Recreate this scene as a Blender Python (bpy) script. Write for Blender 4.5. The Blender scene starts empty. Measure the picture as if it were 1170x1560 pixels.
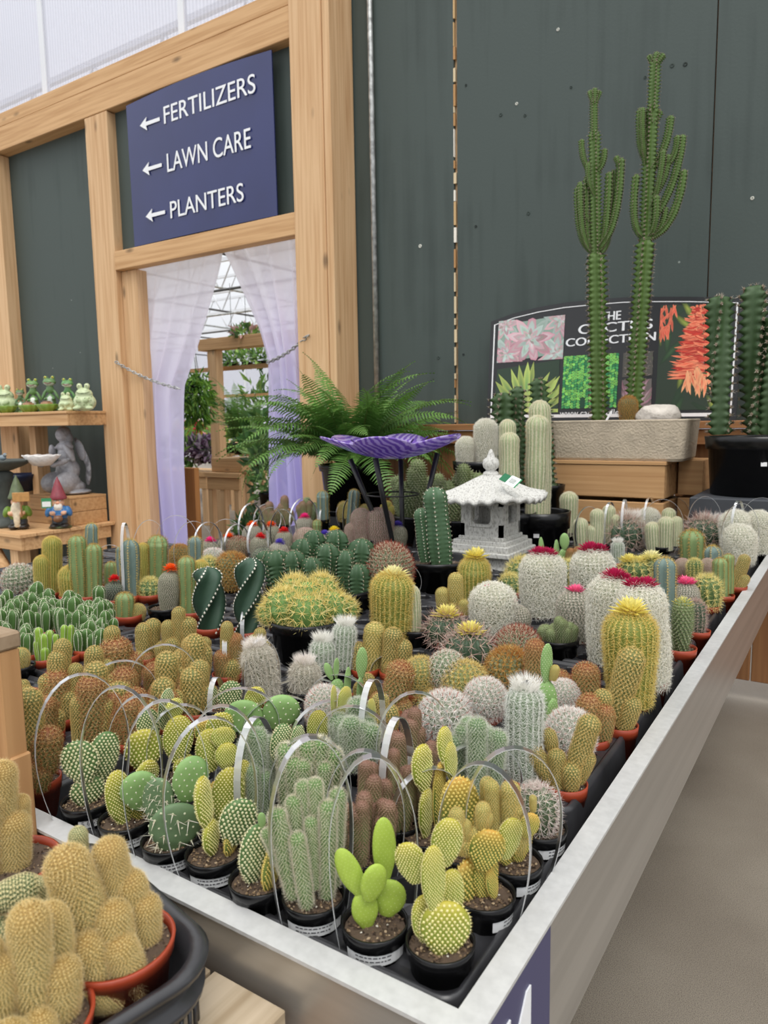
import bpy, math, random
import numpy as np
from mathutils import Matrix, Vector

# ------------------------------------------------------------------ camera
FPX = 1108.633; YAW = 0.579429; PITCH = 0.123135; ROLL = -0.0161126
EYE = Vector((0, 0, 1.35))
C = bpy.context.scene.collection
_f = Vector((-math.sin(YAW)*math.cos(PITCH), math.cos(YAW)*math.cos(PITCH), -math.sin(PITCH)))
_r0 = Vector((math.cos(YAW), math.sin(YAW), 0)); _u0 = _r0.cross(_f)
_r = _r0*math.cos(ROLL) + _u0*math.sin(ROLL); _u = -_r0*math.sin(ROLL) + _u0*math.cos(ROLL)
cam = bpy.data.cameras.new('camera'); co = bpy.data.objects.new('camera', cam); C.objects.link(co)
co.matrix_world = Matrix(((_r.x, _u.x, -_f.x, EYE.x), (_r.y, _u.y, -_f.y, EYE.y), (_r.z, _u.z, -_f.z, EYE.z), (0, 0, 0, 1)))
cam.sensor_fit = 'VERTICAL'; cam.sensor_height = 36; cam.sensor_width = 27
cam.lens = FPX/1560*36; cam.clip_start = .02; cam.clip_end = 200
cam.dof.use_dof = True; cam.dof.focus_distance = 1.25; cam.dof.aperture_fstop = 9
bpy.context.scene.camera = co

# ------------------------------------------------------------------ overcast sky seen through the greenhouse
scn = bpy.context.scene
w = bpy.data.worlds.new('overcast_sky'); scn.world = w; w.use_nodes = True
nt = w.node_tree; nt.nodes.clear()
out = nt.nodes.new('ShaderNodeOutputWorld'); bg = nt.nodes.new('ShaderNodeBackground')
tc = nt.nodes.new('ShaderNodeTexCoord'); sx = nt.nodes.new('ShaderNodeSeparateXYZ')
rp = nt.nodes.new('ShaderNodeValToRGB')
rp.color_ramp.elements[0].position = 0.0; rp.color_ramp.elements[0].color = (.66, .68, .72, 1)
rp.color_ramp.elements[1].position = 1.0; rp.color_ramp.elements[1].color = (1.85, 1.86, 1.88, 1)
nt.links.new(tc.outputs['Generated'], sx.inputs[0]); nt.links.new(sx.outputs['Z'], rp.inputs[0])
nt.links.new(rp.outputs[0], bg.inputs[0]); nt.links.new(bg.outputs[0], out.inputs[0]); bg.inputs[1].default_value = 1.0
sun = bpy.data.lights.new('sun', 'SUN'); sun.energy = 1.2; sun.angle = math.radians(25); sun.color = (1, .97, .92)
so = bpy.data.objects.new('sun', sun); C.objects.link(so); so.rotation_euler = (math.radians(28), math.radians(12), math.radians(20))
scn.view_settings.view_transform = 'Standard'; scn.view_settings.look = 'None'
scn.view_settings.gamma = 1; scn.view_settings.use_curve_mapping = False
scn.view_settings.exposure = 0.08

# ------------------------------------------------------------------ helpers
def lin(h):
    h = h.lstrip('#'); v = [int(h[i:i+2], 16)/255 for i in (0, 2, 4)]
    return tuple(((x+.055)/1.055)**2.4 if x > .04045 else x/12.92 for x in v)
def ray(px, py): return _f + _r*((px-585)/FPX) - _u*((py-780)/FPX)
def onz(px, py, z): d = ray(px, py); return EYE + d*((z-EYE.z)/d.z)
def ony(px, py, y): d = ray(px, py); return EYE + d*(y/d.y)
def onx(px, py, x): d = ray(px, py); return EYE + d*(x/d.x)
def onv(px, py, base):
    """point seen at px,py on the upright plane through base that faces the viewer"""
    n = Vector((base.x, base.y, 0)).normalized(); d = ray(px, py)
    return EYE + d*(n.dot(base-EYE)/n.dot(d))
def mpp(p): return (p-EYE).dot(_f)/FPX
NP = np.array
rng = np.random.default_rng(7); random.seed(7)

def mesh(name, V, T=None, Q=None, col=None, smooth=True, mats=None, mi=None):
    V = np.asarray(V, np.float32).reshape(-1, 3)
    T = np.zeros((0, 3), int) if T is None or len(T) == 0 else np.asarray(T, int)
    Q = np.zeros((0, 4), int) if Q is None or len(Q) == 0 else np.asarray(Q, int)
    me = bpy.data.meshes.new(name)
    me.vertices.add(len(V)); me.vertices.foreach_set('co', V.ravel())
    L = np.concatenate([T.ravel(), Q.ravel()]); me.loops.add(len(L)); me.loops.foreach_set('vertex_index', L.astype(np.int32))
    st = np.concatenate([np.arange(len(T))*3, len(T)*3+np.arange(len(Q))*4]).astype(np.int32)
    me.polygons.add(len(st)); me.polygons.foreach_set('loop_start', st)
    sm = np.full(len(st), bool(smooth)) if np.isscalar(smooth) else smooth
    me.polygons.foreach_set('use_smooth', sm)
    if col is not None:
        a = me.attributes.new('Col', 'FLOAT_COLOR', 'POINT')
        cc = np.ones((len(V), 4), np.float32); cc[:, :3] = col; a.data.foreach_set('color', cc.ravel())
    for m in (mats or []): me.materials.append(m)
    if mi is not None: me.polygons.foreach_set('material_index', np.asarray(mi, np.int32))
    me.update(calc_edges=True); me.validate()
    return me

class MB:
    """collects shapes, then links them as one mesh object"""
    def __init__(s): s.V = []; s.T = []; s.Q = []; s.C = []; s.n = 0; s.st = []; s.sq = []
    def add(s, V, T=None, Q=None, c=(1, 1, 1), sm=False):
        V = np.asarray(V, float).reshape(-1, 3)
        if T is not None and len(T): s.T.append(np.asarray(T, int)+s.n); s.st.append(np.full(len(T), sm))
        if Q is not None and len(Q): s.Q.append(np.asarray(Q, int)+s.n); s.sq.append(np.full(len(Q), sm))
        c = np.asarray(c, float); s.C.append(np.tile(c, (len(V), 1)) if c.ndim == 1 else c)
        s.V.append(V); s.n += len(V); return s
    def box(s, a, b, c=(1, 1, 1), M=None, bev=0.0):
        x0, y0, z0 = a; x1, y1, z1 = b
        if bev <= 0:
            V = NP([(x, y, z) for x in (x0, x1) for y in (y0, y1) for z in (z0, z1)])
            Q = [(0, 1, 3, 2), (4, 6, 7, 5), (0, 4, 5, 1), (2, 3, 7, 6), (0, 2, 6, 4), (1, 5, 7, 3)]; T = None
        else:
            V = []; 
            for x, ix in ((x0, 1), (x1, -1)):
                for y, iy in ((y0, 1), (y1, -1)):
                    for z, iz in ((z0, 1), (z1, -1)):
                        V += [(x, y+iy*bev, z+iz*bev), (x+ix*bev, y, z+iz*bev), (x+ix*bev, y+iy*bev, z)]
            V = NP(V); I = lambda i, j, k, a: ((i*2+j)*2+k)*3+a; Q = []; T = []
            for i in (0, 1):
                q = [I(i, 0, 0, 0), I(i, 1, 0, 0), I(i, 1, 1, 0), I(i, 0, 1, 0)]; Q.append(q if i else q[::-1])
                q = [I(0, i, 0, 1), I(1, i, 0, 1), I(1, i, 1, 1), I(0, i, 1, 1)]; Q.append(q[::-1] if i else q)
                q = [I(0, 0, i, 2), I(1, 0, i, 2), I(1, 1, i, 2), I(0, 1, i, 2)]; Q.append(q if i else q[::-1])
                for j in (0, 1):
                    Q.append([I(i, j, 0, 0), I(i, j, 1, 0), I(i, j, 1, 1), I(i, j, 0, 1)])
                    Q.append([I(i, 0, j, 0), I(i, 1, j, 0), I(i, 1, j, 2), I(i, 0, j, 2)])
                    Q.append([I(0, i, j, 1), I(1, i, j, 1), I(1, i, j, 2), I(0, i, j, 2)])
                    for k in (0, 1): T.append([I(i, j, k, 0), I(i, j, k, 1), I(i, j, k, 2)])
        if M is not None: V = V @ NP(M.to_3x3()).T + NP(M.translation)
        return s.add(V, T, Q, c)
    def lathe(s, prof, n=24, c=(1, 1, 1), center=(0, 0, 0), sm=True, cap=True):
        prof = NP(prof, float) if False else np.array(prof, float); a = np.arange(n)*2*np.pi/n; m = len(prof)
        V = np.stack([np.outer(prof[:, 0], np.cos(a)), np.outer(prof[:, 0], np.sin(a)), np.repeat(prof[:, 1:2], n, 1)], -1).reshape(-1, 3)
        V += np.array(center)
        i, j = np.meshgrid(np.arange(m-1), np.arange(n), indexing='ij'); j2 = (j+1) % n
        Q = np.stack([i*n+j, i*n+j2, (i+1)*n+j2, (i+1)*n+j], -1).reshape(-1, 4)
        return s.add(V, None, Q, c, sm)
    def tube(s, pts, r, n=8, c=(1, 1, 1), sm=True, caps=True):
        pts = np.array([tuple(p) for p in pts], float); m = len(pts); r = np.full(m, r) if np.isscalar(r) else np.array(r)
        d = np.gradient(pts, axis=0); d /= np.linalg.norm(d, axis=1)[:, None]+1e-9
        ref = np.array([0, 0, 1.]) if abs(d[0, 2]) < .9 else np.array([1., 0, 0])
        V = []
        for k in range(m):
            u = np.cross(ref, d[k]); 
            if np.linalg.norm(u) < 1e-3: u = np.cross([0, 1, 0.1], d[k])
            u /= np.linalg.norm(u); v = np.cross(d[k], u); a = np.arange(n)*2*np.pi/n
            V.append(pts[k]+r[k]*(np.outer(np.cos(a), u)+np.outer(np.sin(a), v)))
        V = np.concatenate(V); i, j = np.meshgrid(np.arange(m-1), np.arange(n), indexing='ij'); j2 = (j+1) % n
        Q = np.stack([i*n+j, i*n+j2, (i+1)*n+j2, (i+1)*n+j], -1).reshape(-1, 4); T = []
        if caps:
            V = np.concatenate([V, pts[:1], pts[-1:]])
            T = [(m*n, (k+1) % n, k) for k in range(n)]+[(m*n+1, (m-1)*n+k, (m-1)*n+(k+1) % n) for k in range(n)]
        return s.add(V, T, Q, c, sm)
    def ell(s, cen, rad, c=(1, 1, 1), n=12, m=8, M=None):
        t = np.linspace(0, np.pi, m+1); a = np.arange(n)*2*np.pi/n
        V = np.stack([np.outer(np.sin(t), np.cos(a)), np.outer(np.sin(t), np.sin(a)), np.repeat(np.cos(t)[:, None], n, 1)], -1).reshape(-1, 3)*np.array(rad)
        if M is not None: V = V @ np.array(M.to_3x3()).T
        V += np.array(tuple(cen)); i, j = np.meshgrid(np.arange(m), np.arange(n), indexing='ij'); j2 = (j+1) % n
        Q = np.stack([i*n+j, (i+1)*n+j, (i+1)*n+j2, i*n+j2], -1).reshape(-1, 4)
        return s.add(V, None, Q, c, True)
    def cat(s):
        V = np.concatenate(s.V); Cc = np.concatenate(s.C)
        T = np.concatenate(s.T) if s.T else np.zeros((0, 3), int); Q = np.concatenate(s.Q) if s.Q else np.zeros((0, 4), int)
        sm = np.concatenate((s.st or [np.zeros(0, bool)])+(s.sq or [np.zeros(0, bool)])).astype(bool)
        return V, T, Q, Cc, sm
    def me(s, name, mat):
        V, T, Q, Cc, sm = s.cat(); return mesh(name, V, T, Q, Cc, sm, [mat])
    def build(s, name, mat, parent=None, M=None): return ob(name, s.me(name, mat), parent, M)

def ob(name, me, parent=None, M=None, kind=None):
    o = bpy.data.objects.new(name, me); C.objects.link(o)
    if parent is not None: o.parent = parent
    if M is not None: o.matrix_basis = M
    if kind: o['kind'] = kind
    return o
def tag(o, label, cat, group=None):
    o['label'] = label; o['category'] = cat
    if group: o['group'] = group
    return o
def empty(name, loc, rz=0):
    o = bpy.data.objects.new(name, None); C.objects.link(o); o.location = loc; o.rotation_euler = (0, 0, rz); o.empty_display_size = .05
    return o
def thing(name, label, cat, loc, rz=0, group=None): return tag(empty(name, loc, rz), label, cat, group)
def struct(o): o['kind'] = 'structure'; return o

# ------------------------------------------------------------------ materials
MATS = {}
def mat(name, rough=.6, col=None, vcol=True, metal=0, noise=None, bump=None, spec=.5, trans=0, extra=None, coat=0):
    if name in MATS: return MATS[name]
    m = bpy.data.materials.new(name); m.use_nodes = True; nt = m.node_tree; N = nt.nodes; L = nt.links
    b = N['Principled BSDF']; b.inputs['Roughness'].default_value = rough; b.inputs['Metallic'].default_value = metal
    b.inputs['Specular IOR Level'].default_value = spec; b.inputs['Coat Weight'].default_value = coat
    src = None
    if vcol and col is None:
        a = N.new('ShaderNodeAttribute'); a.attribute_name = 'Col'; src = a.outputs['Color']
    else:
        r = N.new('ShaderNodeRGB'); r.outputs[0].default_value = (*col, 1); src = r.outputs[0]
    tcn = N.new('ShaderNodeTexCoord')
    if noise:
        sc, amt, det = noise[:3]; mp = N.new('ShaderNodeMapping'); mp.inputs['Scale'].default_value = noise[3] if len(noise) > 3 else (1, 1, 1)
        L.new(tcn.outputs['Object'], mp.inputs[0])
        n = N.new('ShaderNodeTexNoise'); n.inputs['Scale'].default_value = sc; n.inputs['Detail'].default_value = det; L.new(mp.outputs[0], n.inputs['Vector'])
        mr = N.new('ShaderNodeMapRange'); mr.inputs[1].default_value = .3; mr.inputs[2].default_value = .7; mr.inputs[3].default_value = 1-amt; mr.inputs[4].default_value = 1+amt
        L.new(n.outputs[0], mr.inputs[0]); mx = N.new('ShaderNodeVectorMath'); mx.operation = 'SCALE'; L.new(src, mx.inputs[0]); L.new(mr.outputs[0], mx.inputs['Scale']); src = mx.outputs[0]
    L.new(src, b.inputs['Base Color'])
    if bump:
        n2 = N.new('ShaderNodeTexNoise'); n2.inputs['Scale'].default_value = bump[0]; n2.inputs['Detail'].default_value = 4; L.new(tcn.outputs['Object'], n2.inputs['Vector'])
        bp = N.new('ShaderNodeBump'); bp.inputs['Strength'].default_value = bump[1]; bp.inputs['Distance'].default_value = bump[2]; L.new(n2.outputs[0], bp.inputs['Height']); L.new(bp.outputs[0], b.inputs['Normal'])
    if trans:
        tr = N.new('ShaderNodeBsdfTranslucent'); L.new(src, tr.inputs[0]); ms = N.new('ShaderNodeMixShader'); ms.inputs[0].default_value = trans
        L.new(b.outputs[0], ms.inputs[1]); L.new(tr.outputs[0], ms.inputs[2]); L.new(ms.outputs[0], N['Material Output'].inputs[0])
    if extra: extra(nt, b, src)
    MATS[name] = m; return m
FLESH = mat('cactus_flesh', .55, noise=(60, .12, 3), trans=.08)
SPINE = mat('cactus_spine', .5, trans=.25)
PETAL = mat('flower_petal', .55, trans=.2)
LEAF = mat('leaf', .5, noise=(9, .2, 2), trans=.25)
SOIL = mat('potting_soil', .95, bump=(300, .8, .003))
BLACKP = mat('black_plastic', .26, col=(.006, .006, .0065), spec=.35, noise=(40, .3, 3))
TERRA = mat('terracotta_plastic', .45, col=lin('#9c3d22'), noise=(30, .12, 3))
PAPER = mat('paper', .7)
PAINT = mat('painted', .6)
PLAIN = mat('plain_matte', .8)
FIG = mat('glazed_figurine', .4, noise=(50, .15, 3), bump=(120, .3, .002))
def wood(name, c1, c2, scale=(3, 3, 40), axis='Z', rough=.75):
    """sawn timber: long grain, knots; axis = direction the grain runs"""
    if name in MATS: return MATS[name]
    m = bpy.data.materials.new(name); m.use_nodes = True; nt = m.node_tree; N = nt.nodes; L = nt.links; b = N['Principled BSDF']
    b.inputs['Roughness'].default_value = rough; t = N.new('ShaderNodeTexCoord'); mp = N.new('ShaderNodeMapping')
    s = [46, 46, 46]; s['XYZ'.index(axis)] = 1.6; mp.inputs['Scale'].default_value = s; L.new(t.outputs['Object'], mp.inputs[0])
    n = N.new('ShaderNodeTexNoise'); n.inputs['Scale'].default_value = 1; n.inputs['Detail'].default_value = 6; n.inputs['Distortion'].default_value = .25; L.new(mp.outputs[0], n.inputs['Vector'])
    cr = N.new('ShaderNodeValToRGB'); e = cr.color_ramp.elements; e[0].position = .18; e[0].color = (*c2, 1); e[1].position = .6; e[1].color = (*c1, 1)
    L.new(n.outputs[0], cr.inputs[0])
    mp2 = N.new('ShaderNodeMapping'); s2 = [7, 7, 7]; s2['XYZ'.index(axis)] = 2.6; mp2.inputs['Scale'].default_value = s2; L.new(t.outputs['Object'], mp2.inputs[0])
    v = N.new('ShaderNodeTexVoronoi'); v.inputs['Scale'].default_value = 1.0; L.new(mp2.outputs[0], v.inputs['Vector'])
    k = N.new('ShaderNodeMapRange'); k.inputs[1].default_value = .05; k.inputs[2].default_value = .16; k.inputs[3].default_value = .42; k.inputs[4].default_value = 1; L.new(v.outputs['Distance'], k.inputs[0])
    sc = N.new('ShaderNodeVectorMath'); sc.operation = 'SCALE'; L.new(cr.outputs[0], sc.inputs[0]); L.new(k.outputs[0], sc.inputs['Scale'])
    L.new(sc.outputs[0], b.inputs['Base Color'])
    bp = N.new('ShaderNodeBump'); bp.inputs['Strength'].default_value = .25; bp.inputs['Distance'].default_value = .003; L.new(n.outputs[0], bp.inputs['Height']); L.new(bp.outputs[0], b.inputs['Normal'])
    MATS[name] = m; return m
WZ = wood('pine_upright', lin('#d8b388'), lin('#b98c5e'), axis='Z')
WX = wood('pine_level', lin('#d2a97a'), lin('#ae8050'), axis='X')
WY = wood('pine_weathered', lin('#b9a78f'), lin('#94806a'), axis='Y')
WD = wood('brown_stained_boards', lin('#96683f'), lin('#75492a'), axis='Z')
WDX = wood('brown_stained_rail', lin('#a8764a'), lin('#84552f'), axis='X')
WC = wood('crate_pine', lin('#c49a6a'), lin('#a5774a'), axis='X')
WP = wood('weathered_plank', lin('#c2b096'), lin('#8e7858'), axis='Y')

def clear_plastic(name='clear_plastic', tint=(1, 1, 1), milky=.34, gloss=.08):
    if name in MATS: return MATS[name]
    m = bpy.data.materials.new(name); m.use_nodes = True; nt = m.node_tree; N = nt.nodes; L = nt.links; N.remove(N['Principled BSDF'])
    tr = N.new('ShaderNodeBsdfTransparent'); tr.inputs[0].default_value = (*tint, 1); gl = N.new('ShaderNodeBsdfGlossy'); gl.inputs['Roughness'].default_value = .28
    df = N.new('ShaderNodeBsdfDiffuse'); df.inputs[0].default_value = (.85, .87, .88, 1)
    fr = N.new('ShaderNodeFresnel'); fr.inputs[0].default_value = 1.45; ad = N.new('ShaderNodeMath'); ad.operation = 'ADD'; ad.inputs[1].default_value = gloss; L.new(fr.outputs[0], ad.inputs[0])
    m1 = N.new('ShaderNodeMixShader'); m1.inputs[0].default_value = milky; L.new(tr.outputs[0], m1.inputs[1]); L.new(df.outputs[0], m1.inputs[2])
    m2 = N.new('ShaderNodeMixShader'); L.new(ad.outputs[0], m2.inputs[0]); L.new(m1.outputs[0], m2.inputs[1]); L.new(gl.outputs[0], m2.inputs[2])
    L.new(m2.outputs[0], N['Material Output'].inputs[0]); MATS[name] = m; return m
CLEAR = clear_plastic()

def text_me(s, mat_, size=1, ext=.0, align='LEFT', sx=1.0):
    cu = bpy.data.curves.new('lettering', 'FONT'); cu.body = s; cu.size = size; cu.extrude = ext; cu.align_x = align
    t = bpy.data.objects.new('t', cu); C.objects.link(t); dg = bpy.context.evaluated_depsgraph_get(); dg.update()
    me = bpy.data.meshes.new_from_object(t.evaluated_get(dg)); bpy.data.objects.remove(t); me.materials.clear(); me.materials.append(mat_)
    if sx != 1: me.transform(Matrix.Diagonal((sx, 1, 1, 1)))
    return me

# ================================================================== THE SETTING
YW = 3.75     # front face of the timber frame
# --- floor
def floor_extra(nt, b, src):
    N = nt.nodes; L = nt.links; t = N.new('ShaderNodeTexCoord')
    n = N.new('ShaderNodeTexNoise'); n.inputs['Scale'].default_value = 1.6; n.inputs['Detail'].default_value = 5; L.new(t.outputs['Object'], n.inputs['Vector'])
    v = N.new('ShaderNodeTexVoronoi'); v.inputs['Scale'].default_value = 90; L.new(t.outputs['Object'], v.inputs['Vector'])
    n2 = N.new('ShaderNodeTexNoise'); n2.inputs['Scale'].default_value = 420; n2.inputs['Detail'].default_value = 2; L.new(t.outputs['Object'], n2.inputs['Vector'])
    cr = N.new('ShaderNodeValToRGB'); e = cr.color_ramp.elements; e[0].position = .3; e[0].color = (*lin('#7b7266'), 1); e[1].position = .75; e[1].color = (*lin('#989083'), 1); L.new(n.outputs[0], cr.inputs[0])
    cr2 = N.new('ShaderNodeValToRGB'); e = cr2.color_ramp.elements; e[0].position = .34; e[0].color = (.55, .53, .5, 1); e[1].position = .5; e[1].color = (1, 1, 1, 1); x = e.new(.7); x.color = (1.25, 1.22, 1.15, 1); L.new(n2.outputs[0], cr2.inputs[0])
    mx = N.new('ShaderNodeVectorMath'); mx.operation = 'MULTIPLY'; L.new(cr.outputs[0], mx.inputs[0]); L.new(cr2.outputs[0], mx.inputs[1]); L.new(mx.outputs[0], b.inputs['Base Color'])
CONC = mat('concrete_floor', .7, col=(.4, .38, .34), bump=(90, .25, .004), extra=floor_extra)
fl = MB().box((-30, -4, -.1), (6, 30, 0)).build('floor', CONC); struct(fl)

# --- green painted wall panels
def green_extra(nt, b, src):
    N = nt.nodes; L = nt.links; t = N.new('ShaderNodeTexCoord'); mp = N.new('ShaderNodeMapping'); mp.inputs['Scale'].default_value = (14, 14, .8); L.new(t.outputs['Object'], mp.inputs[0])
    n = N.new('ShaderNodeTexNoise'); n.inputs['Scale'].default_value = 1; n.inputs['Detail'].default_value = 6; L.new(mp.outputs[0], n.inputs['Vector'])
    n3 = N.new('ShaderNodeTexNoise'); n3.inputs['Scale'].default_value = 1.4; n3.inputs['Detail'].default_value = 4; L.new(t.outputs['Object'], n3.inputs['Vector'])
    a = N.new('ShaderNodeMath'); a.operation = 'ADD'; L.new(n.outputs[0], a.inputs[0]); L.new(n3.outputs[0], a.inputs[1])
    cr = N.new('ShaderNodeValToRGB'); e = cr.color_ramp.elements; e[0].position = .7; e[0].color = (*lin('#37423e'), 1); e[1].position = 1.3/1.0 if False else 1.0; e[1].color = (*lin('#424d49'), 1); L.new(a.outputs[0], cr.inputs[0])
    v = N.new('ShaderNodeTexVoronoi'); v.inputs['Scale'].default_value = 4.2; L.new(t.outputs['Object'], v.inputs['Vector'])
    k = N.new('ShaderNodeMath'); k.operation = 'LESS_THAN'; k.inputs[1].default_value = .022; L.new(v.outputs['Distance'], k.inputs[0])
    mx = N.new('ShaderNodeMix'); mx.data_type = 'RGBA'; L.new(k.outputs[0], mx.inputs[0]); L.new(cr.outputs[0], mx.inputs[6]); mx.inputs[7].default_value = (*lin('#8a938d'), 1)
    L.new(mx.outputs[2], b.inputs['Base Color'])
GREEN = mat('green_painted_plywood', .6, col=(.05, .07, .065), bump=(70, .18, .003), extra=green_extra)
wb = struct(empty('wall_back', (0, YW, 0)))
def E3(a): return tuple(a)
def part(name, mb, m, parent):  # world-space mesh under an unrotated parent
    o = mb.build(name, m); o.parent = parent; o.location = -parent.location; return o
YG = 4.0
for x0, x1 in ((-3.0, -2.088), (-2.066, -.680), (-.674, .75), (.756, 2.2), (2.206, 3.6)):
    part('wall_panel', MB().box((x0, YG, 1.33), (x1, YG+.02, 5.2), bev=.001), GREEN, wb)
part('seam_batten', MB().box((-2.12, YG+.021, 1.33), (-2.03, YG+.05, 5.2)), WZ, wb)
part('seam_batten', MB().box((-.72, YG+.021, 1.33), (-.63, YG+.05, 5.2)), WD, wb)
# ragged pale edge along the open seam
m = MB(); zz = 1.34
while zz < 5:
    h = random.uniform(.02, .16); ww = random.uniform(.002, .016)
    m.box((-2.088-.001, YG-.002, zz), (-2.088+ww, YG+.015, zz+h), c=lin(random.choice(['#d8c4a0', '#c9a878', '#eee8da', '#b98d5c']))); zz += h+random.uniform(.0, .05)
part('splintered_edge', m, PLAIN, wb)
# plugs, dents and staples of the panels
for px, py in ((870, 133), (787, 158), (763, 175), (983, 118), (1044, 98), (800, 176), (1024, 100), (805, 325), (725, 345), (1146, 302), (640, 375), (668, 545), (706, 540), (710, 130), (850, 45)):
    p = ony(px, py, YG); r = random.choice([.007, .009, .006])
    m = MB().lathe([(r*1.3, 0), (r, .004), (r*.5, .001), (0, -.002)], 10, c=random.choice([lin('#2a322f'), lin('#39443f'), lin('#cfcfc4')]))
    o = m.build('wall_plug', PLAIN, wb, Matrix.Translation(p-wb.location) @ Matrix.Rotation(math.pi/2, 4, 'X'))
# wooden ledge with boards below it
part('ledge', MB().box((-2.85, 3.70, 1.295), (3.6, YG, 1.33), bev=.003), WDX, wb)
part('ledge_apron', MB().box((-2.85, 3.72, 1.22), (3.6, 3.745, 1.293), bev=.002), WDX, wb)
x = -2.8
while x < 3.5:
    part('wall_board', MB().box((x+.002, 3.76, .09), (x+.182, 3.785, 1.29), bev=.004), WD, wb); x += .186
# --- left part of the wall: big green sheets between the timbers
wl = struct(empty('wall_left', (-5, YW, 0)))
part('wall_panel', MB().box((-6.42, 3.87, 0), (-5.17, 3.89, 3.75), bev=.001), GREEN, wl)
part('wall_panel', MB().box((-9.2, 3.87, 0), (-6.42, 3.89, 3.75), bev=.001), GREEN, wl)
part('wall_panel', MB().box((-4.9, 3.83, 2.66), (-3.07, 3.85, 3.75), bev=.001), GREEN, wl)
b_ = MB().box((-.03, 0, 0), (0, 0, 0))
tb = struct(part('trim_1', MB().box((-9.2, 3.75, 3.72), (-3.085, 3.88, 3.91), bev=.004), WX, wl)); 
part('beam', MB().box((-9.2, 3.752, 3.912), (-3.085, 3.875, 4.02), bev=.004), WX, wl)
def worldpart(name, mb, m):  # beams of the frame as parts of the left wall
    return part(name, mb, m, wl)
tb.name = 'beam'; del tb['kind']
worldpart('post', MB().box((-5.17, 3.75, 0), (-4.9, 3.87, 3.715), bev=.005), WZ)
worldpart('post', MB().box((-6.7, 3.75, 0), (-6.42, 3.87, 3.715), bev=.005), WZ)
worldpart('post', MB().box((-3.09, 3.735, 0), (-2.845, 3.86, 5.2), bev=.004), WZ)
worldpart('post', MB().box((-2.843, 3.745, 0), (-2.79, 3.99, 5.2), bev=.004), WZ)
worldpart('post', MB().box((-3.09, 3.862, 0), (-2.845, 3.99, 5.2), bev=.004), WZ)
worldpart('header', MB().box((-4.898, 3.745, 2.545), (-3.092, 3.83, 2.685), bev=.004), WX)
worldpart('jamb', MB().box((-4.898, 3.80, 0), (-4.72, 3.90, 2.543), bev=.004), WZ)
worldpart('jamb', MB().box((-3.14, 3.86, 0), (-3.092, 3.99, 2.543), bev=.004), WZ)
# grey steel conduit beside the post
GALV = mat('galvanised_steel', .5, col=(.42, .43, .42), metal=.6, noise=(25, .5, 5))
cd = MB(); cd.tube([(-2.64, 3.975, 1.33), (-2.645, 3.975, 3.2), (-2.65, 3.975, 5.2)], .017, 10)
co_ = cd.build('conduit', GALV); tag(co_, 'grey galvanised conduit running up the green wall beside the timber post', 'pipe')
# --- translucent corrugated panels above the beam
def poly_mat():
    m = bpy.data.materials.new('polycarbonate'); m.use_nodes = True; nt = m.node_tree; N = nt.nodes; L = nt.links; N.remove(N['Principled BSDF'])
    t = N.new('ShaderNodeTexCoord'); wv = N.new('ShaderNodeTexWave'); wv.inputs['Scale'].default_value = 9; wv.bands_direction = 'X'; L.new(t.outputs['Object'], wv.inputs[0])
    mr = N.new('ShaderNodeMapRange'); mr.inputs[3].default_value = .55; mr.inputs[4].default_value = .95; L.new(wv.outputs[0], mr.inputs[0])
    cb = N.new('ShaderNodeCombineColor'); [L.new(mr.outputs[0], cb.inputs[i]) for i in range(3)]
    tl = N.new('ShaderNodeBsdfTranslucent'); L.new(cb.outputs[0], tl.inputs[0]); tr = N.new('ShaderNodeBsdfTransparent'); tr.inputs[0].default_value = (.93, .94, 1, 1)
    gl = N.new('ShaderNodeBsdfDiffuse'); gl.inputs[0].default_value = (.8, .8, .84, 1)
    a = N.new('ShaderNodeMixShader'); a.inputs[0].default_value = .5; L.new(tl.outputs[0], a.inputs[1]); L.new(gl.outputs[0], a.inputs[2])
    b = N.new('ShaderNodeMixShader'); b.inputs[0].default_value = .5; L.new(a.outputs[0], b.inputs[1]); L.new(tr.outputs[0], b.inputs[2]); L.new(b.outputs[0], N['Material Output'].inputs[0]); return m
POLY = poly_mat()
WHITEM = mat('white_metal', .4, col=(.75, .77, .8))
DARKM = mat('dark_grey_metal', .5, col=(.1, .1, .1), noise=(10, .2, 3))
wu = struct(empty('window_1', (-5, 3.9, 4)))
for x0, x1 in ((-9.4, -7.62), (-7.58, -5.88), (-5.84, -4.22), (-4.18, -3.0)):
    part('pane', MB().box((x0, 3.90, 3.9), (x1, 3.908, 6.4)), POLY, wu)
for x in (-7.6, -5.86, -4.2): part('mullion', MB().box((x-.03, 3.885, 3.9), (x+.03, 3.925, 6.4), bev=.004), WHITEM, wu)
# gutter and lamp rail at the top of the panels
gt = MB(); gt.box((-9.4, 3.3, 4.62), (-6.2, 3.36, 4.70), bev=.01).box((-9.4, 3.22, 4.72), (-6.2, 3.30, 4.78), bev=.01).box((-9.4, 3.36, 4.55), (-6.2, 3.38, 4.6))
tag(gt.build('metal_rail', GALV), 'grey metal rail running above the timber beam at the upper left', 'rail')
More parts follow.
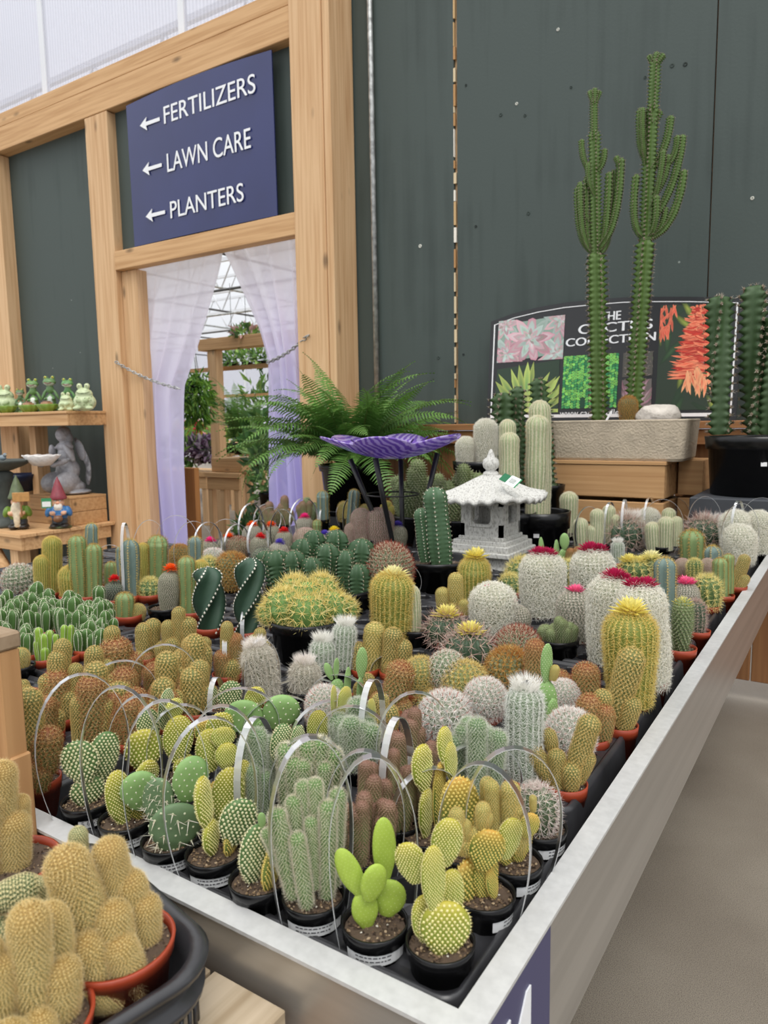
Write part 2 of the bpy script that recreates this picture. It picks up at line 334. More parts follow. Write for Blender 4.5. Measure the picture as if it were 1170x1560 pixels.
# roof trusses of the greenhouse beyond
for k, Y in enumerate((5.2, 7.4, 9.6, 11.8, 14.0, 16.4)):
    t = struct(empty('trim_%d' % (k+2), (-10, Y, 4.2)))
    part('truss_chord', MB().box((-24, Y-.03, 4.2), (-1, Y+.03, 4.27)), WHITEM, t)
    part('truss_chord', MB().box((-24, Y-.03, 5.1), (-1, Y+.03, 5.16)), WHITEM, t)
    m = MB(); xx = -24
    while xx < -1.2: m.tube([(xx, Y, 4.25), (xx+.55, Y, 5.12), (xx+1.1, Y, 4.25)], .018, 5); xx += 1.1
    part('truss_web', m, WHITEM, t)
m = struct(empty('ceiling', (-10, 10, 4)))
for k in range(9): part('rafter_pipe', MB().tube([(-19+k*1.9, 4.3, 3.72), (-19+k*1.9, 20, 3.72)], .022, 6), GALV if k % 2 else DARKM, m)
for k in range(5): part('hanger_rail', MB().tube([(-24, 6.2+k*1.7, 3.3), (-2, 6.2+k*1.7, 3.3)], .02, 6), DARKM if k % 2 else GALV, m)
# far glazed wall of the next house
wf = struct(empty('wall_far', (-14, 19, 0)))
for k in range(12): part('pane', MB().box((-30+k*2.4, 18.9, .0), (-30+k*2.4+2.3, 18.92, 4.2)), POLY, wf)
for k in range(13): part('mullion', MB().box((-30.06+k*2.4, 18.85, 0), (-29.98+k*2.4, 18.93, 4.2)), WHITEM, wf)

# ================================================================== blue sign
NAVY = mat('navy_sign', .22, col=lin('#2b3262'), noise=(2.5, .1, 2), coat=.2)
WHT = mat('white_lettering', .5, col=(.86, .87, .88))
sg = thing('direction_sign', 'navy blue sign reading FERTILIZERS, LAWN CARE, PLANTERS with white arrows above the doorway', 'sign', (-3.955, 3.80, 3.19))
# slightly bowed board
n = 16; V = []; Q = []
for i in range(n+1):
    u = i/n; x = -.71+1.42*u; b = -.01*math.sin(math.pi*u)
    V += [(x, b-.046, -.50+.0*u), (x, b-.052, .5+.02*math.sin(math.pi*u)), (x, b-.038, -.50), (x, b-.044, .5+.02*math.sin(math.pi*u))]
for i in range(n): a = i*4; Q += [(a, a+4, a+5, a+1), (a+2, a+3, a+7, a+6), (a+1, a+5, a+7, a+3), (a, a+2, a+6, a+4)]
MB().add(V, None, Q, sm=False).build('sign_board', NAVY, sg)
R90 = Matrix.Rotation(math.pi/2, 4, 'X')
def wall_text(s, px0, py0, px1, h_px, Y, parent, m=WHT, name='lettering', shear=0):
    """text whose baseline starts at px0,py0 and ends at column px1"""
    a = ony(px0, py0, Y); me = text_me(s, m, 1, .004)
    xs = [v.co.x for v in me.vertices]; ys = [v.co.y for v in me.vertices]; 
    return a, me, min(xs), max(xs), max(ys)
def place_text(s, p0, p1, ptop, parent, m=WHT, name='lettering', ext=.003):
    me = text_me(s, m, 1, 0); xs = [v.co.x for v in me.vertices]; ys = [v.co.y for v in me.vertices]
    w_ = max(xs)-min(xs); sx = (p1-p0).length/w_; ax = (p1-p0).normalized(); up = (ptop-p0); hh = up.dot(Vector((0, 0, 1))) if abs(up.z) > .3*up.length else up.length; sy = abs(hh)/max(ys)
    upv = up.normalized(); nz = ax.cross(upv).normalized(); upv = nz.cross(ax)
    M = Matrix(((ax.x*sx, upv.x*sy, nz.x, 0), (ax.y*sx, upv.y*sy, nz.y, 0), (ax.z*sx, upv.z*sy, nz.z, 0), (0, 0, 0, 1)))
    M.translation = p0-ax*min(xs)*sx-parent.location; o = ob(name, me, parent, M)
    md = o.modifiers.new('thick', 'SOLIDIFY'); md.thickness = ext; return o
YS = 3.735
for s, a, b, tz in (('FERTILIZERS', (250, 188), (389, 141), .115), ('LAWN CARE', (255, 262), (382, 225), .125), ('PLANTERS', (260, 335), (371, 303), .115)):
    p0 = ony(*a, YS); p1 = ony(*b, YS); p1.z = p0.z = (p0.z+p1.z)/2
    place_text(s, p0, p1, p0+Vector((0, 0, tz)), sg)
for (ax, ay), (bx, by) in (((213, 191), (243, 182)), ((217, 260), (246, 251)), ((222, 331), (251, 322))):
    p = ony(ax, ay, YS); q = ony(bx, by, YS); z = (p.z+q.z)/2; L_ = q.x-p.x
    V = [(p.x, YS, z), (p.x+.35*L_, YS, z+.045), (p.x+.30*L_, YS, z+.013), (q.x, YS, z+.012), (q.x, YS, z-.012), (p.x+.30*L_, YS, z-.013), (p.x+.35*L_, YS, z-.045)]
    V = [Vector(v)-sg.location for v in V]; V2 = [v+Vector((0, .003, 0)) for v in V]
    me = bpy.data.meshes.new('arrow'); me.from_pydata(V+V2, [], [(0, 2, 1), (0, 6, 5), (0, 5, 2), (2, 5, 4, 3)]+[(i, (i+1) % 7, 7+(i+1) % 7, 7+i) for i in range(7)]); me.materials.append(WHT); ob('arrow', me, sg)

# ================================================================== curtains
def curtain_mat():
    m = bpy.data.materials.new('sheer_voile'); m.use_nodes = True; nt = m.node_tree; N = nt.nodes; L = nt.links; N.remove(N['Principled BSDF'])
    at = N.new('ShaderNodeAttribute'); at.attribute_name = 'Col'
    tl = N.new('ShaderNodeBsdfTranslucent'); df = N.new('ShaderNodeBsdfDiffuse'); tr = N.new('ShaderNodeBsdfTransparent')
    L.new(at.outputs[0], tl.inputs[0]); L.new(at.outputs[0], df.inputs[0])
    a = N.new('ShaderNodeMixShader'); a.inputs[0].default_value = .55; L.new(tl.outputs[0], a.inputs[1]); L.new(df.outputs[0], a.inputs[2])
    b = N.new('ShaderNodeMixShader'); b.inputs[0].default_value = .12; L.new(a.outputs[0], b.inputs[1]); L.new(tr.outputs[0], b.inputs[2]); L.new(b.outputs[0], N['Material Output'].inputs[0]); return m
VOILE = curtain_mat()
def curtain(name, label, rows, Y, seed, folds=4):
    """rows: (py, left px, right px) traced levels of the hanging cloth, converted to wall-plane metres"""
    r_ = np.random.default_rng(seed); L = [(ony(a, y, Y), ony(b, y, Y)) for y, a, b in rows]
    zs = [p.z for p, q in L]; z = np.linspace(zs[0], zs[-1], 46); xl = np.interp(-z, [-v for v in zs], [p.x for p, q in L]); xr = np.interp(-z, [-v for v in zs], [q.x for p, q in L])
    nu = 90; u = np.linspace(0, 1, nu); V = []; Cc = []
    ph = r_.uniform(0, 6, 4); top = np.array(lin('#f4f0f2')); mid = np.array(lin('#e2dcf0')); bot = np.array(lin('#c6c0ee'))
    for k in range(46):
        wdt = xr[k]-xl[k]; amp = .045*min(1, .55/(wdt+.15)); x = xl[k]+u*wdt
        y = Y+amp*(np.sin(u*folds*6.28+ph[0]+z[k]*.9)+.35*np.sin(u*folds*11+ph[1]+z[k]*1.6)+.5*np.sin(u*5+z[k]*2.2+ph[2]))
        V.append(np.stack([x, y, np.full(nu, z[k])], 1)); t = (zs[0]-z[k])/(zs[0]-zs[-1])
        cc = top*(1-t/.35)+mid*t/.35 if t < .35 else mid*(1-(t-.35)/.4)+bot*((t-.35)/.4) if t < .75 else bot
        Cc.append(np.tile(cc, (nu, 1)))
    i, j = np.meshgrid(np.arange(45), np.arange(nu-1), indexing='ij'); Q = np.stack([i*nu+j, i*nu+j+1, (i+1)*nu+j+1, (i+1)*nu+j], -1).reshape(-1, 4)
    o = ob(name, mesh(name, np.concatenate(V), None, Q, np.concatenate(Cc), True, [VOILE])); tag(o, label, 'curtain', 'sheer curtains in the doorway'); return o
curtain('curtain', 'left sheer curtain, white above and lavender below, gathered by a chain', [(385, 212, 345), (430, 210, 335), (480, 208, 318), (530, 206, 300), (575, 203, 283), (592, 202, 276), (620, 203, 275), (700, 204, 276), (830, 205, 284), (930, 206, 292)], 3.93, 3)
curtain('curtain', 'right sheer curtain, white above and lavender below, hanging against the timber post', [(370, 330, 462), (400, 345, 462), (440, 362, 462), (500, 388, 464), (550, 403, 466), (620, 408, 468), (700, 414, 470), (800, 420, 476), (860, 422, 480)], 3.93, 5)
# gathered swag tails hanging from the header, in front of the right curtain
def chain(label, pts, n):
    m = MB(); P = [Vector(p) for p in pts]; L = (P[1]-P[0]).length
    for k in range(n):
        t = (k+.5)/n; c = P[0].lerp(P[1], t)+Vector((0, 0, -.35*L*.25*4*t*(1-t)*.5)); d = (P[1]-P[0]).normalized(); l = L/n*.72
        s = Vector((0, 1, 0)) if k % 2 else d.cross(Vector((0, 1, 0))).normalized(); ring = [c+d*l*math.cos(a)+s*l*.45*math.sin(a) for a in np.linspace(0, 2*math.pi, 9)]
        m.tube(ring, .0042, 5, caps=False)
    return tag(m.build('chain', GALV), label, 'chain', 'chains tying back the curtains')
chain('steel chain tying back the left curtain to the timber post', (ony(176, 551, 3.735), ony(274, 592, 3.86)), 22)
chain('steel chain tying back the right curtain to the thick post', (ony(407, 552, 3.88), ony(470, 510, 3.72)), 16)

# ================================================================== display bench
ALU = mat('brushed_aluminium', .32, col=(.50, .485, .46), metal=.75, noise=(5, .12, 4, (1, .15, 8)))
ALUT = mat('scuffed_aluminium_edge', .5, col=(.62, .62, .61), metal=.35, noise=(90, .07, 4))
LINER = mat('black_liner', .35, col=(.012, .012, .013), bump=(60, .3, .003), noise=(30, .5, 4))
bn = thing('display_bench', 'long cactus display bench with brushed aluminium side boards on timber legs', 'bench', (-1.5, 2.0, 0))
part('side_board', MB().box((-.254, .49, .675), (-.238, 3.66, .847), bev=.001), ALU, bn)
part('edge_strip', MB().box((-.262, .478, .847), (-.234, 3.66, .851)), ALUT, bn)
part('front_board', MB().box((-2.75, .482, .675), (-.254, .498, .847), bev=.001), ALU, bn)
part('edge_strip', MB().box((-2.75, .476, .847), (-.262, .504, .851)), ALUT, bn)
part('bench_liner', MB().box((-2.75, .498, .74), (-.254, 1.6, .790)), LINER, bn); part('bench_liner', MB().box((-2.60, 1.6, .74), (-.254, 3.66, .790)), LINER, bn)
for x in (-.62, -1.75, -2.5):
    for y in (.95, 2.2, 3.4): part('leg', MB().box((x, y, 0), (x+.06, y+.06, .674), bev=.004), GALV, bn)
part('cross_beam', MB().box((-2.7, .94, .63), (-.3, 1.0, .674)), WDX, bn)
part('cross_beam', MB().box((-2.7, 3.39, .63), (-.3, 3.45, .674)), WDX, bn)
# number panel
np_ = part('number_panel', MB().box((-.2375, .47, .676), (-.2345, .652, .846)), mat('navy_panel', .45, col=lin('#444468')), bn)
for y0 in (.512, .560):
    t = 'digit'; zb, zt, ww, th = .690, .820, .017, .0015
    V = [(0, y0+.020, zb), (0, y0+.037, zb), (0, y0+.037, zt), (0, y0+.027, zt), (0, y0, zt-.034), (0, y0, zt-.052), (0, y0+.020, zt-.035)]
    V = V+[(th, a, b) for _, a, b in V]; me = bpy.data.meshes.new('digit')
    me.from_pydata(V, [], [(7, 8, 9, 13), (13, 9, 10), (13, 10, 11), (13, 11, 12)]+[(i, (i+1) % 7, 7+(i+1) % 7, 7+i) for i in range(7)])
    me.materials.append(WHT); o = ob('digit', me); o.parent = np_; o.location = Vector((-.2345, 0, 0))-bn.location-np_.location+Vector((0, 0, 0)); o.location = Vector((-.2345, 0, 0))

# ================================================================== plant trays with rows of round cells
TRAYM = mat('black_tray_plastic', .3, col=(.034, .034, .037), noise=(18, .35, 4), bump=(50, .15, .002))
def tray_me(nx, ny, cw, cd, h=.047, mg=0):
    m = MB(); W, D = nx*cw, ny*cd; k = 12
    for i in range(nx):
        for j in range(ny):
            cx, cy = (i+.5)*cw, (j+.5)*cd; a = (np.arange(k)+.5)*2*np.pi/k
            sq = np.stack([np.cos(a), np.sin(a)], 1); sq = sq/np.abs(sq).max(1)[:, None]*[cw/2, cd/2]; rr = min(cw, cd)*.40
            o = np.c_[sq+[cx, cy], np.zeros(k)]; c1 = np.c_[np.stack([np.cos(a), np.sin(a)], 1)*rr+[cx, cy], np.full(k, .003)]
            c2 = np.c_[np.stack([np.cos(a), np.sin(a)], 1)*rr*.93+[cx, cy], np.zeros(k)]; c3 = np.c_[np.stack([np.cos(a), np.sin(a)], 1)*rr*.72+[cx, cy], np.full(k, -h+.004)]
            V = np.concatenate([o, c1, c2, c3]); q = []
            for b in range(3):
                for s in range(k): q.append((b*k+s, b*k+(s+1) % k, (b+1)*k+(s+1) % k, (b+1)*k+s))
            m.add(V, None, q)
    e = .014; ring = []
    def rr_(x0, y0, x1, y1, z, rad):
        P = []
        for cx, cy, a0 in ((x1-rad, y1-rad, 0), (x0+rad, y1-rad, 90), (x0+rad, y0+rad, 180), (x1-rad, y0+rad, 270)):
            for t in range(5): a = math.radians(a0+t*22.5); P.append((cx+rad*math.cos(a), cy+rad*math.sin(a), z))
        return P
    prof = [(0, 0, .001), (-mg-.001, 0, .010), (-mg-.004, .005, .014), (-mg-.008, .005, .02), (-mg-.012, -.002, .026), (-mg-.015, -h, .03)]
    V = []
    for off, z, rad in prof: V += rr_(off, off, W-off, D-off, z, max(rad, .002))
    q = [(b*20+s, b*20+(s+1) % 20, (b+1)*20+(s+1) % 20, (b+1)*20+s) for b in range(len(prof)-1) for s in range(20)]
    m.add(V, None, [t[::-1] for t in q], sm=True); return m.me('tray', TRAYM), W, D
TR1 = tray_me(8, 4, .066, .064, mg=.012); TR2 = tray_me(8, 4, .066, .066, h=.05)
TRG = 'plant trays lined up on the bench'
def tray(x, y, z, lab, T=None, rot=0): T = T or (TR1 if z < .838 else TR2); o = ob('plant_tray', T[0]); o.location = (x, y, z); o.rotation_euler = (0, 0, rot); return tag(o, lab, 'tray', TRG)
tray(-.822, .537, .836, 'black cell tray at the front corner of the bench holding prickly pears')
nn = ['behind the front corner tray, its clear edge overhanging beside the aluminium board', 'under the golden column cacti by the right board', 'under the pink flowered cacti by the right board', 'by the right board, fourth back from the front corner', 'by the right board under the spiny balls', 'by the right board under the woolly white columns', 'at the back right corner under the row of clear handles', 'against the dark block at the back right corner']
for k in range(8): tray(-.826, .868+k*.298, .841 if k else .846, 'black cell tray '+nn[k])
nb = ['left of the front corner tray, beside the crate post', 'under the rust tipped finger cacti', 'in front of the barrel cactus pot', 'under the big potted barrel cactus', 'under the dark clump of ribbed cacti', 'behind the dark ribbed clump', 'at the back of the bench under the bird bath', 'by the saucer of the fern pot']
for k in range(8): tray(-1.468, .535+k*.305, .841, 'black cell tray '+nb[k])
nc = ['under the finger cacti by the crate post', 'under the fairy castle cacti', 'under the spiral cacti', 'under the column cacti with orange flower', 'under the small flower topped cacti', 'by the left side of the doorway view']
for k in range(6): tray(-2.03, .70+k*.305, .841, 'black cell tray '+nc[k])
nd = ['at the far left under fairy castle cacti', 'at the far left under the yellow columns', 'at the far left under the blue columns', 'at the far left back corner']
for k in range(4): tray(-2.585, .90+k*.305, .841, 'black cell tray '+nd[k])

# ================================================================== cactus stems
def hexc(a): return NP_(lin(a))
def NP_(a): return np.array(a, float)
K = {}
def kind(name, base=None, **kw):
    d = dict(mode='tub', ribs=0, depth=0, pw=1.5, tw=0, bot=.72, cap=1.0, s=.3, bump=.1, col='#7b8a4a', tip=None, ac=None, asz=.0, sp=[], crown=None, nz=0, wave=0)
    if base: d.update(K[base])
    d.update(kw); K[name] = d
# sp entries: (count, length, polar min deg, polar max deg, half width, colour, colour2, droop)
kind('gold', col='#66703a', ac='#b5a860', s=.33, bump=.16, sp=[(8, .26, 58, 82, .017, '#e6d08c', '#cfa85a', 0)])
kind('rust', 'gold', tip='#94552f', col='#6a7040', sp=[(8, .26, 58, 82, .016, '#dcc288', '#c08c50', 0), (2, .3, 5, 45, .013, '#b0603a', '#963f24', 0)])
kind('yfing', 'gold', col='#8f8f45', ac='#d8cc88', sp=[(8, .26, 62, 86, .016, '#eddc9a', '#dcb95c', 0)])
kind('fgold', 'gold', s=.21, bump=.13, tip='#a88848', col='#8a8048', ac='#e4d394', sp=[(9, .19, 40, 82, .0075, '#f4e4a8', '#dcbc72', 0), (3, .3, 5, 60, .0035, '#f8ecc0', '#e8cc8c', 0)])
kind('fgreen', 'gold', s=.26, bump=.16, col='#5c6e40', ac='#c9c898', sp=[(7, .19, 62, 86, .016, '#e6dfb0', '#d8c890', 0)])
kind('fairy', mode='rib', ribs=5, depth=.34, pw=1.0, s=.27, col='#47692f', ac='#e8ecd0', asz=.085, bot=.6, sp=[(4, .2, 20, 80, .016, '#eeeedd', '#d8d2b0', 0)])
kind('fairyl', 'fairy', col='#86a83c', ribs=5)
kind('blue', mode='rib', ribs=7, depth=.30, pw=1.1, s=.26, col='#6e837c', ac='#d8cf9e', asz=.07, bot=.92, cap=.8, sp=[(7, .34, 15, 80, .010, '#dcc678', '#bf9a4a', 0)])
kind('green', 'blue', ribs=9, depth=.2, col='#7f9560', ac='#cdbb82', asz=.05, sp=[(7, .28, 15, 80, .012, '#cfae62', '#a98540', 0)])
kind('leni', mode='rib', ribs=24, depth=.085, pw=1.2, s=.12, col='#7c8a3c', ac='#ece29a', asz=.028, bot=.85, cap=.9, sp=[(9, .24, 25, 80, .0055, '#f2e596', '#d8b450', 0)])
kind('white', mode='tub', s=.21, bump=.09, col='#a0a688', ac='#f4f3ea', bot=.85, cap=.9, sp=[(9, .34, 55, 84, .009, '#fbf9f0', '#ddd8c6', 0)])
kind('whitecol', 'leni', col='#a9b58c', ac='#f2f0e0', ribs=18, sp=[(12, .2, 30, 85, .010, '#f6f3e2', '#e2dbb8', 0)])
kind('hair', mode='rib', ribs=16, depth=.12, s=.16, col='#7d9270', ac='#eeeee6', asz=.03, bot=.9, cap=.9, sp=[(9, .42, 40, 85, .007, '#f4f4ee', '#dfe0d6', .8)], crown=(420, .8, '#faf8f2'))
kind('oldman', 'hair', col='#8a9070', sp=[(14, .62, 40, 80, .008, '#eeeae0', '#cfc6b4', 1.2)], crown=(420, .7, '#faf4ee'))
kind('ball', mode='tub', s=.27, bump=.17, col='#6c7d5c', ac='#a3ab8c', bot=.75, cap=.95, sp=[(11, .24, 55, 82, .010, '#eeeade', '#d6ccb8', 0), (2, .2, 0, 40, .012, '#c9a08c', '#a06a5a', 0)])
kind('wball', 'ball', col='#95a08a', sp=[(18, .34, 45, 80, .009, '#f6f3ee', '#e4dcd4', 0), (2, .28, 0, 35, .010, '#c76a5a', '#d8b0a0', 0)])
kind('yball', 'ball', col='#7d8a4e', sp=[(12, .36, 30, 78, .010, '#e6d592', '#d2b25e', 0)])
kind('brball', 'ball', col='#6c7548', sp=[(12, .36, 30, 78, .011, '#cfae62', '#b07838', 0)], crown=(160, .45, '#c07a3a'))
kind('redball', 'ball', col='#66704f', s=.2, sp=[(9, .2, 50, 80, .010, '#d6c4aa', '#b99a80', 0), (3, .22, 0, 40, .012, '#a84a38', '#8a3a2c', 0)], crown=(200, .28, '#a8442e'))
kind('greyball', 'ball', s=.2, bump=.14, col='#7f8474', sp=[(10, .17, 60, 84, .012, '#d9d3c4', '#b5a898', 0)])
kind('retic', 'ball', s=.19, bump=.13, col='#515c44', bot=.8, sp=[(8, .14, 70, 86, .014, '#cfc8b4', '#a69c88', 0)])
kind('pinkball', 'retic', s=.17, col='#7a7a5e', sp=[(8, .16, 55, 84, .012, '#d8c0b4', '#b89286', 0)])
kind('hook', mode='rib', ribs=13, depth=.30, pw=1.2, s=.34, col='#4a6048', ac='#cfc4a0', asz=.05, cap=.95, bot=.7, sp=[(7, .5, 35, 80, .009, '#d8c6b8', '#b0968a', 0), (2, .6, 0, 45, .010, '#b8807a', '#dcc4b4', 0)])
kind('hookw', 'hook', col='#5c7050', ribs=14, sp=[(10, .5, 20, 80, .010, '#eeeade', '#cfb8b4', 0)])
kind('barrel', mode='rib', ribs=12, depth=.24, pw=1.2, s=.36, col='#6a8f4a', ac='#e2d7a0', asz=.06, cap=.95, bot=.8, sp=[(8, .5, 30, 80, .012, '#f2e6a0', '#e0c870', 0), (1, .65, 0, 35, .014, '#f4eab0', '#dcc468', 0)])
kind('spiky', 'barrel', sp=[(12, .5, 15, 80, .013, '#f0e6a4', '#dccb78', 0)], col='#5f7a48')
kind('cereus', mode='rib', ribs=6, depth=.42, pw=.9, s=.30, wave=.09, col='#3a5738', ac='#cfcab0', asz=.05, cap=.9, bot=.9, sp=[(3, .14, 20, 70, .013, '#b9a88a', '#8a7458', 0)])
kind('spiral', mode='rib', ribs=4, depth=.5, pw=.8, s=.22, tw=.7, col='#35503e', ac='#ece8da', asz=.07, cap=.8, bot=.85, sp=[(3, .1, 20, 70, .011, '#e2d9c8', '#a89880', 0)])
kind('pedro', 'cereus', ribs=7, depth=.22, pw=1.3, col='#456344', ac='#dcdcc8', s=.34, asz=.06, wave=.03)
kind('euph', mode='rib', ribs=5, depth=.5, pw=.7, s=.62, wave=.2, col='#4f6a2c', ac='#7a6a56', asz=.13, cap=.7, bot=.95, sp=[(4, .3, 20, 80, .022, '#cfc6b4', '#7a6c5c', 0)])
kind('euphd', 'euph', col='#3c5430', ribs=4, depth=.5, tw=.12)
kind('cyl', mode='tub', s=.38, bump=.2, col='#56783e', ac='#a9bf84', bot=.8, cap=.9, sp=[(6, .5, 10, 75, .012, '#f2eedd', '#ddd3b4', 0)])
kind('gcyl', 'cyl', col='#56724e', s=.34, sp=[(6, .5, 15, 80, .011, '#e6e8da', '#c8ccb8', 0)])
kind('crist', mode='tub', s=.42, bump=.24, col='#768250', tip='#85604f', ac='#a08468', bot=.5, cap=1.2, sp=[(5, .15, 10, 75, .012, '#e0c0ac', '#b88878', 0)])
kind('lump', 'crist', col='#5f7048', tip='#7c8a58', ac='#8c9668', sp=[(4, .2, 10, 70, .016, '#cfcdb4', '#a8a480', 0)])
kind('tephro', 'lump', s=.4, bump=.2)
kind('dkball', 'ball', col='#3e4a40', sp=[(7, .2, 40, 80, .012, '#8c8a7c', '#6c6a60', 0)])
for k_, a_, b_, c_ in (('pad_w', '#66854a', '#f0ecc4', '#e6dca0'), ('pad_y', '#a9b437', '#f3ea98', '#e6cf5e'), ('pad_g', '#7d8f3c', '#f0dc80', '#e0b84e'), ('pad_s', '#86aa66', '#f2f4da', '#d8d4a8'), ('pad_d', '#66805a', '#dfe2c0', '#f2ecd8'), ('pad_l', '#a2bb48', '#d6e0a0', '#a09048')):
    K[k_] = dict(mode='pad', col=a_, ac=b_, gc=c_)
K['pad_w'].update(s=.25, asz=.078, col='#557540'); K['pad_y'].update(s=.215, asz=.058, col='#8c9a38', tip='#bcb040', ac='#fbf4b8'); K['pad_g'].update(s=.215, asz=.068, col='#6f8236', tip='#d0a040')
K['pad_s'].update(s=.42, asz=.045); K['pad_d'].update(s=.42, asz=.05, long=1); K['pad_l'].update(s=.36, asz=.025)

def spines(A, Nn, groups, r_, az0=None):
    """single tapering blades, folded lengthwise, from points A with normals Nn"""
    Vs = []; Ts = []; Cs = []; n = 0
    if len(A) == 0: return None
    ref = np.where(np.abs(Nn[:, 2:3]) < .95, [[0, 0, 1.]], [[1., 0, 0]]); U = np.cross(ref, Nn); U /= np.linalg.norm(U, axis=1)[:, None]+1e-9; W_ = np.cross(Nn, U)
    for cnt, ln, p0, p1, hw, c1, c2, droop in groups:
        m = len(A); az = (np.arange(cnt)[None]*2*np.pi/cnt+r_.uniform(0, .9, (m, cnt))); po = np.radians(r_.uniform(p0, p1, (m, cnt)))
        hw = hw*1.8; l = ln*r_.uniform(.7, 1.25, (m, cnt)); D = Nn[:, None]*np.cos(po)[..., None]+(U[:, None]*np.cos(az)[..., None]+W_[:, None]*np.sin(az)[..., None])*np.sin(po)[..., None]
        if droop: D = D+np.array([0, 0, -droop])*r_.uniform(.3, 1, (m, cnt, 1)); D /= np.linalg.norm(D, axis=-1)[..., None]
        S = np.cross(D, Nn[:, None]+.01); S /= np.linalg.norm(S, axis=-1)[..., None]+1e-9; B = A[:, None]
        P = np.stack([B-S*hw, B+S*hw, B+D*l[..., None]*.55+Nn[:, None]*ln*.04, B+D*l[..., None]], 2).reshape(-1, 3)
        k = m*cnt; base = n+np.arange(k)[:, None]*4; Ts.append(np.concatenate([base+[0, 1, 2], base+[0, 2, 3], base+[1, 3, 2]])); n += k*4
        ca, cb = hexc(c1), hexc(c2); mixv = r_.uniform(0, 1, (k, 1)); cc = ca*(1-mixv)+cb*mixv; Cs.append(np.repeat(cc, 4, 0)); Vs.append(P)
    return np.concatenate(Vs), np.concatenate(Ts), np.concatenate(Cs)

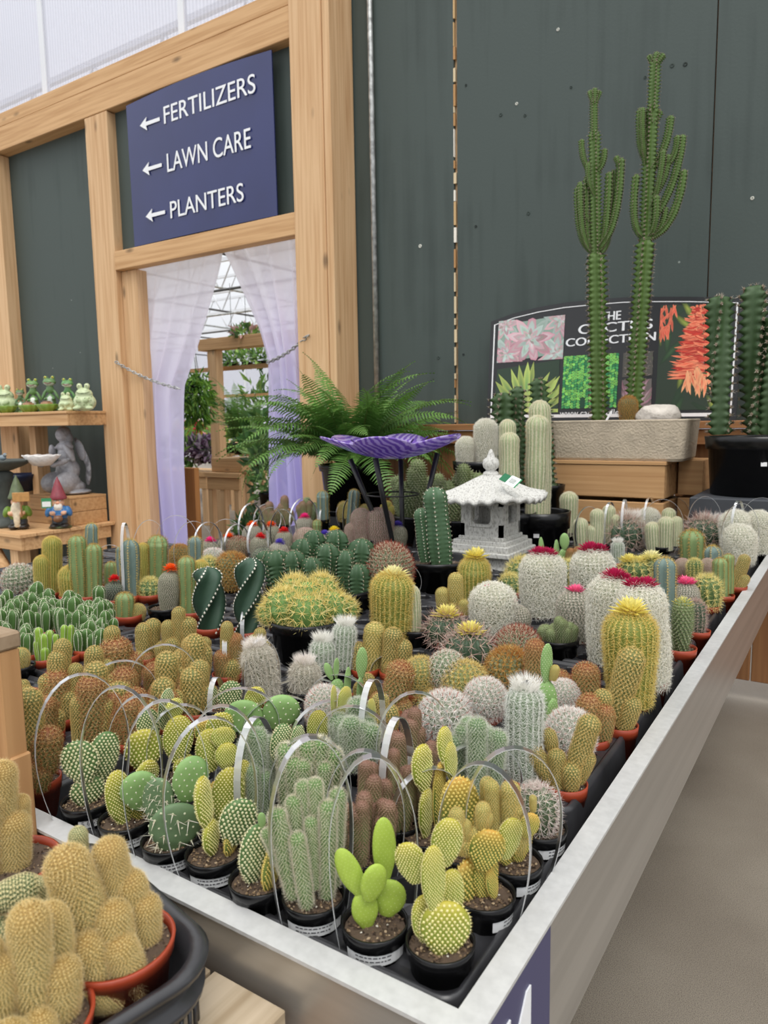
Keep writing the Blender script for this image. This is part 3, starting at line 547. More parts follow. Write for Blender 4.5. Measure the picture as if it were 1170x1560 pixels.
PROTO = {}
def stem_proto(kd, asp, var=0):
    key = (kd, asp, var)
    if key in PROTO: return PROTO[key]
    p = K[kd]; r_ = np.random.default_rng(abs(hash(kd)) % 1000 if False else sum(map(ord, kd))*7+int(asp*10)+var*101)
    H = asp; cap = min(p['cap'], H*.62); bot = p['bot']
    def prof(z):
        z = np.asarray(z, float); t = np.clip(z/(.55*H), 0, 1); lo = bot+(1-bot)*np.sin(t*np.pi/2)
        zc = np.clip((z-(H-cap))/cap, 0, 1); return lo*np.sqrt(np.maximum(1-zc**2, 0))
    ribs = p['ribs']; dep = p['depth']; ph = r_.uniform(0, 6)
    wob = r_.uniform(-.05, .05, 3)
    def S(th, z):
        r = prof(z)*(1+wob[0]*np.sin(z*1.3+ph)+wob[1]*np.sin(2*th+ph))
        if ribs:
            sn = np.abs(np.sin(ribs*(th-p['tw']*z)/2))**p['pw']; r = r*(1-dep*sn)
            if p['wave']: r = r*(1+p['wave']*(1-sn)*np.cos(2*np.pi*(z/p['s']-.5)))
        return np.stack([r*np.cos(th), r*np.sin(th), np.broadcast_to(z, np.shape(r))], -1)
    nc = ribs*(6 if ribs <= 8 else 4 if ribs < 14 else 2) if ribs else 20
    zc = np.arange(0, H-cap, p['s']/5 if p['wave'] else .22 if p['tw'] else .35); zs = np.concatenate([zc, H-cap+cap*np.sin(np.linspace(0, np.pi/2, 9))])
    th = np.arange(nc)*2*np.pi/nc; V = S(th[None]+(p['tw']*zs[:, None] if p['tw'] else 0), zs[:, None]+0*th[None]); m = len(zs)
    V = V.reshape(-1, 3); i, j = np.meshgrid(np.arange(m-1), np.arange(nc), indexing='ij'); j2 = (j+1) % nc
    Q = np.stack([i*nc+j, i*nc+j2, (i+1)*nc+j2, (i+1)*nc+j], -1).reshape(-1, 4)
    base = hexc(p['col']); tip = hexc(p['tip']) if p['tip'] else base*1.12
    tz = np.clip((V[:, 2]/H-.5)/.5, 0, 1)[:, None]**1.5; col = base*(1-tz)+tip*tz; col = col*r_.uniform(.93, 1.07, (len(V), 1))
    # areoles
    zf = np.linspace(0, H, 400); rf = prof(zf); arc = np.concatenate([[0], np.cumsum(np.hypot(np.diff(zf), np.diff(rf)))]); s = p['s']; st = s*(.8 if not ribs else 1)
    za = np.interp(np.arange(s*.5, arc[-1]-s*.15, st), arc, zf); A = []; 
    for k, z in enumerate(za):
        if ribs: a = np.arange(ribs)*2*np.pi/ribs+p['tw']*z; 
        else: n = max(3, int(round(2*np.pi*float(prof(z))/s))); a = (np.arange(n)+.5*(k % 2))*2*np.pi/n+r_.uniform(-.04, .04)
        if ribs and 2*np.pi*float(prof(z))/ribs < s*.22: continue
        A.append(np.stack([a, np.full(len(a), z)], 1))
    A = np.concatenate(A); P = S(A[:, 0], A[:, 1]); dz = .02; P1 = S(A[:, 0], np.minimum(A[:, 1]+dz, H)); P0 = S(A[:, 0]-p['tw']*0, np.maximum(A[:, 1]-dz, 0))
    tv = P1-P0; rad = np.stack([np.cos(A[:, 0]), np.sin(A[:, 0]), 0*A[:, 0]], 1); tv /= np.linalg.norm(tv, axis=1)[:, None]+1e-9
    rd = (rad*tv).sum(1)[:, None]; Nn = rad-tv*rd; Nn[A[:, 1] > H*.985] += [0, 0, 1]; Nn /= np.linalg.norm(Nn, axis=1)[:, None]+1e-9
    mb = MB(); mb.add(V, None, Q, col, True); ac = hexc(p['ac']) if p['ac'] else base*1.2
    ref = np.where(np.abs(Nn[:, 2:3]) < .95, [[0, 0, 1.]], [[1., 0, 0]]); U = np.cross(ref, Nn); U /= np.linalg.norm(U, axis=1)[:, None]; W_ = np.cross(Nn, U)
    if not ribs:
        nb = 5; a = np.arange(nb)*2*np.pi/nb; R = s*.50; fac = np.clip(prof(A[:, 1])*2.2, .25, 1)[:, None, None]
        ring = P[:, None]+(U[:, None]*np.cos(a)[None, :, None]+W_[:, None]*np.sin(a)[None, :, None])*R*fac-Nn[:, None]*.03
        apex = P+Nn*p['bump']; Vb = np.concatenate([ring, apex[:, None]], 1).reshape(-1, 3); b0 = np.arange(len(A))[:, None]*6
        T = np.concatenate([b0+[q, (q+1) % nb, nb] for q in range(nb)]); tzz = np.clip((P[:, 2]/H-.5)/.5, 0, 1)[:, None]**1.5
        cr = base*(1-tzz)+tip*tzz; ca = ac*(1-tzz)+(tip if p['tip'] else ac)*tzz; Cb = np.concatenate([np.repeat(cr[:, None], nb, 1), ca[:, None]], 1).reshape(-1, 3); mb.add(Vb, T, None, Cb, True); A0 = apex
    else:
        A0 = P; z_ = p['asz']
        if z_:
            fac = np.clip(prof(A[:, 1])*1.8, .3, 1)[:, None]
            Vb = np.stack([P+U*z_*fac, P+W_*z_*fac*1.3, P-U*z_*fac, P-W_*z_*fac*1.3, P+Nn*z_*.8], 1).reshape(-1, 3); b0 = np.arange(len(A))[:, None]*5
            T = np.concatenate([b0+[q, (q+1) % 4, 4] for q in range(4)]); mb.add(Vb, T, None, np.tile(ac, (len(Vb), 1)), True)
    body = mb.me('stem', FLESH); sp = spines(A0, Nn, p['sp'], r_)
    if p['crown']:
        n, ln, cc = p['crown']; zz = H-cap*r_.uniform(0, .28, n)**1.0; aa = r_.uniform(0, 2*np.pi, n); Pc = S(aa, zz); Nc = np.stack([np.cos(aa)*.8, np.sin(aa)*.8, r_.uniform(.5, 1.6, n)], 1); Nc /= np.linalg.norm(Nc, axis=1)[:, None]
        s2 = spines(Pc, Nc, [(1, ln, 0, 35, .012, cc, cc, 0)], r_); sp = (np.concatenate([sp[0], s2[0]]), np.concatenate([sp[1], s2[1]+len(sp[0])]), np.concatenate([sp[2], s2[2]]))
    spm = mesh('spines', sp[0], sp[1], None, sp[2], False, [SPINE])
    PROTO[key] = (body, spm); return PROTO[key]

def pad_proto(kd, asp, var=0):
    key = (kd, asp, var)
    if key in PROTO: return PROTO[key]
    p = K[kd]; r_ = np.random.default_rng(sum(map(ord, kd))+int(asp*10)+var*31); H = 2*asp; ph = r_.uniform(0, 6)
    def wid(t): t = np.clip(t, 0, 1); return np.maximum(1-np.abs(2*t**.92-1)**2.5, 0)**.5*(.58+.42*np.sin(np.clip(t/.55, 0, 1)*np.pi/2))+.16*np.clip(1-t*7, 0, 1)
    thk = .26 if asp < 1.25 else .30
    def S(u, t, side):
        w_ = wid(t); y = side*thk*(1-np.abs(u)**2.4)**.5*np.minimum(1, w_*1.2)
        return np.stack([u*w_, y+.10*np.sin(t*3+ph)*(t), t*H], -1)
    nt_ = 16; t = 1-np.cos(np.linspace(0, np.pi, nt_+1)); t = t/2; aa = np.arange(22)*2*np.pi/22
    U_, T_ = np.cos(aa)[None]+0*t[:, None], t[:, None]+0*aa[None]; V = S(U_, T_, np.where(np.sin(aa) >= 0, 1, -1)[None]); 
    V = V.reshape(-1, 3); nc = 22; i, j = np.meshgrid(np.arange(nt_), np.arange(nc), indexing='ij'); j2 = (j+1) % nc
    Q = np.stack([i*nc+j, i*nc+j2, (i+1)*nc+j2, (i+1)*nc+j], -1).reshape(-1, 4); base = hexc(p['col']); tip = hexc(p['tip']) if p.get('tip') else base*1.1
    tz = np.clip((V[:, 2]/H-.45)/.55, 0, 1)[:, None]**2; col = (base*(1-tz)+tip*tz)*r_.uniform(.94, 1.06, (len(V), 1)); mb = MB(); mb.add(V, None, Q, col, True)
    s = p['s']; pts = []
    for k, tt in enumerate(np.arange(s*.35, H-s*.1, s*.72)):
        w_ = float(wid(tt/H)); off = .5*(k % 2)
        for x in np.arange(-math.ceil(1/s)-1, math.ceil(1/s)+2):
            u = (x+off)*s/max(w_, .05)
            if abs(u) < .97:
                for sd in (1, -1): pts.append((u+r_.uniform(-.02, .02), tt/H, sd))
        for sg_ in (-1, 1): pts.append((sg_*.995, tt/H, 1))
    pts = np.array(pts); pts[:, 0] = np.clip(pts[:, 0], -.995, .995); P = S(pts[:, 0], pts[:, 1], pts[:, 2]); e = .01
    du = S(np.clip(pts[:, 0]+e, -1, 1), pts[:, 1], pts[:, 2])-S(np.clip(pts[:, 0]-e, -1, 1), pts[:, 1], pts[:, 2]); dt = S(pts[:, 0], np.clip(pts[:, 1]+e, 0, 1), pts[:, 2])-S(pts[:, 0], np.clip(pts[:, 1]-e, 0, 1), pts[:, 2])
    Nn = np.cross(du, dt)*-pts[:, 2:3]; Nn /= np.linalg.norm(Nn, axis=1)[:, None]+1e-9
    edge = np.abs(pts[:, 0]) > .98; Nn[edge] = np.stack([np.sign(pts[edge, 0]), 0*pts[edge, 0], 0*pts[edge, 0]], 1)
    ref = np.where(np.abs(Nn[:, 2:3]) < .95, [[0, 0, 1.]], [[1., 0, 0]]); U = np.cross(ref, Nn); U /= np.linalg.norm(U, axis=1)[:, None]+1e-9; W_ = np.cross(Nn, U); z_ = p['asz']
    a = np.arange(6)*np.pi/3; ring = P[:, None]+(U[:, None]*np.cos(a)[None, :, None]+W_[:, None]*np.sin(a)[None, :, None])*z_-Nn[:, None]*.004; mid = P[:, None]+(U[:, None]*np.cos(a)[None, :, None]+W_[:, None]*np.sin(a)[None, :, None])*z_*.6+Nn[:, None]*z_*.55
    Vb = np.concatenate([ring, mid, (P+Nn*z_*.75)[:, None]], 1).reshape(-1, 3); b0 = np.arange(len(P))[:, None]*13
    Qb = np.concatenate([b0+[q, (q+1) % 6, 6+(q+1) % 6, 6+q] for q in range(6)]); Tb = np.concatenate([b0+[6+q, 6+(q+1) % 6, 12] for q in range(6)])
    body = mb.me('pad', FLESH)
    ca = hexc(p['ac']); dots = mesh('areoles', Vb, Tb, Qb, np.tile(ca, (len(Vb), 1))*r_.uniform(.92, 1.05, (len(Vb), 1)), True, [SPINE])
    if p.get('long'):
        selm = r_.uniform(0, 1, len(P)) < .5; sp = spines(P[selm], Nn[selm], [(3, .5, 10, 55, .018, '#f2eedd', '#dcd2b8', 0)], r_)
    else: sp = spines(P, Nn, [(4, z_*2.0, 10, 60, z_*.2, p['ac'], p['gc'], 0)], r_)
    dv = np.concatenate([Vb, sp[0]]); dots = mesh('spines', dv, np.concatenate([Tb, sp[1]+len(Vb)]), Qb, np.concatenate([np.tile(ca, (len(Vb), 1)), sp[2]]), False, [SPINE])
    PROTO[key] = (body, dots); return PROTO[key]

# ------------------------------------------------------------------ flowers, pots, soil, labels, handles
def flower_me(layers, n, c1, c2, cc, open0, open1, name, pw=.16):
    r_ = np.random.default_rng(len(name)); mb = MB()
    for L_ in range(layers):
        f = L_/max(1, layers-1); el = math.radians(open0+(open1-open0)*f); ln = 1.0-.35*f; a = np.arange(n)*2*np.pi/n+L_*.37
        for k in a:
            e = el+r_.uniform(-.12, .12); l = ln*r_.uniform(.85, 1.1); d = NP_([math.cos(k)*math.cos(e), math.sin(k)*math.cos(e), math.sin(e)]); s = NP_([-math.sin(k), math.cos(k), 0]); up = np.cross(d, s)*-1
            V = [d*.12-s*.03, d*.12+s*.03, d*l*.6+s*pw*.6-up*.05, d*l*.6-s*pw*.6-up*.05, d*l*.6+up*.03, d*l+up*-.06]; c = hexc(c1)*(1-f)+hexc(c2)*f
            mb.add(NP_(V), [(0, 1, 4), (0, 4, 3), (1, 2, 4), (3, 4, 5), (4, 2, 5)], None, c*r_.uniform(.85, 1.12), False)
    mb.ell((0, 0, .16), (.2, .2, .14), hexc(cc), 10, 5); return mb.me(name, PETAL)
FLW = {'magenta': flower_me(6, 18, '#b01848', '#d42c66', '#d84878', 12, 80, 'magenta'), 'pink': flower_me(4, 15, '#ee5a90', '#ff8ab4', '#f0d890', 18, 70, 'pinkf'),
       'yellow': flower_me(5, 18, '#f0e070', '#fbf3a0', '#e8d860', 8, 80, 'yellowfl'), 'cream': flower_me(5, 18, '#f2eaa0', '#fbf6c8', '#efe59a', 6, 75, 'creamfl1'),
       'orange': flower_me(6, 16, '#f0641c', '#ff7a2a', '#f05a18', -10, 85, 'orangefl12'), 'red': flower_me(6, 16, '#e01c28', '#f03a38', '#d01820', -10, 85, 'redfl123'),
       'hotpink': flower_me(6, 16, '#f0208a', '#ff50a8', '#e01880', -10, 85, 'hotpinkfl'), 'violet': flower_me(6, 16, '#5a48b8', '#7460d0', '#4a38a8', -10, 85, 'violetfl'), 'lemon': flower_me(6, 16, '#f2d820', '#fbe840', '#e8c810', -10, 85, 'lemonfl')}
def pot_me(r, h, col=(1, 1, 1), rimh=.22, n=28, taper=.78):
    rh = h*rimh
    return MB().lathe([(r*taper*.9, .0), (r*taper, .0), (r*.93, h-rh), (r*.985, h-rh), (r, h-rh*.4), (r*1.02, h), (r*.96, h+.0005), (r*.94, h-.006), (r*.90, h-.02), (r*.88, h-.03), (0, h-.03)], n, col)
def soil_me(r, seed=0, n=150, c='#5a4a3c'):
    r_ = np.random.default_rng(seed); mb = MB(); rr = np.array([0, .35, .7, 1.0]); k = 20; V = [(0, 0, .002)]
    for q in rr[1:]:
        for a in np.arange(k)*2*np.pi/k: V.append((q*r*math.cos(a), q*r*math.sin(a), r_.uniform(-.0015, .002)*(q < .99)))
    T = [(0, 1+i, 1+(i+1) % k) for i in range(k)]; Q = [(1+b*k+i, 1+(b+1)*k+i, 1+(b+1)*k+(i+1) % k, 1+b*k+(i+1) % k) for b in range(2) for i in range(k)]
    mb.add(V, T, Q, hexc(c), True); pal = [hexc(x) for x in ('#3a2d22', '#6f5a46', '#8c7558', '#b09a7c', '#4a3a2c', '#d9d2c4')]
    for _ in range(n):
        a = r_.uniform(0, 6.28); q = math.sqrt(r_.uniform(0, .95))*r; s = r_.uniform(.0009, .0022); p = NP_([q*math.cos(a), q*math.sin(a), s*.4+.001]); ci = r_.integers(0, 5) if r_.uniform() < .96 else 5
        d = r_.uniform(.6, 1.3, 3)*s; V = p+NP_([(d[0], 0, 0), (0, d[1], 0), (-d[0], 0, 0), (0, -d[1], 0), (0, 0, d[2])]); mb.add(V, [(0, 1, 4), (1, 2, 4), (2, 3, 4), (3, 0, 4)], None, pal[ci], False)
    return mb.me('soil', SOIL)
POTS = {'b': (.0325, .060, pot_me(.0325, .060).me('pot', BLACKP)), 't': (.029, .055, pot_me(.029, .055, rimh=.3).me('pot', TERRA)), 'T': (.036, .060, pot_me(.036, .060, rimh=.3).me('pot', TERRA)), 'B': (.045, .075, pot_me(.045, .075).me('pot', BLACKP))}
SOILS = {k: soil_me(v[0]*.92, i, 170 if k == 'b' else 90) for i, (k, v) in enumerate(POTS.items())}
def label_me(r, h, a0, a1, z0, z1, kindl='band'):
    mb = MB(); n = 12; a = np.radians(np.linspace(a0, a1, n)); V = []
    for z, rr in ((z0, r*(.80+.17*z0/h)+.0006), (z1, r*(.80+.17*z1/h)+.0006)): V += [(rr*math.cos(t), rr*math.sin(t), z) for t in a]
    mb.add(V, None, [(i, i+1, n+i+1, n+i) for i in range(n-1)], (.82, .83, .83)); return mb, V, n
def band_label(parent, r, h, az):
    mb, V, n = label_me(r, h, az-62, az+62, h*.575, h*.78)
    for row, zz in enumerate((.715, .645)):
        tt = az-38
        while tt < az+30:
            w_ = random.uniform(3, 9); q = [(tt, zz), (tt+w_, zz), (tt+w_, zz+.022), (tt, zz+.022)]; rr = lambda z: r*(.80+.17*z)+.0010
            mb.add([(rr(z)*math.cos(math.radians(a)), rr(z)*math.sin(math.radians(a)), z*h) for a, z in q], None, [(0, 1, 2, 3)], (.06, .06, .07)); tt += w_+2.2
    return mb.build('pot_label', PAPER, parent)
def handle_me(a, H, w_=.0095, r0=.030, z0=.02):
    """closed plastic carrying loop: legs start at the pot wall, bulge out and meet in an arch"""
    P = []
    for t in np.linspace(0, 1, 9)[:-1]: P.append((r0+(a-r0)*math.sin(t*math.pi/2)**.8, z0+(H*.58-z0)*t))
    for t in np.linspace(0, math.pi, 17): P.append((a*math.cos(t), H*.58+(H*.42)*math.sin(t)))
    for t in np.linspace(1, 0, 9)[1:]: P.append((-(r0+(a-r0)*math.sin(t*math.pi/2)**.8), z0+(H*.58-z0)*t))
    P = NP_(P); d = np.gradient(P, axis=0); d /= np.linalg.norm(d, axis=1)[:, None]; nrm = np.stack([d[:, 1], -d[:, 0]], 1); V = []; th = .0004
    for p, q in zip(P, nrm):
        for s, y in ((1, -1), (1, 1), (-1, 1), (-1, -1)): V.append((p[0]+q[0]*th*s, y*w_/2, p[1]+q[1]*th*s))
    m = len(P); Q = [(i*4+k, (i+1)*4+k, (i+1)*4+(k+1) % 4, i*4+(k+1) % 4) for i in range(m-1) for k in range(4)]
    return mesh('carry_handle', V, None, Q, None, False, [CLEAR])

PZ = .805      # pots stand a little down in the tray cells
def q_asp(v, step=.5, lo=.8): return max(lo, round(v/step)*step)
def add_stem(root, base, st, rim, var):
    """st = (kind, base px, base py, tip px, tip py, width px, [yaw deg for pads], [depth shift m])"""
    kd, bx, by, tx, ty, wp = st[:6]; dz = st[7] if len(st) > 7 else 0; yaw = st[6] if len(st) > 6 else random.uniform(-25, 25)
    n = Vector((base.x, base.y, 0)).normalized(); b = onv(bx, by, base)+n*dz; t = onv(tx, ty, base)+n*dz; s = mpp(b); wd = wp*s
    ax = t-b; L = ax.length; az = ax.normalized(); rt = Vector((n.y, -n.x, 0)); xx = (rt-az*rt.dot(az)).normalized(); yy = az.cross(xx)
    isp = K[kd]['mode'] == 'pad'
    if isp:
        wt = wd/max(.45, abs(math.cos(math.radians(yaw)))+.26*abs(math.sin(math.radians(yaw)))); r = wt/2*1.06; asp = q_asp(L/(2*r), .25, .75); me = pad_proto(kd, asp, var % 2); sc = L/(2*asp); sx = r
    else:
        r = wd/2; asp = q_asp(L/r, .5 if L/r < 5 else 1.0, 1.0); me = stem_proto(kd, asp, var % 3); sc = L/asp; sx = r; yaw = yaw if len(st) > 6 and st[6] is not None else random.uniform(0, 360)
    R = Matrix(((xx.x, yy.x, az.x, 0), (xx.y, yy.y, az.y, 0), (xx.z, yy.z, az.z, 0), (0, 0, 0, 1)))
    M = Matrix.Translation(b-root.location) @ R @ Matrix.Rotation(math.radians(yaw), 4, 'Z') @ Matrix.Diagonal((sx, sx, sc, 1))
    o = ob('pad' if isp else 'stem', me[0], root, M); sp = ob('spines', me[1], o, None, 'stuff'); return o
def auto(kd, cx, by, topy, W, n, wp, seed=0, fan=.75, lo=.5):
    r_ = random.Random(seed*17+int(cx)+int(by)); out = []; H = by-topy
    for k in range(n):
        f = (k+.5)/n*2-1 if n > 1 else 0; f += r_.uniform(-.25, .25)/max(1, n/2); h = 1.0 if k == n//2 else r_.uniform(lo, .95)
        kk = kd if isinstance(kd, str) else r_.choice(kd); hh = h*H*(1-.15*abs(f)); w_ = wp*r_.uniform(.85, 1.12)
        out.append((kk, cx+f*W*.5*fan*.6, by+2, cx+f*(W*.5-w_*.35), by-hh, w_, None, r_.uniform(-.3, .3)*W*.0011 if n > 2 else 0))
    return out
GRP = 'potted cacti and succulents on the display bench'
NAMES = {'cactus': 'potted_cactus'}
HC = {}
CNT = [0]
def P(label, px, py, pot, stems, handle=None, fl=None, name='potted_cactus', z=None, band=0, sticker=0, group=GRP, cat='cactus', zp=None):
    """one potted plant: px,py is the middle of the soil in the photograph; all turned into metres at once"""
    CNT[0] += 1; i = CNT[0]; pr, ph, pm = POTS[pot]; z0 = PZ if zp is None else zp; zr = z0+ph-.004 if z is None else z
    base = onz(px, py, zr); root = thing(name, label, cat, (base.x, base.y, z0), 0, group); base = Vector((base.x, base.y, zr))
    ang = math.degrees(math.atan2(-base.y, -base.x)); 
    po = ob('pot', pm, root, Matrix.Rotation(i*.7, 4, 'Z')); sl = ob('soil', SOILS[pot], root, Matrix.Translation((0, 0, ph-.007)) @ Matrix.Rotation(i*1.3, 4, 'Z'))
    for k, s in enumerate(stems): add_stem(root, base, s, pr, i+k)
    for f in (fl or []):
        c, fx, fy, fr = f[:4]; p = onv(fx, fy, base)+Vector((base.x, base.y, 0)).normalized()*(f[4] if len(f) > 4 else 0); R_ = fr*mpp(p)*(1.35 if c in ('magenta', 'pink', 'yellow', 'cream') else 1.2)
        ob('flower', FLW[c], root, Matrix.Translation(p-root.location+Vector((0, 0, -R_*.18))) @ Matrix.Rotation(i, 4, 'Z') @ Matrix.Scale(R_, 4))
    if handle:
        a_px, ty, yw = handle; s = mpp(base); a = max(.02, a_px*s); H = onv(px, ty, base).z-z0; key = (round(a, 3), round(H, 2))
        if key not in HC: HC[key] = handle_me(key[0], key[1], .0095, pr*.97)
        ob('carry_handle', HC[key], root, Matrix.Rotation(math.radians(ang+90+yw), 4, 'Z'))
    if band: band_label(root, pr, ph, ang+band-1)
    if sticker:
        mb, V, n = label_me(pr, ph, ang-24, ang+22, ph*.60, ph*.90); lb = mb.build('price_sticker', PAPER, root); a_ = math.radians(ang-1); n_ = Vector((math.cos(a_), math.sin(a_), 0)); r2_ = Vector((-n_.y, n_.x, 0)); c_ = n_*(pr*.955+.0012)-r2_*.009+Vector((0, 0, ph*.68)); ob('price_print', text_me('$ 6.59', mat('grey_print', .8, col=(.12, .12, .13)), .0085), lb, Matrix(((r2_.x, 0, n_.x, c_.x), (r2_.y, 0, n_.y, c_.y), (0, 1, 0, c_.z), (0, 0, 0, 1))))
    return root

# ================================================================== THE CACTI (front rows first)
pn = 'prickly_pear'; fc = 'finger_cactus'; cc_ = 'column_cactus'; bc = 'ball_cactus'
# ---- front row, black pots, from the left end to the corner
P('dark green bunny-ear cactus with price sticker on its pot, leftmost of front row', 133, 1222, 'b', [('pad_w', 131, 1228, 136, 1182, 48, 12), ('pad_w', 130, 1190, 113, 1128, 50, -10, -.004), ('pad_w', 148, 1200, 166, 1120, 46, 15, .012)], handle=(66, 1030, 8), name=pn, sticker=1)
P('bunny-ear cactus with one smooth pale pad, second from left in front row', 191, 1250, 'b', [('pad_y', 192, 1256, 172, 1175, 40, 35), ('pad_s', 214, 1226, 210, 1168, 54, 0, -.012), ('pad_g', 218, 1252, 212, 1212, 36, 20, .006), ('pad_y', 205, 1222, 232, 1165, 40, 40, .012)], handle=(58, 1048, -14), name=pn, band=1)
P('large smooth dark green prickly pear with white spines, third in the front row', 258, 1282, 'b', [('pad_d', 262, 1288, 272, 1214, 76, 4, -.012), ('pad_d', 238, 1262, 244, 1190, 48, -20, .01), ('pad_s', 284, 1222, 296, 1152, 54, 10, 0)], handle=(62, 1070, 0), name=pn, band=1)
P('prickly pear with tall yellow finger pad and dark spotted pad, fourth in front row', 326, 1302, 'b', [('pad_y', 326, 1300, 316, 1250, 30, 60), ('pad_y', 318, 1262, 304, 1184, 30, 65), ('pad_g', 350, 1302, 354, 1262, 28, 60), ('pad_w', 352, 1282, 372, 1214, 54, 8, -.006)], handle=(70, 1095, 14), name=pn, band=1)
P('spotted bunny-ear cactus with a small green bud, fifth in the front row', 395, 1342, 'b', [('pad_w', 384, 1344, 394, 1256, 50, 24), ('pad_g', 408, 1344, 424, 1268, 38, 50, -.012), ('pad_s', 400, 1262, 398, 1238, 12, 0)], name=pn)
P('tall clump of spiny cylindrical green stems in the middle of the front row', 478, 1368, 'b', [('cyl', 448, 1366, 420, 1234, 23), ('cyl', 468, 1372, 452, 1262, 21, None, -.01), ('cyl', 462, 1358, 446, 1222, 20, None, .01), ('cyl', 476, 1356, 461, 1202, 20, None, .015), ('cyl', 484, 1356, 480, 1196, 20, None, .012), ('cyl', 498, 1366, 500, 1222, 22), ('cyl', 508, 1360, 516, 1212, 21, None, .012), ('cyl', 480, 1352, 474, 1246, 18), ('cyl', 440, 1348, 404, 1272, 17, None, .01)], handle=(64, 1117, 18), name='cylinder_cactus', band=1)
P('smooth lime green prickly pear in the middle of the front row', 571, 1408, 'b', [('pad_l', 560, 1414, 552, 1358, 40, 10), ('pad_l', 588, 1404, 600, 1348, 48, -8, .008), ('pad_l', 552, 1366, 516, 1294, 34, 8), ('pad_l', 562, 1366, 575, 1308, 40, 14, -.008), ('pad_l', 588, 1354, 584, 1256, 36, 12, .012)], handle=(66, 1145, 4), name=pn, band=1)
P('yellow spotted bunny-ear cactus in the very corner of the bench', 671, 1437, 'b', [('pad_y', 676, 1446, 680, 1362, 74, 5, -.008), ('pad_y', 650, 1434, 640, 1364, 36, 40), ('pad_y', 664, 1378, 658, 1276, 38, 25, -.012), ('pad_y', 694, 1410, 684, 1336, 40, 30, .012), ('pad_y', 634, 1346, 618, 1282, 44, -6), ('pad_y', 676, 1330, 686, 1254, 46, 8, .01)], name=pn)
P('golden spotted prickly pear with many small fingers, second pot up from the bench corner', 737, 1363, 'b', [('pad_g', 718, 1374, 712, 1306, 52, 50), ('pad_g', 736, 1368, 742, 1300, 40, 20), ('pad_g', 734, 1318, 748, 1256, 52, 10, -.008), ('pad_g', 754, 1368, 746, 1318, 20, 60), ('pad_y', 770, 1312, 782, 1248, 38, 20, .004), ('yfing', 706, 1300, 694, 1232, 20), ('yfing', 718, 1290, 708, 1250, 16), ('yfing', 736, 1262, 736, 1224, 20), ('yfing', 712, 1300, 712, 1276, 24), ('yfing', 724, 1284, 720, 1262, 20), ('yfing', 740, 1260, 744, 1238, 14)], handle=(70, 1168, -14), name=pn, band=80)
P('yellow fingered prickly pear, third pot up from the bench corner', 782, 1313, 'b', [('pad_g', 776, 1318, 762, 1262, 34, 40), ('pad_g', 790, 1312, 800, 1250, 32, 30), ('yfing', 754, 1270, 748, 1190, 20), ('yfing', 776, 1270, 778, 1192, 25), ('yfing', 784, 1272, 786, 1224, 20), ('pad_g', 800, 1268, 812, 1232, 28, 10, -.01), ('yfing', 812, 1236, 812, 1212, 10), ('pad_w', 764, 1262, 760, 1234, 26, 20), ('yfing', 790, 1300, 796, 1250, 20)], handle=(72, 1140, 10), name=pn, band=70)
P('round cactus with long white needles, fourth pot up from the bench corner', 822, 1262, 'b', [('hookw', 818, 1268, 817, 1200, 60)], name=bc, band=60, fl=[])
# ---- second and third rows
P('prickly pear with round yellow spotted pads behind the smooth dark one', 345, 1258, 'b', [('pad_y', 344, 1262, 350, 1168, 48, 8), ('pad_y', 360, 1240, 372, 1164, 36, 30, .01), ('pad_g', 335, 1262, 330, 1200, 36, 40, .02), ('pad_y', 346, 1180, 346, 1140, 34, 10, .015), ('pad_y', 338, 1150, 343, 1118, 36, 10, .02), ('pad_y', 322, 1190, 316, 1124, 42, 30, .025)], handle=(60, 1075, -6), name=pn)
P('thin spiny grey-green columns left of the tall spiny clump', 392, 1236, 'b', [('gcyl', 392, 1240, 392, 1112, 24), ('gcyl', 378, 1240, 374, 1132, 21, None, .01), ('gcyl', 406, 1240, 410, 1128, 21, None, .008), ('gcyl', 390, 1240, 384, 1160, 20, None, -.012), ('gcyl', 404, 1240, 402, 1170, 20, None, -.01)], handle=(55, 1092, 60), name='cylinder_cactus')
P('dense clump of pale spiny stems behind the tall spiny clump', 474, 1240, 'b', [('cyl', 440, 1244, 436, 1134, 24), ('cyl', 456, 1250, 448, 1150, 23, None, -.01), ('cyl', 470, 1240, 470, 1128, 25), ('cyl', 484, 1240, 488, 1124, 24), ('cyl', 500, 1244, 508, 1140, 24), ('cyl', 462, 1240, 462, 1152, 20, None, -.015), ('cyl', 492, 1246, 494, 1156, 20, None, -.012), ('pad_w', 426, 1180, 430, 1112, 34, 25, .02), ('pad_w', 452, 1180, 454, 1114, 24, 30, .02)], handle=(62, 1116, 0), name='cylinder_cactus')
P('reddish brown knobbly crested cactus behind the lime green prickly pear', 558, 1300, 'b', auto('crist', 556, 1300, 1176, 96, 26, 20, 3, fan=1.0, lo=.3), handle=(60, 1140, -10), name='crested_cactus')
P('reddish brown knobbly crested cactus beside the double yellow fingers', 606, 1252, 'b', auto('crist', 598, 1252, 1132, 88, 24, 19, 5, fan=1.0, lo=.3), handle=(45, 1095, 60), name='crested_cactus')
P('reddish brown knobbly crested cactus behind a clear handle in the third row', 634, 1200, 'b', auto('crist', 630, 1200, 1078, 80, 22, 18, 9, fan=1.0, lo=.3), handle=(60, 1058, 5), name='crested_cactus')
P('tall yellow finger-pad cactus right of the crested cacti', 652, 1272, 'b', [('pad_y', 650, 1276, 648, 1200, 26, 60), ('pad_y', 648, 1204, 640, 1134, 36, 50), ('pad_g', 668, 1276, 672, 1170, 24, 60, .015), ('pad_y', 686, 1182, 674, 1118, 28, 55, .02), ('pad_y', 690, 1200, 686, 1142, 24, 55, .02)], handle=(62, 1170, 25), name=pn)
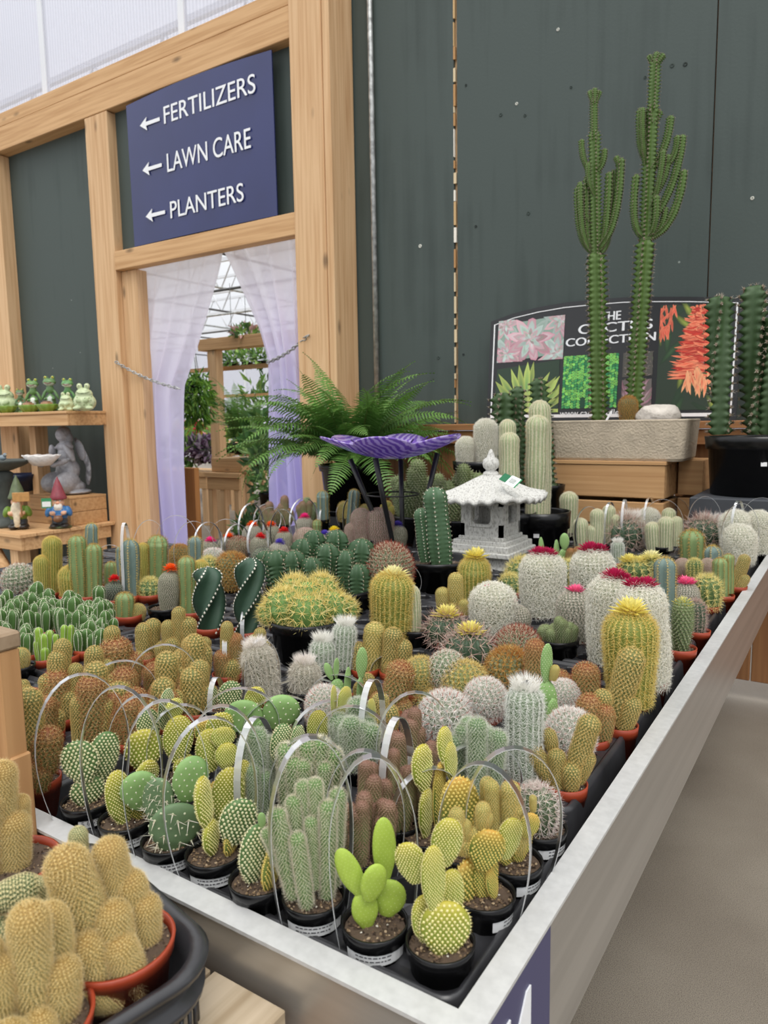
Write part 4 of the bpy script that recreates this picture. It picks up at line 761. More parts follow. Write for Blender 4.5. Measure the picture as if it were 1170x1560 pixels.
P('spiked yellow prickly pear with a broad ridged pad behind the golden one', 704, 1296, 'b', [('pad_g', 706, 1300, 698, 1184, 60, 12), ('yfing', 745, 1262, 743, 1192, 20, None, .01), ('yfing', 724, 1280, 736, 1222, 20), ('yfing', 758, 1262, 764, 1214, 22, None, .01)], name=pn)
P('dense bundle of thin grey-green spiny columns behind the yellow fingers', 730, 1212, 'b', auto('gcyl', 728, 1212, 1082, 86, 9, 24, 8, fan=.8, lo=.75), handle=(66, 1130, 12), name='cylinder_cactus')
P('white haired column cactus near the right board', 800, 1184, 't', [('hair', 798, 1190, 800, 1044, 52)], handle=(20, 1040, -20), name=cc_)
P('branching golden green finger cactus in a terracotta pot at the clear tray edge', 862, 1196, 't', [('gold', 846, 1196, 806, 1136, 25), ('gold', 850, 1198, 848, 1140, 22, None, -.006), ('gold', 872, 1180, 902, 1092, 28), ('gold', 870, 1196, 870, 1158, 26, None, -.01), ('gold', 880, 1190, 898, 1146, 22), ('gold', 842, 1150, 834, 1116, 19, None, .01)], name=fc)
P('tall green prickly pear with stacked spotted pads behind the white haired column', 832, 1120, 't', [('pad_s', 828, 1124, 832, 1036, 38, 20), ('pad_s', 832, 1044, 834, 980, 20, 40), ('yfing', 842, 1036, 847, 1014, 12), ('pad_s', 840, 1112, 842, 1060, 20, 40, -.01)], name=pn)
P('rounded white spined cactus just right of the white haired column', 868, 1148, 't', [('wball', 868, 1150, 870, 1088, 60)], name=bc)
P('small white spined ball behind the rust tipped fingers', 858, 1082, 't', [('wball', 858, 1084, 858, 1040, 40)], name=bc)
P('rust tipped stubby finger cactus above the clear tray edge', 900, 1124, 't', [('rust', 900, 1126, 898, 1060, 34), ('rust', 918, 1126, 922, 1074, 26, None, -.005), ('gold', 912, 1110, 920, 1056, 24, None, .01)], name=fc)
P('upright rusty finger cactus left of the golden barrel column', 892, 1078, 't', [('rust', 892, 1082, 893, 1012, 34), ('rust', 872, 1082, 868, 1034, 24, None, .01)], name=fc)
P('thick leaning green finger cactus with two side shoots by the aluminium board', 944, 1106, 't', [('gold', 934, 1100, 966, 990, 34), ('gold', 950, 1108, 966, 1060, 24, None, -.012), ('gold', 926, 1100, 918, 1060, 22)], name=fc)
P('slim rust coloured finger cactus behind the green prickly pear', 812, 1068, 't', [('rust', 812, 1070, 816, 976, 26), ('rust', 850, 1066, 856, 1026, 26, None, .01), ('gold', 778, 1120, 784, 1052, 26)], name=fc)
P('pinkish white ball cactus in the middle of the balls', 739, 1088, 't', [('wball', 739, 1090, 740, 1040, 52)], name=bc)
P('large white ball cactus with pink spines behind the crested cacti', 680, 1112, 't', [('wball', 680, 1116, 678, 1062, 66)], handle=(50, 1055, 2), name=bc)
P('pair of pale green spiny balls below the yellow flowered hooked cacti', 694, 1064, 't', [('yball', 708, 1068, 706, 1014, 56), ('ball', 682, 1058, 680, 1002, 52, None, .02)], name=bc)
P('fluffy pale spined cactus left of the spiny balls', 642, 1056, 't', [('yball', 642, 1058, 640, 1006, 42), ('yball', 658, 1078, 658, 1044, 46, None, -.02)], handle=(40, 1020, 55), name=bc)
P('golden brown spined ball cactus below the red spined one', 776, 1052, 't', [('brball', 776, 1056, 775, 994, 60)], name=bc)
P('dark cactus with a ring of red spines beside the hooked cacti', 788, 1006, 't', [('redball', 788, 1008, 789, 960, 62)], name=bc)
P('long spined dark cactus with a yellow flower, the nearer of two', 714, 1010, 't', [('hook', 714, 1014, 714, 962, 74)], fl=[('yellow', 717, 960, 20)], name='barrel_cactus')
P('long spined dark cactus with a yellow flower, the farther of two', 680, 978, 't', [('hook', 680, 980, 680, 936, 64)], fl=[('yellow', 681, 934, 19)], name='barrel_cactus')
P('woolly white cactus with two pink flowers beside the hooked cacti', 752, 958, 't', [('white', 750, 962, 752, 892, 60), ('greyball', 784, 966, 786, 926, 40, None, .01)], fl=[('pink', 742, 894, 6), ('pink', 782, 916, 6)], name=bc)
# ---- showy flowered ones by the right board
P('white web-covered cactus with a magenta flower, first from the stone lantern', 826, 932, 't', [('white', 826, 936, 827, 844, 57)], fl=[('magenta', 823, 842, 15), ('magenta', 836, 843, 13)], name=bc)
P('white web-covered cactus with a magenta flower, second from the stone lantern', 902, 908, 't', [('white', 902, 912, 903, 838, 56)], fl=[('magenta', 900, 836, 17), ('magenta', 914, 836, 12)], name=bc)
P('white web-covered cactus with magenta flowers, left of the matching pair', 926, 1002, 't', [('white', 930, 1008, 934, 880, 62)], fl=[('magenta', 936, 877, 18), ('magenta', 950, 880, 12)], name=bc)
P('white web-covered cactus with magenta flowers, right of the matching pair', 992, 1038, 't', [('white', 984, 1044, 976, 892, 66)], fl=[('magenta', 966, 890, 16), ('magenta', 984, 889, 16)], name=bc)
P('golden haired column with a yellow flower in front of the white pair', 964, 1066, 't', [('leni', 960, 1072, 960, 930, 74)], fl=[('yellow', 961, 927, 25)], name=cc_)
P('grey dotted cactus with a pink flower left of the white pair', 878, 968, 't', [('greyball', 878, 974, 876, 902, 50)], fl=[('pink', 877, 899, 14)], name=bc)
P('low clump of tiny green knobs in a black pot', 850, 974, 'B', auto('tephro', 850, 976, 936, 64, 16, 15, 4, fan=1.15, lo=.4), name='clumping_cactus')
P('tall blue-green column with golden spines by the right board', 1012, 974, 'T', [('blue', 1012, 978, 1013, 850, 32)], name=cc_)
P('upright green cactus with a yellow tipped crown by the right board', 1034, 988, 'T', [('lump', 1038, 992, 1041, 912, 27), ('lump', 1026, 992, 1022, 960, 14)], fl=[('yellow', 1041, 918, 13)], name=cc_)
P('grey ball cactus with a pink flower by the right board', 1046, 926, 't', [('greyball', 1046, 930, 1047, 890, 34)], fl=[('pink', 1046, 887, 15)], name=bc)
P('pink spined column cactus beside the yellow crowned one', 1062, 962, 't', [('hook', 1060, 966, 1060, 916, 28)], name=cc_)
P('yellow bristled cactus near the right board', 1078, 924, 't', [('spiky', 1078, 928, 1075, 878, 38)], name=bc)
P('small green ribbed column with pale spines near the right board', 1102, 908, 't', [('green', 1098, 912, 1097, 850, 22), ('green', 1110, 906, 1110, 846, 16, None, .02)], name=cc_)
P('two golden dotted fingers leaning towards the right board', 1122, 894, 't', [('gold', 1120, 898, 1136, 846, 15), ('gold', 1124, 898, 1138, 876, 13, None, -.01), ('gold', 1112, 896, 1110, 872, 12)], name=fc)
# ---- right back
P('woolly white column at the far right, in front of two others', 1126, 852, 'b', [('white', 1126, 858, 1126, 802, 42)], handle=(26, 768, 15), name=bc)
P('woolly white column at the far right, behind left of the group', 1122, 838, 'b', [('white', 1120, 842, 1121, 780, 40)], handle=(24, 762, 70), name=bc)
P('woolly white column at the far right, nearest the frame edge', 1158, 838, 'b', [('white', 1156, 842, 1155, 780, 36)], handle=(30, 756, -10), name=bc)
P('shaggy pinkish grey haired cactus before the dark block', 1072, 828, 'b', [('hook', 1072, 834, 1070, 790, 56), ('oldman', 1082, 832, 1082, 792, 40, None, .03)], handle=(24, 756, 10), name='long_haired_cactus')
P('shaggy pinkish grey haired cactus before the crate', 950, 828, 'b', [('hook', 950, 834, 951, 790, 58), ('oldman', 962, 832, 962, 786, 34, None, .03)], handle=(20, 762, 80), name='long_haired_cactus')
P('small green cactus with brown spines, third from the right board', 1054, 852, 't', [('green', 1054, 856, 1054, 808, 36)], name=bc)
P('round blue-green spiny ball near the woolly columns', 1086, 862, 't', [('blue', 1086, 866, 1085, 832, 26)], name=bc)
P('pale brown knobbly ball between the small balls on the right', 1042, 876, 't', [('pinkball', 1040, 880, 1040, 852, 24), ('pinkball', 1078, 876, 1078, 852, 22)], name=bc)
P('small dark green starry cactus on the right', 1058, 882, 't', [('spiky', 1058, 886, 1058, 852, 20)], name=bc)
P('three soft white-green fingers before the crate, left group', 896, 832, 'b', [('whitecol', 886, 836, 884, 790, 22), ('whitecol', 900, 836, 903, 800, 16, None, -.01), ('whitecol', 908, 834, 910, 776, 20)], handle=(22, 772, 30), name=fc)
P('two soft white-green fingers before the crate, just right of the left group', 928, 828, 'b', [('whitecol', 926, 832, 928, 770, 18), ('whitecol', 934, 832, 938, 784, 15, None, -.01)], handle=(22, 764, 70), name=fc)
P('cluster of soft white-green fingers in the middle before the crate', 1008, 834, 'b', [('whitecol', 996, 838, 994, 796, 22), ('whitecol', 1014, 838, 1015, 788, 22), ('whitecol', 1018, 830, 1019, 776, 18, None, .03), ('whitecol', 1030, 832, 1031, 788, 17, None, .01)], handle=(30, 760, 5), name=fc)
P('pinkish white ball behind the soft fingers before the crate', 988, 812, 'b', [('white', 988, 816, 988, 776, 30)], handle=(26, 758, 75), name=bc)
P('grey-green spiky ball behind the white-green finger cluster', 1020, 800, 'b', [('hookw', 1012, 804, 1012, 768, 30)], handle=(30, 756, -20), name=bc)
P('white tufted small column right of the second magenta flower', 941, 858, 't', [('hair', 941, 862, 941, 824, 18)], name=cc_)
P('small stack of green spotted pads behind the first magenta flower', 858, 864, 't', [('pad_s', 858, 868, 858, 836, 16, 30), ('pad_s', 860, 838, 860, 812, 14, 10), ('pad_s', 848, 868, 848, 822, 10, 50), ('pad_s', 870, 868, 872, 838, 12, 40), ('pad_s', 840, 862, 836, 840, 12, 20), ('pad_s', 826, 862, 824, 818, 9, 30)], name=pn)
P('yellow spined ball left of the first web-covered cactus', 796, 892, 't', [('spiky', 796, 896, 796, 852, 44)], name=bc)
P('yellow spined ball further left, by the foot of the lantern', 784, 902, 't', [('spiky', 778, 906, 776, 876, 32)], name=bc)
P('yellow spined ball between the two single web-covered cacti', 863, 892, 't', [('spiky', 863, 896, 862, 854, 34)], name=bc)
P('yellow flowered starry cactus behind the matching white pair', 968, 880, 't', [('spiky', 968, 884, 966, 852, 44)], fl=[('yellow', 958, 852, 13), ('yellow', 974, 854, 11)], name=bc)
P('pale green cactus with a straw coloured flower left of the tall blue column', 994, 880, 't', [('lump', 994, 884, 994, 850, 30)], fl=[('cream', 993, 848, 15)], name=bc)
P('small rusty finger just left of the second web-covered cactus', 872, 866, 't', [('rust', 880, 870, 882, 834, 16), ('rust', 868, 866, 870, 836, 12)], name=fc)
P('bristly white column standing beside the dark pot near the crate', 866, 812, 'b', [('whitecol', 866, 816, 867, 750, 25)], name=cc_)
# ---- centre
P('golden haired column with a cream flower standing before the black potted ball', 596, 960, 'B', [('leni', 596, 976, 598, 872, 62)], fl=[('cream', 600, 874, 20)], name=cc_)
P('slender greyish column beside the cream flowered golden one', 634, 958, 'B', [('whitecol', 628, 966, 624, 892, 28)], name=cc_)
P('golden bristly column with a yellow flower left of the lantern foot', 722, 912, 't', [('leni', 722, 916, 723, 848, 46)], fl=[('yellow', 724, 845, 17)], handle=(22, 850, 30), name=cc_)
P('small bunch of golden fingers in front of the yellow flowered column', 694, 932, 't', [('yfing', 694, 934, 694, 874, 20), ('yfing', 676, 934, 674, 896, 18), ('yfing', 690, 936, 690, 916, 13, None, -.01), ('yfing', 704, 936, 706, 912, 15, None, -.01), ('yfing', 712, 936, 716, 920, 11)], name=fc)
P('large round reddish spined ball behind the cream flowered column', 594, 898, 'B', [('redball', 594, 902, 592, 834, 62)], handle=(48, 852, 0), name=bc)
P('pair of white tufted hairy columns left of centre', 508, 1020, 'b', [('hair', 493, 1024, 492, 972, 36), ('hair', 522, 1018, 526, 950, 34, None, .01)], handle=(54, 990, 0), name='long_haired_cactus')
P('shaggy silver haired column inside a clear handle', 400, 1062, 't', [('oldman', 406, 1066, 388, 980, 40)], handle=(30, 972, 25), name='long_haired_cactus')
P('shaggy grey haired ball left of the white tufted pair', 464, 1052, 'b', [('oldman', 464, 1056, 464, 1006, 40)], handle=(54, 1035, 3), name='long_haired_cactus')
P('fluffy white cactus behind the yellow spotted fingers', 494, 1104, 'b', [('wball', 494, 1108, 494, 1050, 44)], name=bc)
P('small prickly pear with three green rabbit ears at the middle', 516, 1072, 'b', [('pad_s', 512, 1076, 514, 1034, 24, 10), ('pad_s', 506, 1036, 496, 1010, 12, 20), ('pad_s', 512, 1034, 513, 1002, 10, 40), ('pad_s', 528, 1070, 531, 1016, 12, 40), ('pad_s', 546, 1070, 550, 1030, 12, 50), ('pad_s', 550, 1034, 552, 986, 18, 15)], handle=(46, 1030, -12), name=pn)
P('yellow prickly pear with a double finger tip behind the spiny clump', 505, 1138, 'b', [('pad_y', 484, 1140, 485, 1082, 32, 10), ('pad_y', 524, 1130, 522, 1074, 30, 20, .01), ('pad_y', 508, 1090, 509, 1044, 11, 55), ('pad_y', 522, 1090, 528, 1046, 22, 25)], handle=(62, 1068, 15), name=pn)
P('bundle of dark grey-green spiny stems behind the spiny clump', 540, 1160, 'b', auto('gcyl', 540, 1160, 1072, 78, 8, 24, 6, fan=.8, lo=.7), handle=(60, 1072, -14), name='cylinder_cactus')
P('narrow yellow stacked pads left of the crested cacti', 568, 1148, 'b', [('pad_y', 568, 1152, 567, 1102, 26, 25), ('pad_y', 566, 1112, 565, 1064, 16, 45), ('pad_y', 590, 1150, 592, 1108, 16, 45)], handle=(40, 1040, 65), name=pn)
P('big smooth green prickly pear pad behind a clear handle, left of centre', 425, 1110, 'b', [('pad_s', 422, 1112, 434, 1058, 56, 6), ('pad_s', 404, 1118, 404, 1090, 34, 30)], handle=(56, 1062, 14), name=pn)
P('big smooth green prickly pear pad behind a clear handle, further left', 368, 1116, 'b', [('pad_s', 376, 1124, 366, 1066, 58, -8), ('pad_y', 386, 1090, 391, 1050, 34, 25, .01)], handle=(58, 1048, -10), name=pn)
P('low yellow-green spotted pads left of the big smooth pads', 332, 1126, 'b', [('pad_y', 332, 1130, 338, 1086, 44, 25), ('pad_g', 314, 1130, 312, 1094, 34, 35), ('pad_y', 318, 1150, 322, 1112, 30, 20, -.01)], name=pn)
P('frosty spotted double pads left of the silver haired column', 330, 1078, 'b', [('pad_w', 346, 1084, 354, 1038, 36, 15), ('pad_w', 318, 1082, 320, 1046, 26, 20), ('pad_w', 308, 1086, 306, 1064, 22, 30)], handle=(24, 1030, 65), name=pn)
P('tall yellow-green spotted prickly pear with an oblong pad, left of centre', 280, 1182, 'b', [('pad_y', 282, 1186, 280, 1150, 34, 30), ('pad_y', 272, 1162, 272, 1090, 44, 12), ('pad_y', 268, 1100, 266, 1068, 28, 30, .01), ('pad_w', 250, 1120, 256, 1056, 24, 35, .02)], handle=(52, 1076, 4), name=pn)
P('round yellow-green spotted pad on a prickly pear, behind the front left pots', 222, 1190, 'b', [('pad_y', 222, 1172, 217, 1112, 54, 6), ('pad_y', 230, 1194, 226, 1160, 30, 30), ('pad_w', 232, 1140, 222, 1088, 34, 15, .02)], handle=(52, 1062, -5), name=pn)
# ---- golden finger cacti block
def F(label, px, py, topy, W, n, wp, kd='gold', pot='t', handle=None, seed=1, lo=.5): return P(label, px, py, pot, auto(kd, px, py, topy, W, n, wp, seed, fan=.85, lo=lo), handle=handle, name=fc)
GR = ['gold', 'gold', 'rust']; RR = ['rust', 'rust', 'gold']
P('tall rusty finger cactus beside the crate post, by the tray edge', 60, 1188, 't', [('gold', 50, 1190, 45, 1052, 32), ('rust', 68, 1172, 72, 1106, 40, None, -.01), ('rust', 44, 1192, 42, 1150, 26, None, -.02), ('rust', 62, 1194, 60, 1158, 28, None, -.02)], name=fc)
P('upright finger cactus with a stacked green tip left of the first handle', 92, 1094, 't', [('rust', 88, 1096, 86, 1022, 34), ('gold', 88, 1040, 87, 996, 24, None, .01), ('gold', 94, 1040, 96, 980, 22, None, .02), ('gold', 76, 1094, 72, 1028, 22), ('gold', 106, 1094, 116, 1012, 19), ('gold', 100, 1094, 104, 1050, 24, None, -.01)], name=fc)
P('rust tipped finger clump under the leftmost clear handle', 70, 1118, 't', auto(RR, 70, 1120, 1058, 52, 5, 28, 5), name=fc)
P('tall rust topped finger cactus inside the leftmost clear handles', 142, 1136, 't', [('rust', 142, 1138, 140, 1030, 36), ('gold', 146, 1060, 146, 1014, 30, None, .01), ('gold', 122, 1138, 120, 1062, 22), ('rust', 172, 1136, 176, 1080, 26), ('rust', 168, 1120, 172, 1064, 26, None, .02), ('gold', 158, 1138, 158, 1066, 24)], name=fc)
P('slender green finger cactus with side shoots behind the rust topped one', 146, 1062, 't', [('gold', 144, 1040, 143, 986, 24), ('gold', 162, 1046, 162, 1006, 18), ('gold', 148, 1062, 148, 1014, 26), ('gold', 134, 1062, 132, 1030, 20)], name=fc)
P('bulky rust crowned finger cactus right of the fairy castle pots', 182, 1046, 't', [('rust', 180, 1050, 176, 974, 40), ('gold', 172, 990, 170, 957, 20, None, .01), ('rust', 198, 1050, 200, 996, 30), ('gold', 160, 1050, 158, 1010, 22)], name=fc)
F('mixed green and rust finger clump beside the second clear handle', 186, 1092, 1020, 62, 6, 30, GR, seed=3, handle=(54, 1002, 6))
F('wide rusty finger clump below the second clear handle', 205, 1128, 1054, 66, 6, 30, RR, seed=4)
P('finger cactus of two tall pale columns right of the ball in a terracotta pot', 222, 1002, 't', [('gold', 220, 1004, 218, 951, 20), ('gold', 232, 1004, 233, 946, 20, None, .01), ('gold', 246, 1004, 246, 978, 18), ('gold', 214, 1008, 214, 990, 16, None, -.01), ('rust', 226, 1012, 224, 992, 18, None, -.015)], name=fc)
P('tall golden finger cactus with a slim leader before the orange flowered one', 276, 1002, 't', [('gold', 272, 1004, 272, 926, 17), ('gold', 286, 1004, 286, 942, 22), ('gold', 258, 1004, 256, 946, 17), ('gold', 296, 1006, 294, 968, 22, None, -.01), ('gold', 262, 1008, 262, 970, 20, None, -.01), ('gold', 308, 1006, 312, 972, 18), ('gold', 246, 1004, 244, 980, 16)], name=fc)
F('golden finger clump in front of the twisted cactus', 292, 1042, 964, 58, 6, 27, 'gold', seed=6)
F('rust tipped finger clump left of the tall clear strip handle', 252, 1072, 990, 60, 6, 29, RR, seed=7, handle=(50, 982, 0))
F('rust tipped finger clump right of the second tall golden one', 300, 1084, 1006, 56, 6, 28, RR, seed=8, handle=(18, 1020, 55))
F('dark rusty finger clump behind the bunny ears', 250, 1100, 1036, 60, 5, 28, GR, seed=9)
P('slim golden finger standing before the twisted cacti', 346, 1028, 't', [('gold', 344, 1030, 346, 948, 16), ('rust', 358, 1030, 358, 966, 20), ('rust', 340, 1034, 338, 990, 22, None, -.01), ('gold', 352, 1036, 352, 1002, 22, None, -.015)], handle=(16, 966, 80), name=fc)
F('small golden finger clump right of the slim golden finger', 392, 1012, 954, 34, 4, 18, 'gold', seed=12)
F('golden finger clump peeking left of the crate post', 34, 1058, 1038, 30, 3, 18, 'gold', seed=13)
P('brown spiny tuft in a black pot behind the crate post', 28, 1016, 'b', [('yball', 30, 1020, 30, 990, 22)], name=bc)
P('golden brown fingers behind the big clear loop, centre', 556, 1020, 't', [('yfing', 566, 1024, 571, 950, 26), ('gold', 546, 1030, 546, 980, 22)], name=fc)
P('tall golden dotted finger right of the golden brown fingers', 600, 1024, 't', [('gold', 592, 1028, 600, 958, 24), ('gold', 612, 1030, 614, 976, 24), ('gold', 596, 1032, 594, 1004, 18, None, -.01)], handle=(36, 994, 0), name=fc)
P('thick reddish leaning finger cactus in the centre', 598, 1078, 't', [('rust', 596, 1080, 614, 1010, 36), ('rust', 614, 1086, 612, 1062, 26, None, -.01), ('rust', 578, 1084, 578, 1056, 24)], handle=(20, 1042, 60), name=fc)
F('pale rusty finger clump between the yellow pads and the crested cacti', 580, 1118, 1060, 50, 5, 24, RR, seed=15)
F('small golden fingers left of the thick reddish one', 556, 1064, 1024, 36, 4, 20, 'gold', seed=16)
# ---- left and back-left
FG = 'fairy castle cacti massed at the left'
FL_ = ['far left of the upper row', 'second of the upper row', 'third of the upper row', 'right end of the upper row', 'middle row, far left', 'middle row, behind the first light green one', 'middle row, behind the second light green one', 'right end of the middle row', 'front row, left of the light green ones', 'front row, right of the light green ones', 'right end, before the pale ball', 'front row, beside the crate cap']
for k, (x, y, t, W, n, wd) in enumerate(((10, 944, 896, 66, 14, 15), (56, 930, 882, 64, 14, 16), (104, 936, 894, 64, 14, 15), (150, 934, 906, 50, 11, 14), (14, 966, 914, 60, 14, 15), (66, 962, 910, 62, 13, 15), (112, 964, 908, 62, 13, 16), (154, 962, 910, 48, 13, 14), (40, 996, 948, 54, 15, 14), (136, 988, 942, 64, 16, 14), (160, 976, 926, 40, 11, 13), (-6, 990, 936, 50, 11, 15))):
    P('green fairy castle cactus with white ribs, '+FL_[k], x, y, 'T' if k in (8, 9) else 't', auto('fairy', x, y, t+4, W, n+2, wd*1.22, k+20, fan=1.15, lo=.5), name='fairy_castle_cactus', group=FG)
P('light green upright fairy castle cactus with few tall stems at the left', 66, 1004, 't', [('fairyl', 62, 1006, 58, 956, 13), ('fairyl', 68, 1008, 66, 964, 14, None, -.008), ('fairyl', 74, 1006, 76, 960, 12), ('fairyl', 60, 1008, 56, 976, 11), ('fairyl', 68, 1012, 68, 984, 12, None, -.015)], name='fairy_castle_cactus')
P('light green fairy castle cactus with three straight stems, right of the similar one', 100, 1000, 't', [('fairyl', 96, 1002, 98, 952, 12), ('fairyl', 106, 1002, 108, 952, 10), ('fairyl', 86, 1002, 84, 966, 11)], name='fairy_castle_cactus')
P('single thick green stem with white ribs rising from the fairy castle mass', 152, 922, 't', [('fairy', 152, 926, 151, 893, 20)], name='fairy_castle_cactus')
P('grey-green rounded mound at the far left edge of the bench', 32, 892, 'T', [('ball', 32, 900, 26, 864, 44)], name=bc)
P('two yellow-green bristly columns at the left, one tall one short', 72, 904, 'T', [('leni', 80, 908, 79, 818, 26), ('leni', 66, 908, 64, 846, 23, None, -.01)], name=cc_)
P('short plump yellow-green bristly column at the left', 110, 908, 'T', [('leni', 112, 912, 108, 862, 36)], name=cc_)
P('trio of long spined green columns with a blue tip, behind the yellow ones', 134, 908, 'T', [('green', 122, 912, 117, 816, 26), ('green', 144, 914, 142, 828, 25, None, -.01), ('blue', 138, 890, 140, 800, 19, None, .04)], name=cc_)
P('stout blue ribbed column with orange spines left of the red flower topped ball', 196, 908, 'T', [('blue', 200, 912, 197, 822, 28), ('blue', 186, 900, 184, 834, 15, None, .02)], handle=(12, 797, 60), name=cc_)
P('small red flower topped dark ball at the left', 174, 914, 't', [('dkball', 174, 918, 174, 888, 26)], fl=[('red', 174, 880, 9)], name=bc)
P('small green ribbed column behind the red flower', 170, 892, 't', [('green', 170, 896, 169, 856, 20)], handle=(26, 830, 0), name=cc_)
P('pale green ribbed ball in a terracotta pot at the left', 196, 938, 'T', [('green', 190, 942, 190, 903, 28), ('yball', 210, 944, 210, 922, 18)], name=bc)
P('dark netted cone cactus with an orange flower on top', 252, 926, 'B', [('retic', 258, 930, 259, 872, 29)], fl=[('orange', 260, 864, 11)], name=bc)
P('yellow rayed ball between the blue column and the orange flower', 228, 906, 'T', [('spiky', 228, 910, 228, 882, 30)], name=bc)
P('pair of ribbed green columns behind the orange flowered cone', 232, 884, 'T', [('green', 240, 888, 240, 816, 30), ('leni', 220, 888, 218, 828, 20)], handle=(26, 790, 5), name=cc_)
P('green ribbed column right of the orange flowered cone', 292, 932, 'T', [('green', 286, 936, 284, 848, 26), ('leni', 306, 928, 306, 856, 24, None, .02)], name=cc_)
P('small blue column behind the green one in the middle left', 298, 880, 'T', [('blue', 298, 884, 297, 818, 22)], handle=(30, 796, 8), name=cc_)
P('dark netted ball with a brown crown behind the green columns', 272, 868, 't', [('brball', 274, 872, 274, 832, 26)], handle=(32, 784, -6), name=bc)
P('fluffy snow white ball in the middle left', 326, 872, 't', [('wball', 326, 876, 324, 838, 28)], name=bc)
P('golden crowned ball in a black pot left of the second twisted cactus', 352, 892, 'b', [('brball', 352, 896, 354, 846, 40), ('spiky', 318, 880, 318, 850, 28)], name=bc)
P('dark green spirally twisted cactus in a terracotta pot, left of two', 320, 956, 'T', [('spiral', 322, 962, 315, 864, 50)], name='twisted_cactus')
P('dark green spirally twisted cactus in a terracotta pot, right of two', 374, 962, 'T', [('spiral', 376, 968, 382, 850, 45)], handle=(24, 930, 78), name='twisted_cactus')
# ---- flower topped minis and the back rows
for lab, c, x, y, fx, fy in (('magenta', 'hotpink', 318, 852, 320, 822), ('orange', 'orange', 346, 846, 348, 816), ('orange', 'orange', 384, 834, 384, 798), ('red', 'red', 394, 848, 397, 816), ('orange', 'orange', 414, 832, 413, 798), ('red', 'red', 433, 842, 432, 807), ('violet', 'violet', 424, 856, 426, 825), ('hot pink', 'hotpink', 464, 822, 464, 786), ('violet', 'violet', 494, 842, 495, 812), ('yellow', 'lemon', 508, 836, 509, 806), ('violet', 'violet', 606, 828, 606, 798)):
    P('tiny ball cactus topped with a %s dried flower, %s' % (lab, {318: 'farthest left of its row', 346: 'second from the left', 384: 'with a double orange top', 394: 'in front of the double orange one', 414: 'behind the red topped ones', 433: 'in front of the hot pink one', 424: 'close to the dark ribbed clump', 464: 'tallest of its row', 494: 'beside the yellow topped one', 508: 'only yellow one', 606: 'seen between the bird bath legs'}[x]), x, y, 't', [('retic' if x % 4 else 'greyball', x, y+3, x, fy+3, 25)], fl=[(c, fx, fy, 8.5)], handle=(22+(x % 9), fy-24-(x % 7), (x*37) % 90-30) if x not in (494, 508, 606, 424) else None, name='flower_topped_cactus')
P('small brown striped ball under the magenta topped row', 362, 846, 't', [('redball', 362, 850, 362, 820, 34)], handle=(24, 800, 40), name=bc)
P('dark green small mound under the red topped cactus', 404, 858, 't', [('dkball', 402, 862, 400, 836, 34)], name=bc)
P('round brown netted ball before the yellow topped mini', 466, 842, 't', [('pinkball', 466, 846, 465, 806, 32)], name=bc)
P('short green column between the violet and hot pink minis', 482, 824, 't', [('green', 483, 828, 483, 792, 14)], name=cc_)
P('pale blue spiny column left of the fern pot', 492, 792, 'b', [('blue', 492, 796, 491, 748, 18)], handle=(14, 772, 70), name=cc_)
P('pale blue spiny column in front of the fern pot', 534, 812, 'b', [('blue', 534, 816, 540, 746, 17), ('yball', 556, 812, 556, 770, 14)], handle=(14, 758, -40), name=cc_)
P('pinkish netted pair of balls in a pot between the bird bath legs', 566, 822, 'B', [('pinkball', 551, 826, 550, 776, 28), ('pinkball', 578, 828, 577, 776, 38), ('pinkball', 536, 828, 535, 798, 20)], name=bc)
P('small yellowish ball before the fern saucer', 526, 790, 'b', [('yball', 524, 794, 524, 766, 16)], handle=(14, 764, 10), name=bc)
P('brown reddish branching succulent left of the hot pink mini', 430, 800, 'b', auto('crist', 432, 800, 754, 30, 6, 13, 31, lo=.6), name='branching_succulent')
P('reddish leafy branching succulent before the fern pot', 466, 792, 'b', auto(['crist', 'lump'], 468, 792, 758, 36, 7, 11, 33, lo=.6), handle=(18, 770, -20), name='branching_succulent')
P('short brown fingered succulent at the back left row', 408, 804, 'b', auto('crist', 408, 804, 762, 22, 4, 11, 34, lo=.6), handle=(22, 768, 20), name='branching_succulent')
P('green dotted finger cluster right of the bird bath legs', 560, 792, 'b', auto('leni', 588, 792, 762, 30, 4, 11, 35, lo=.6), name=cc_)

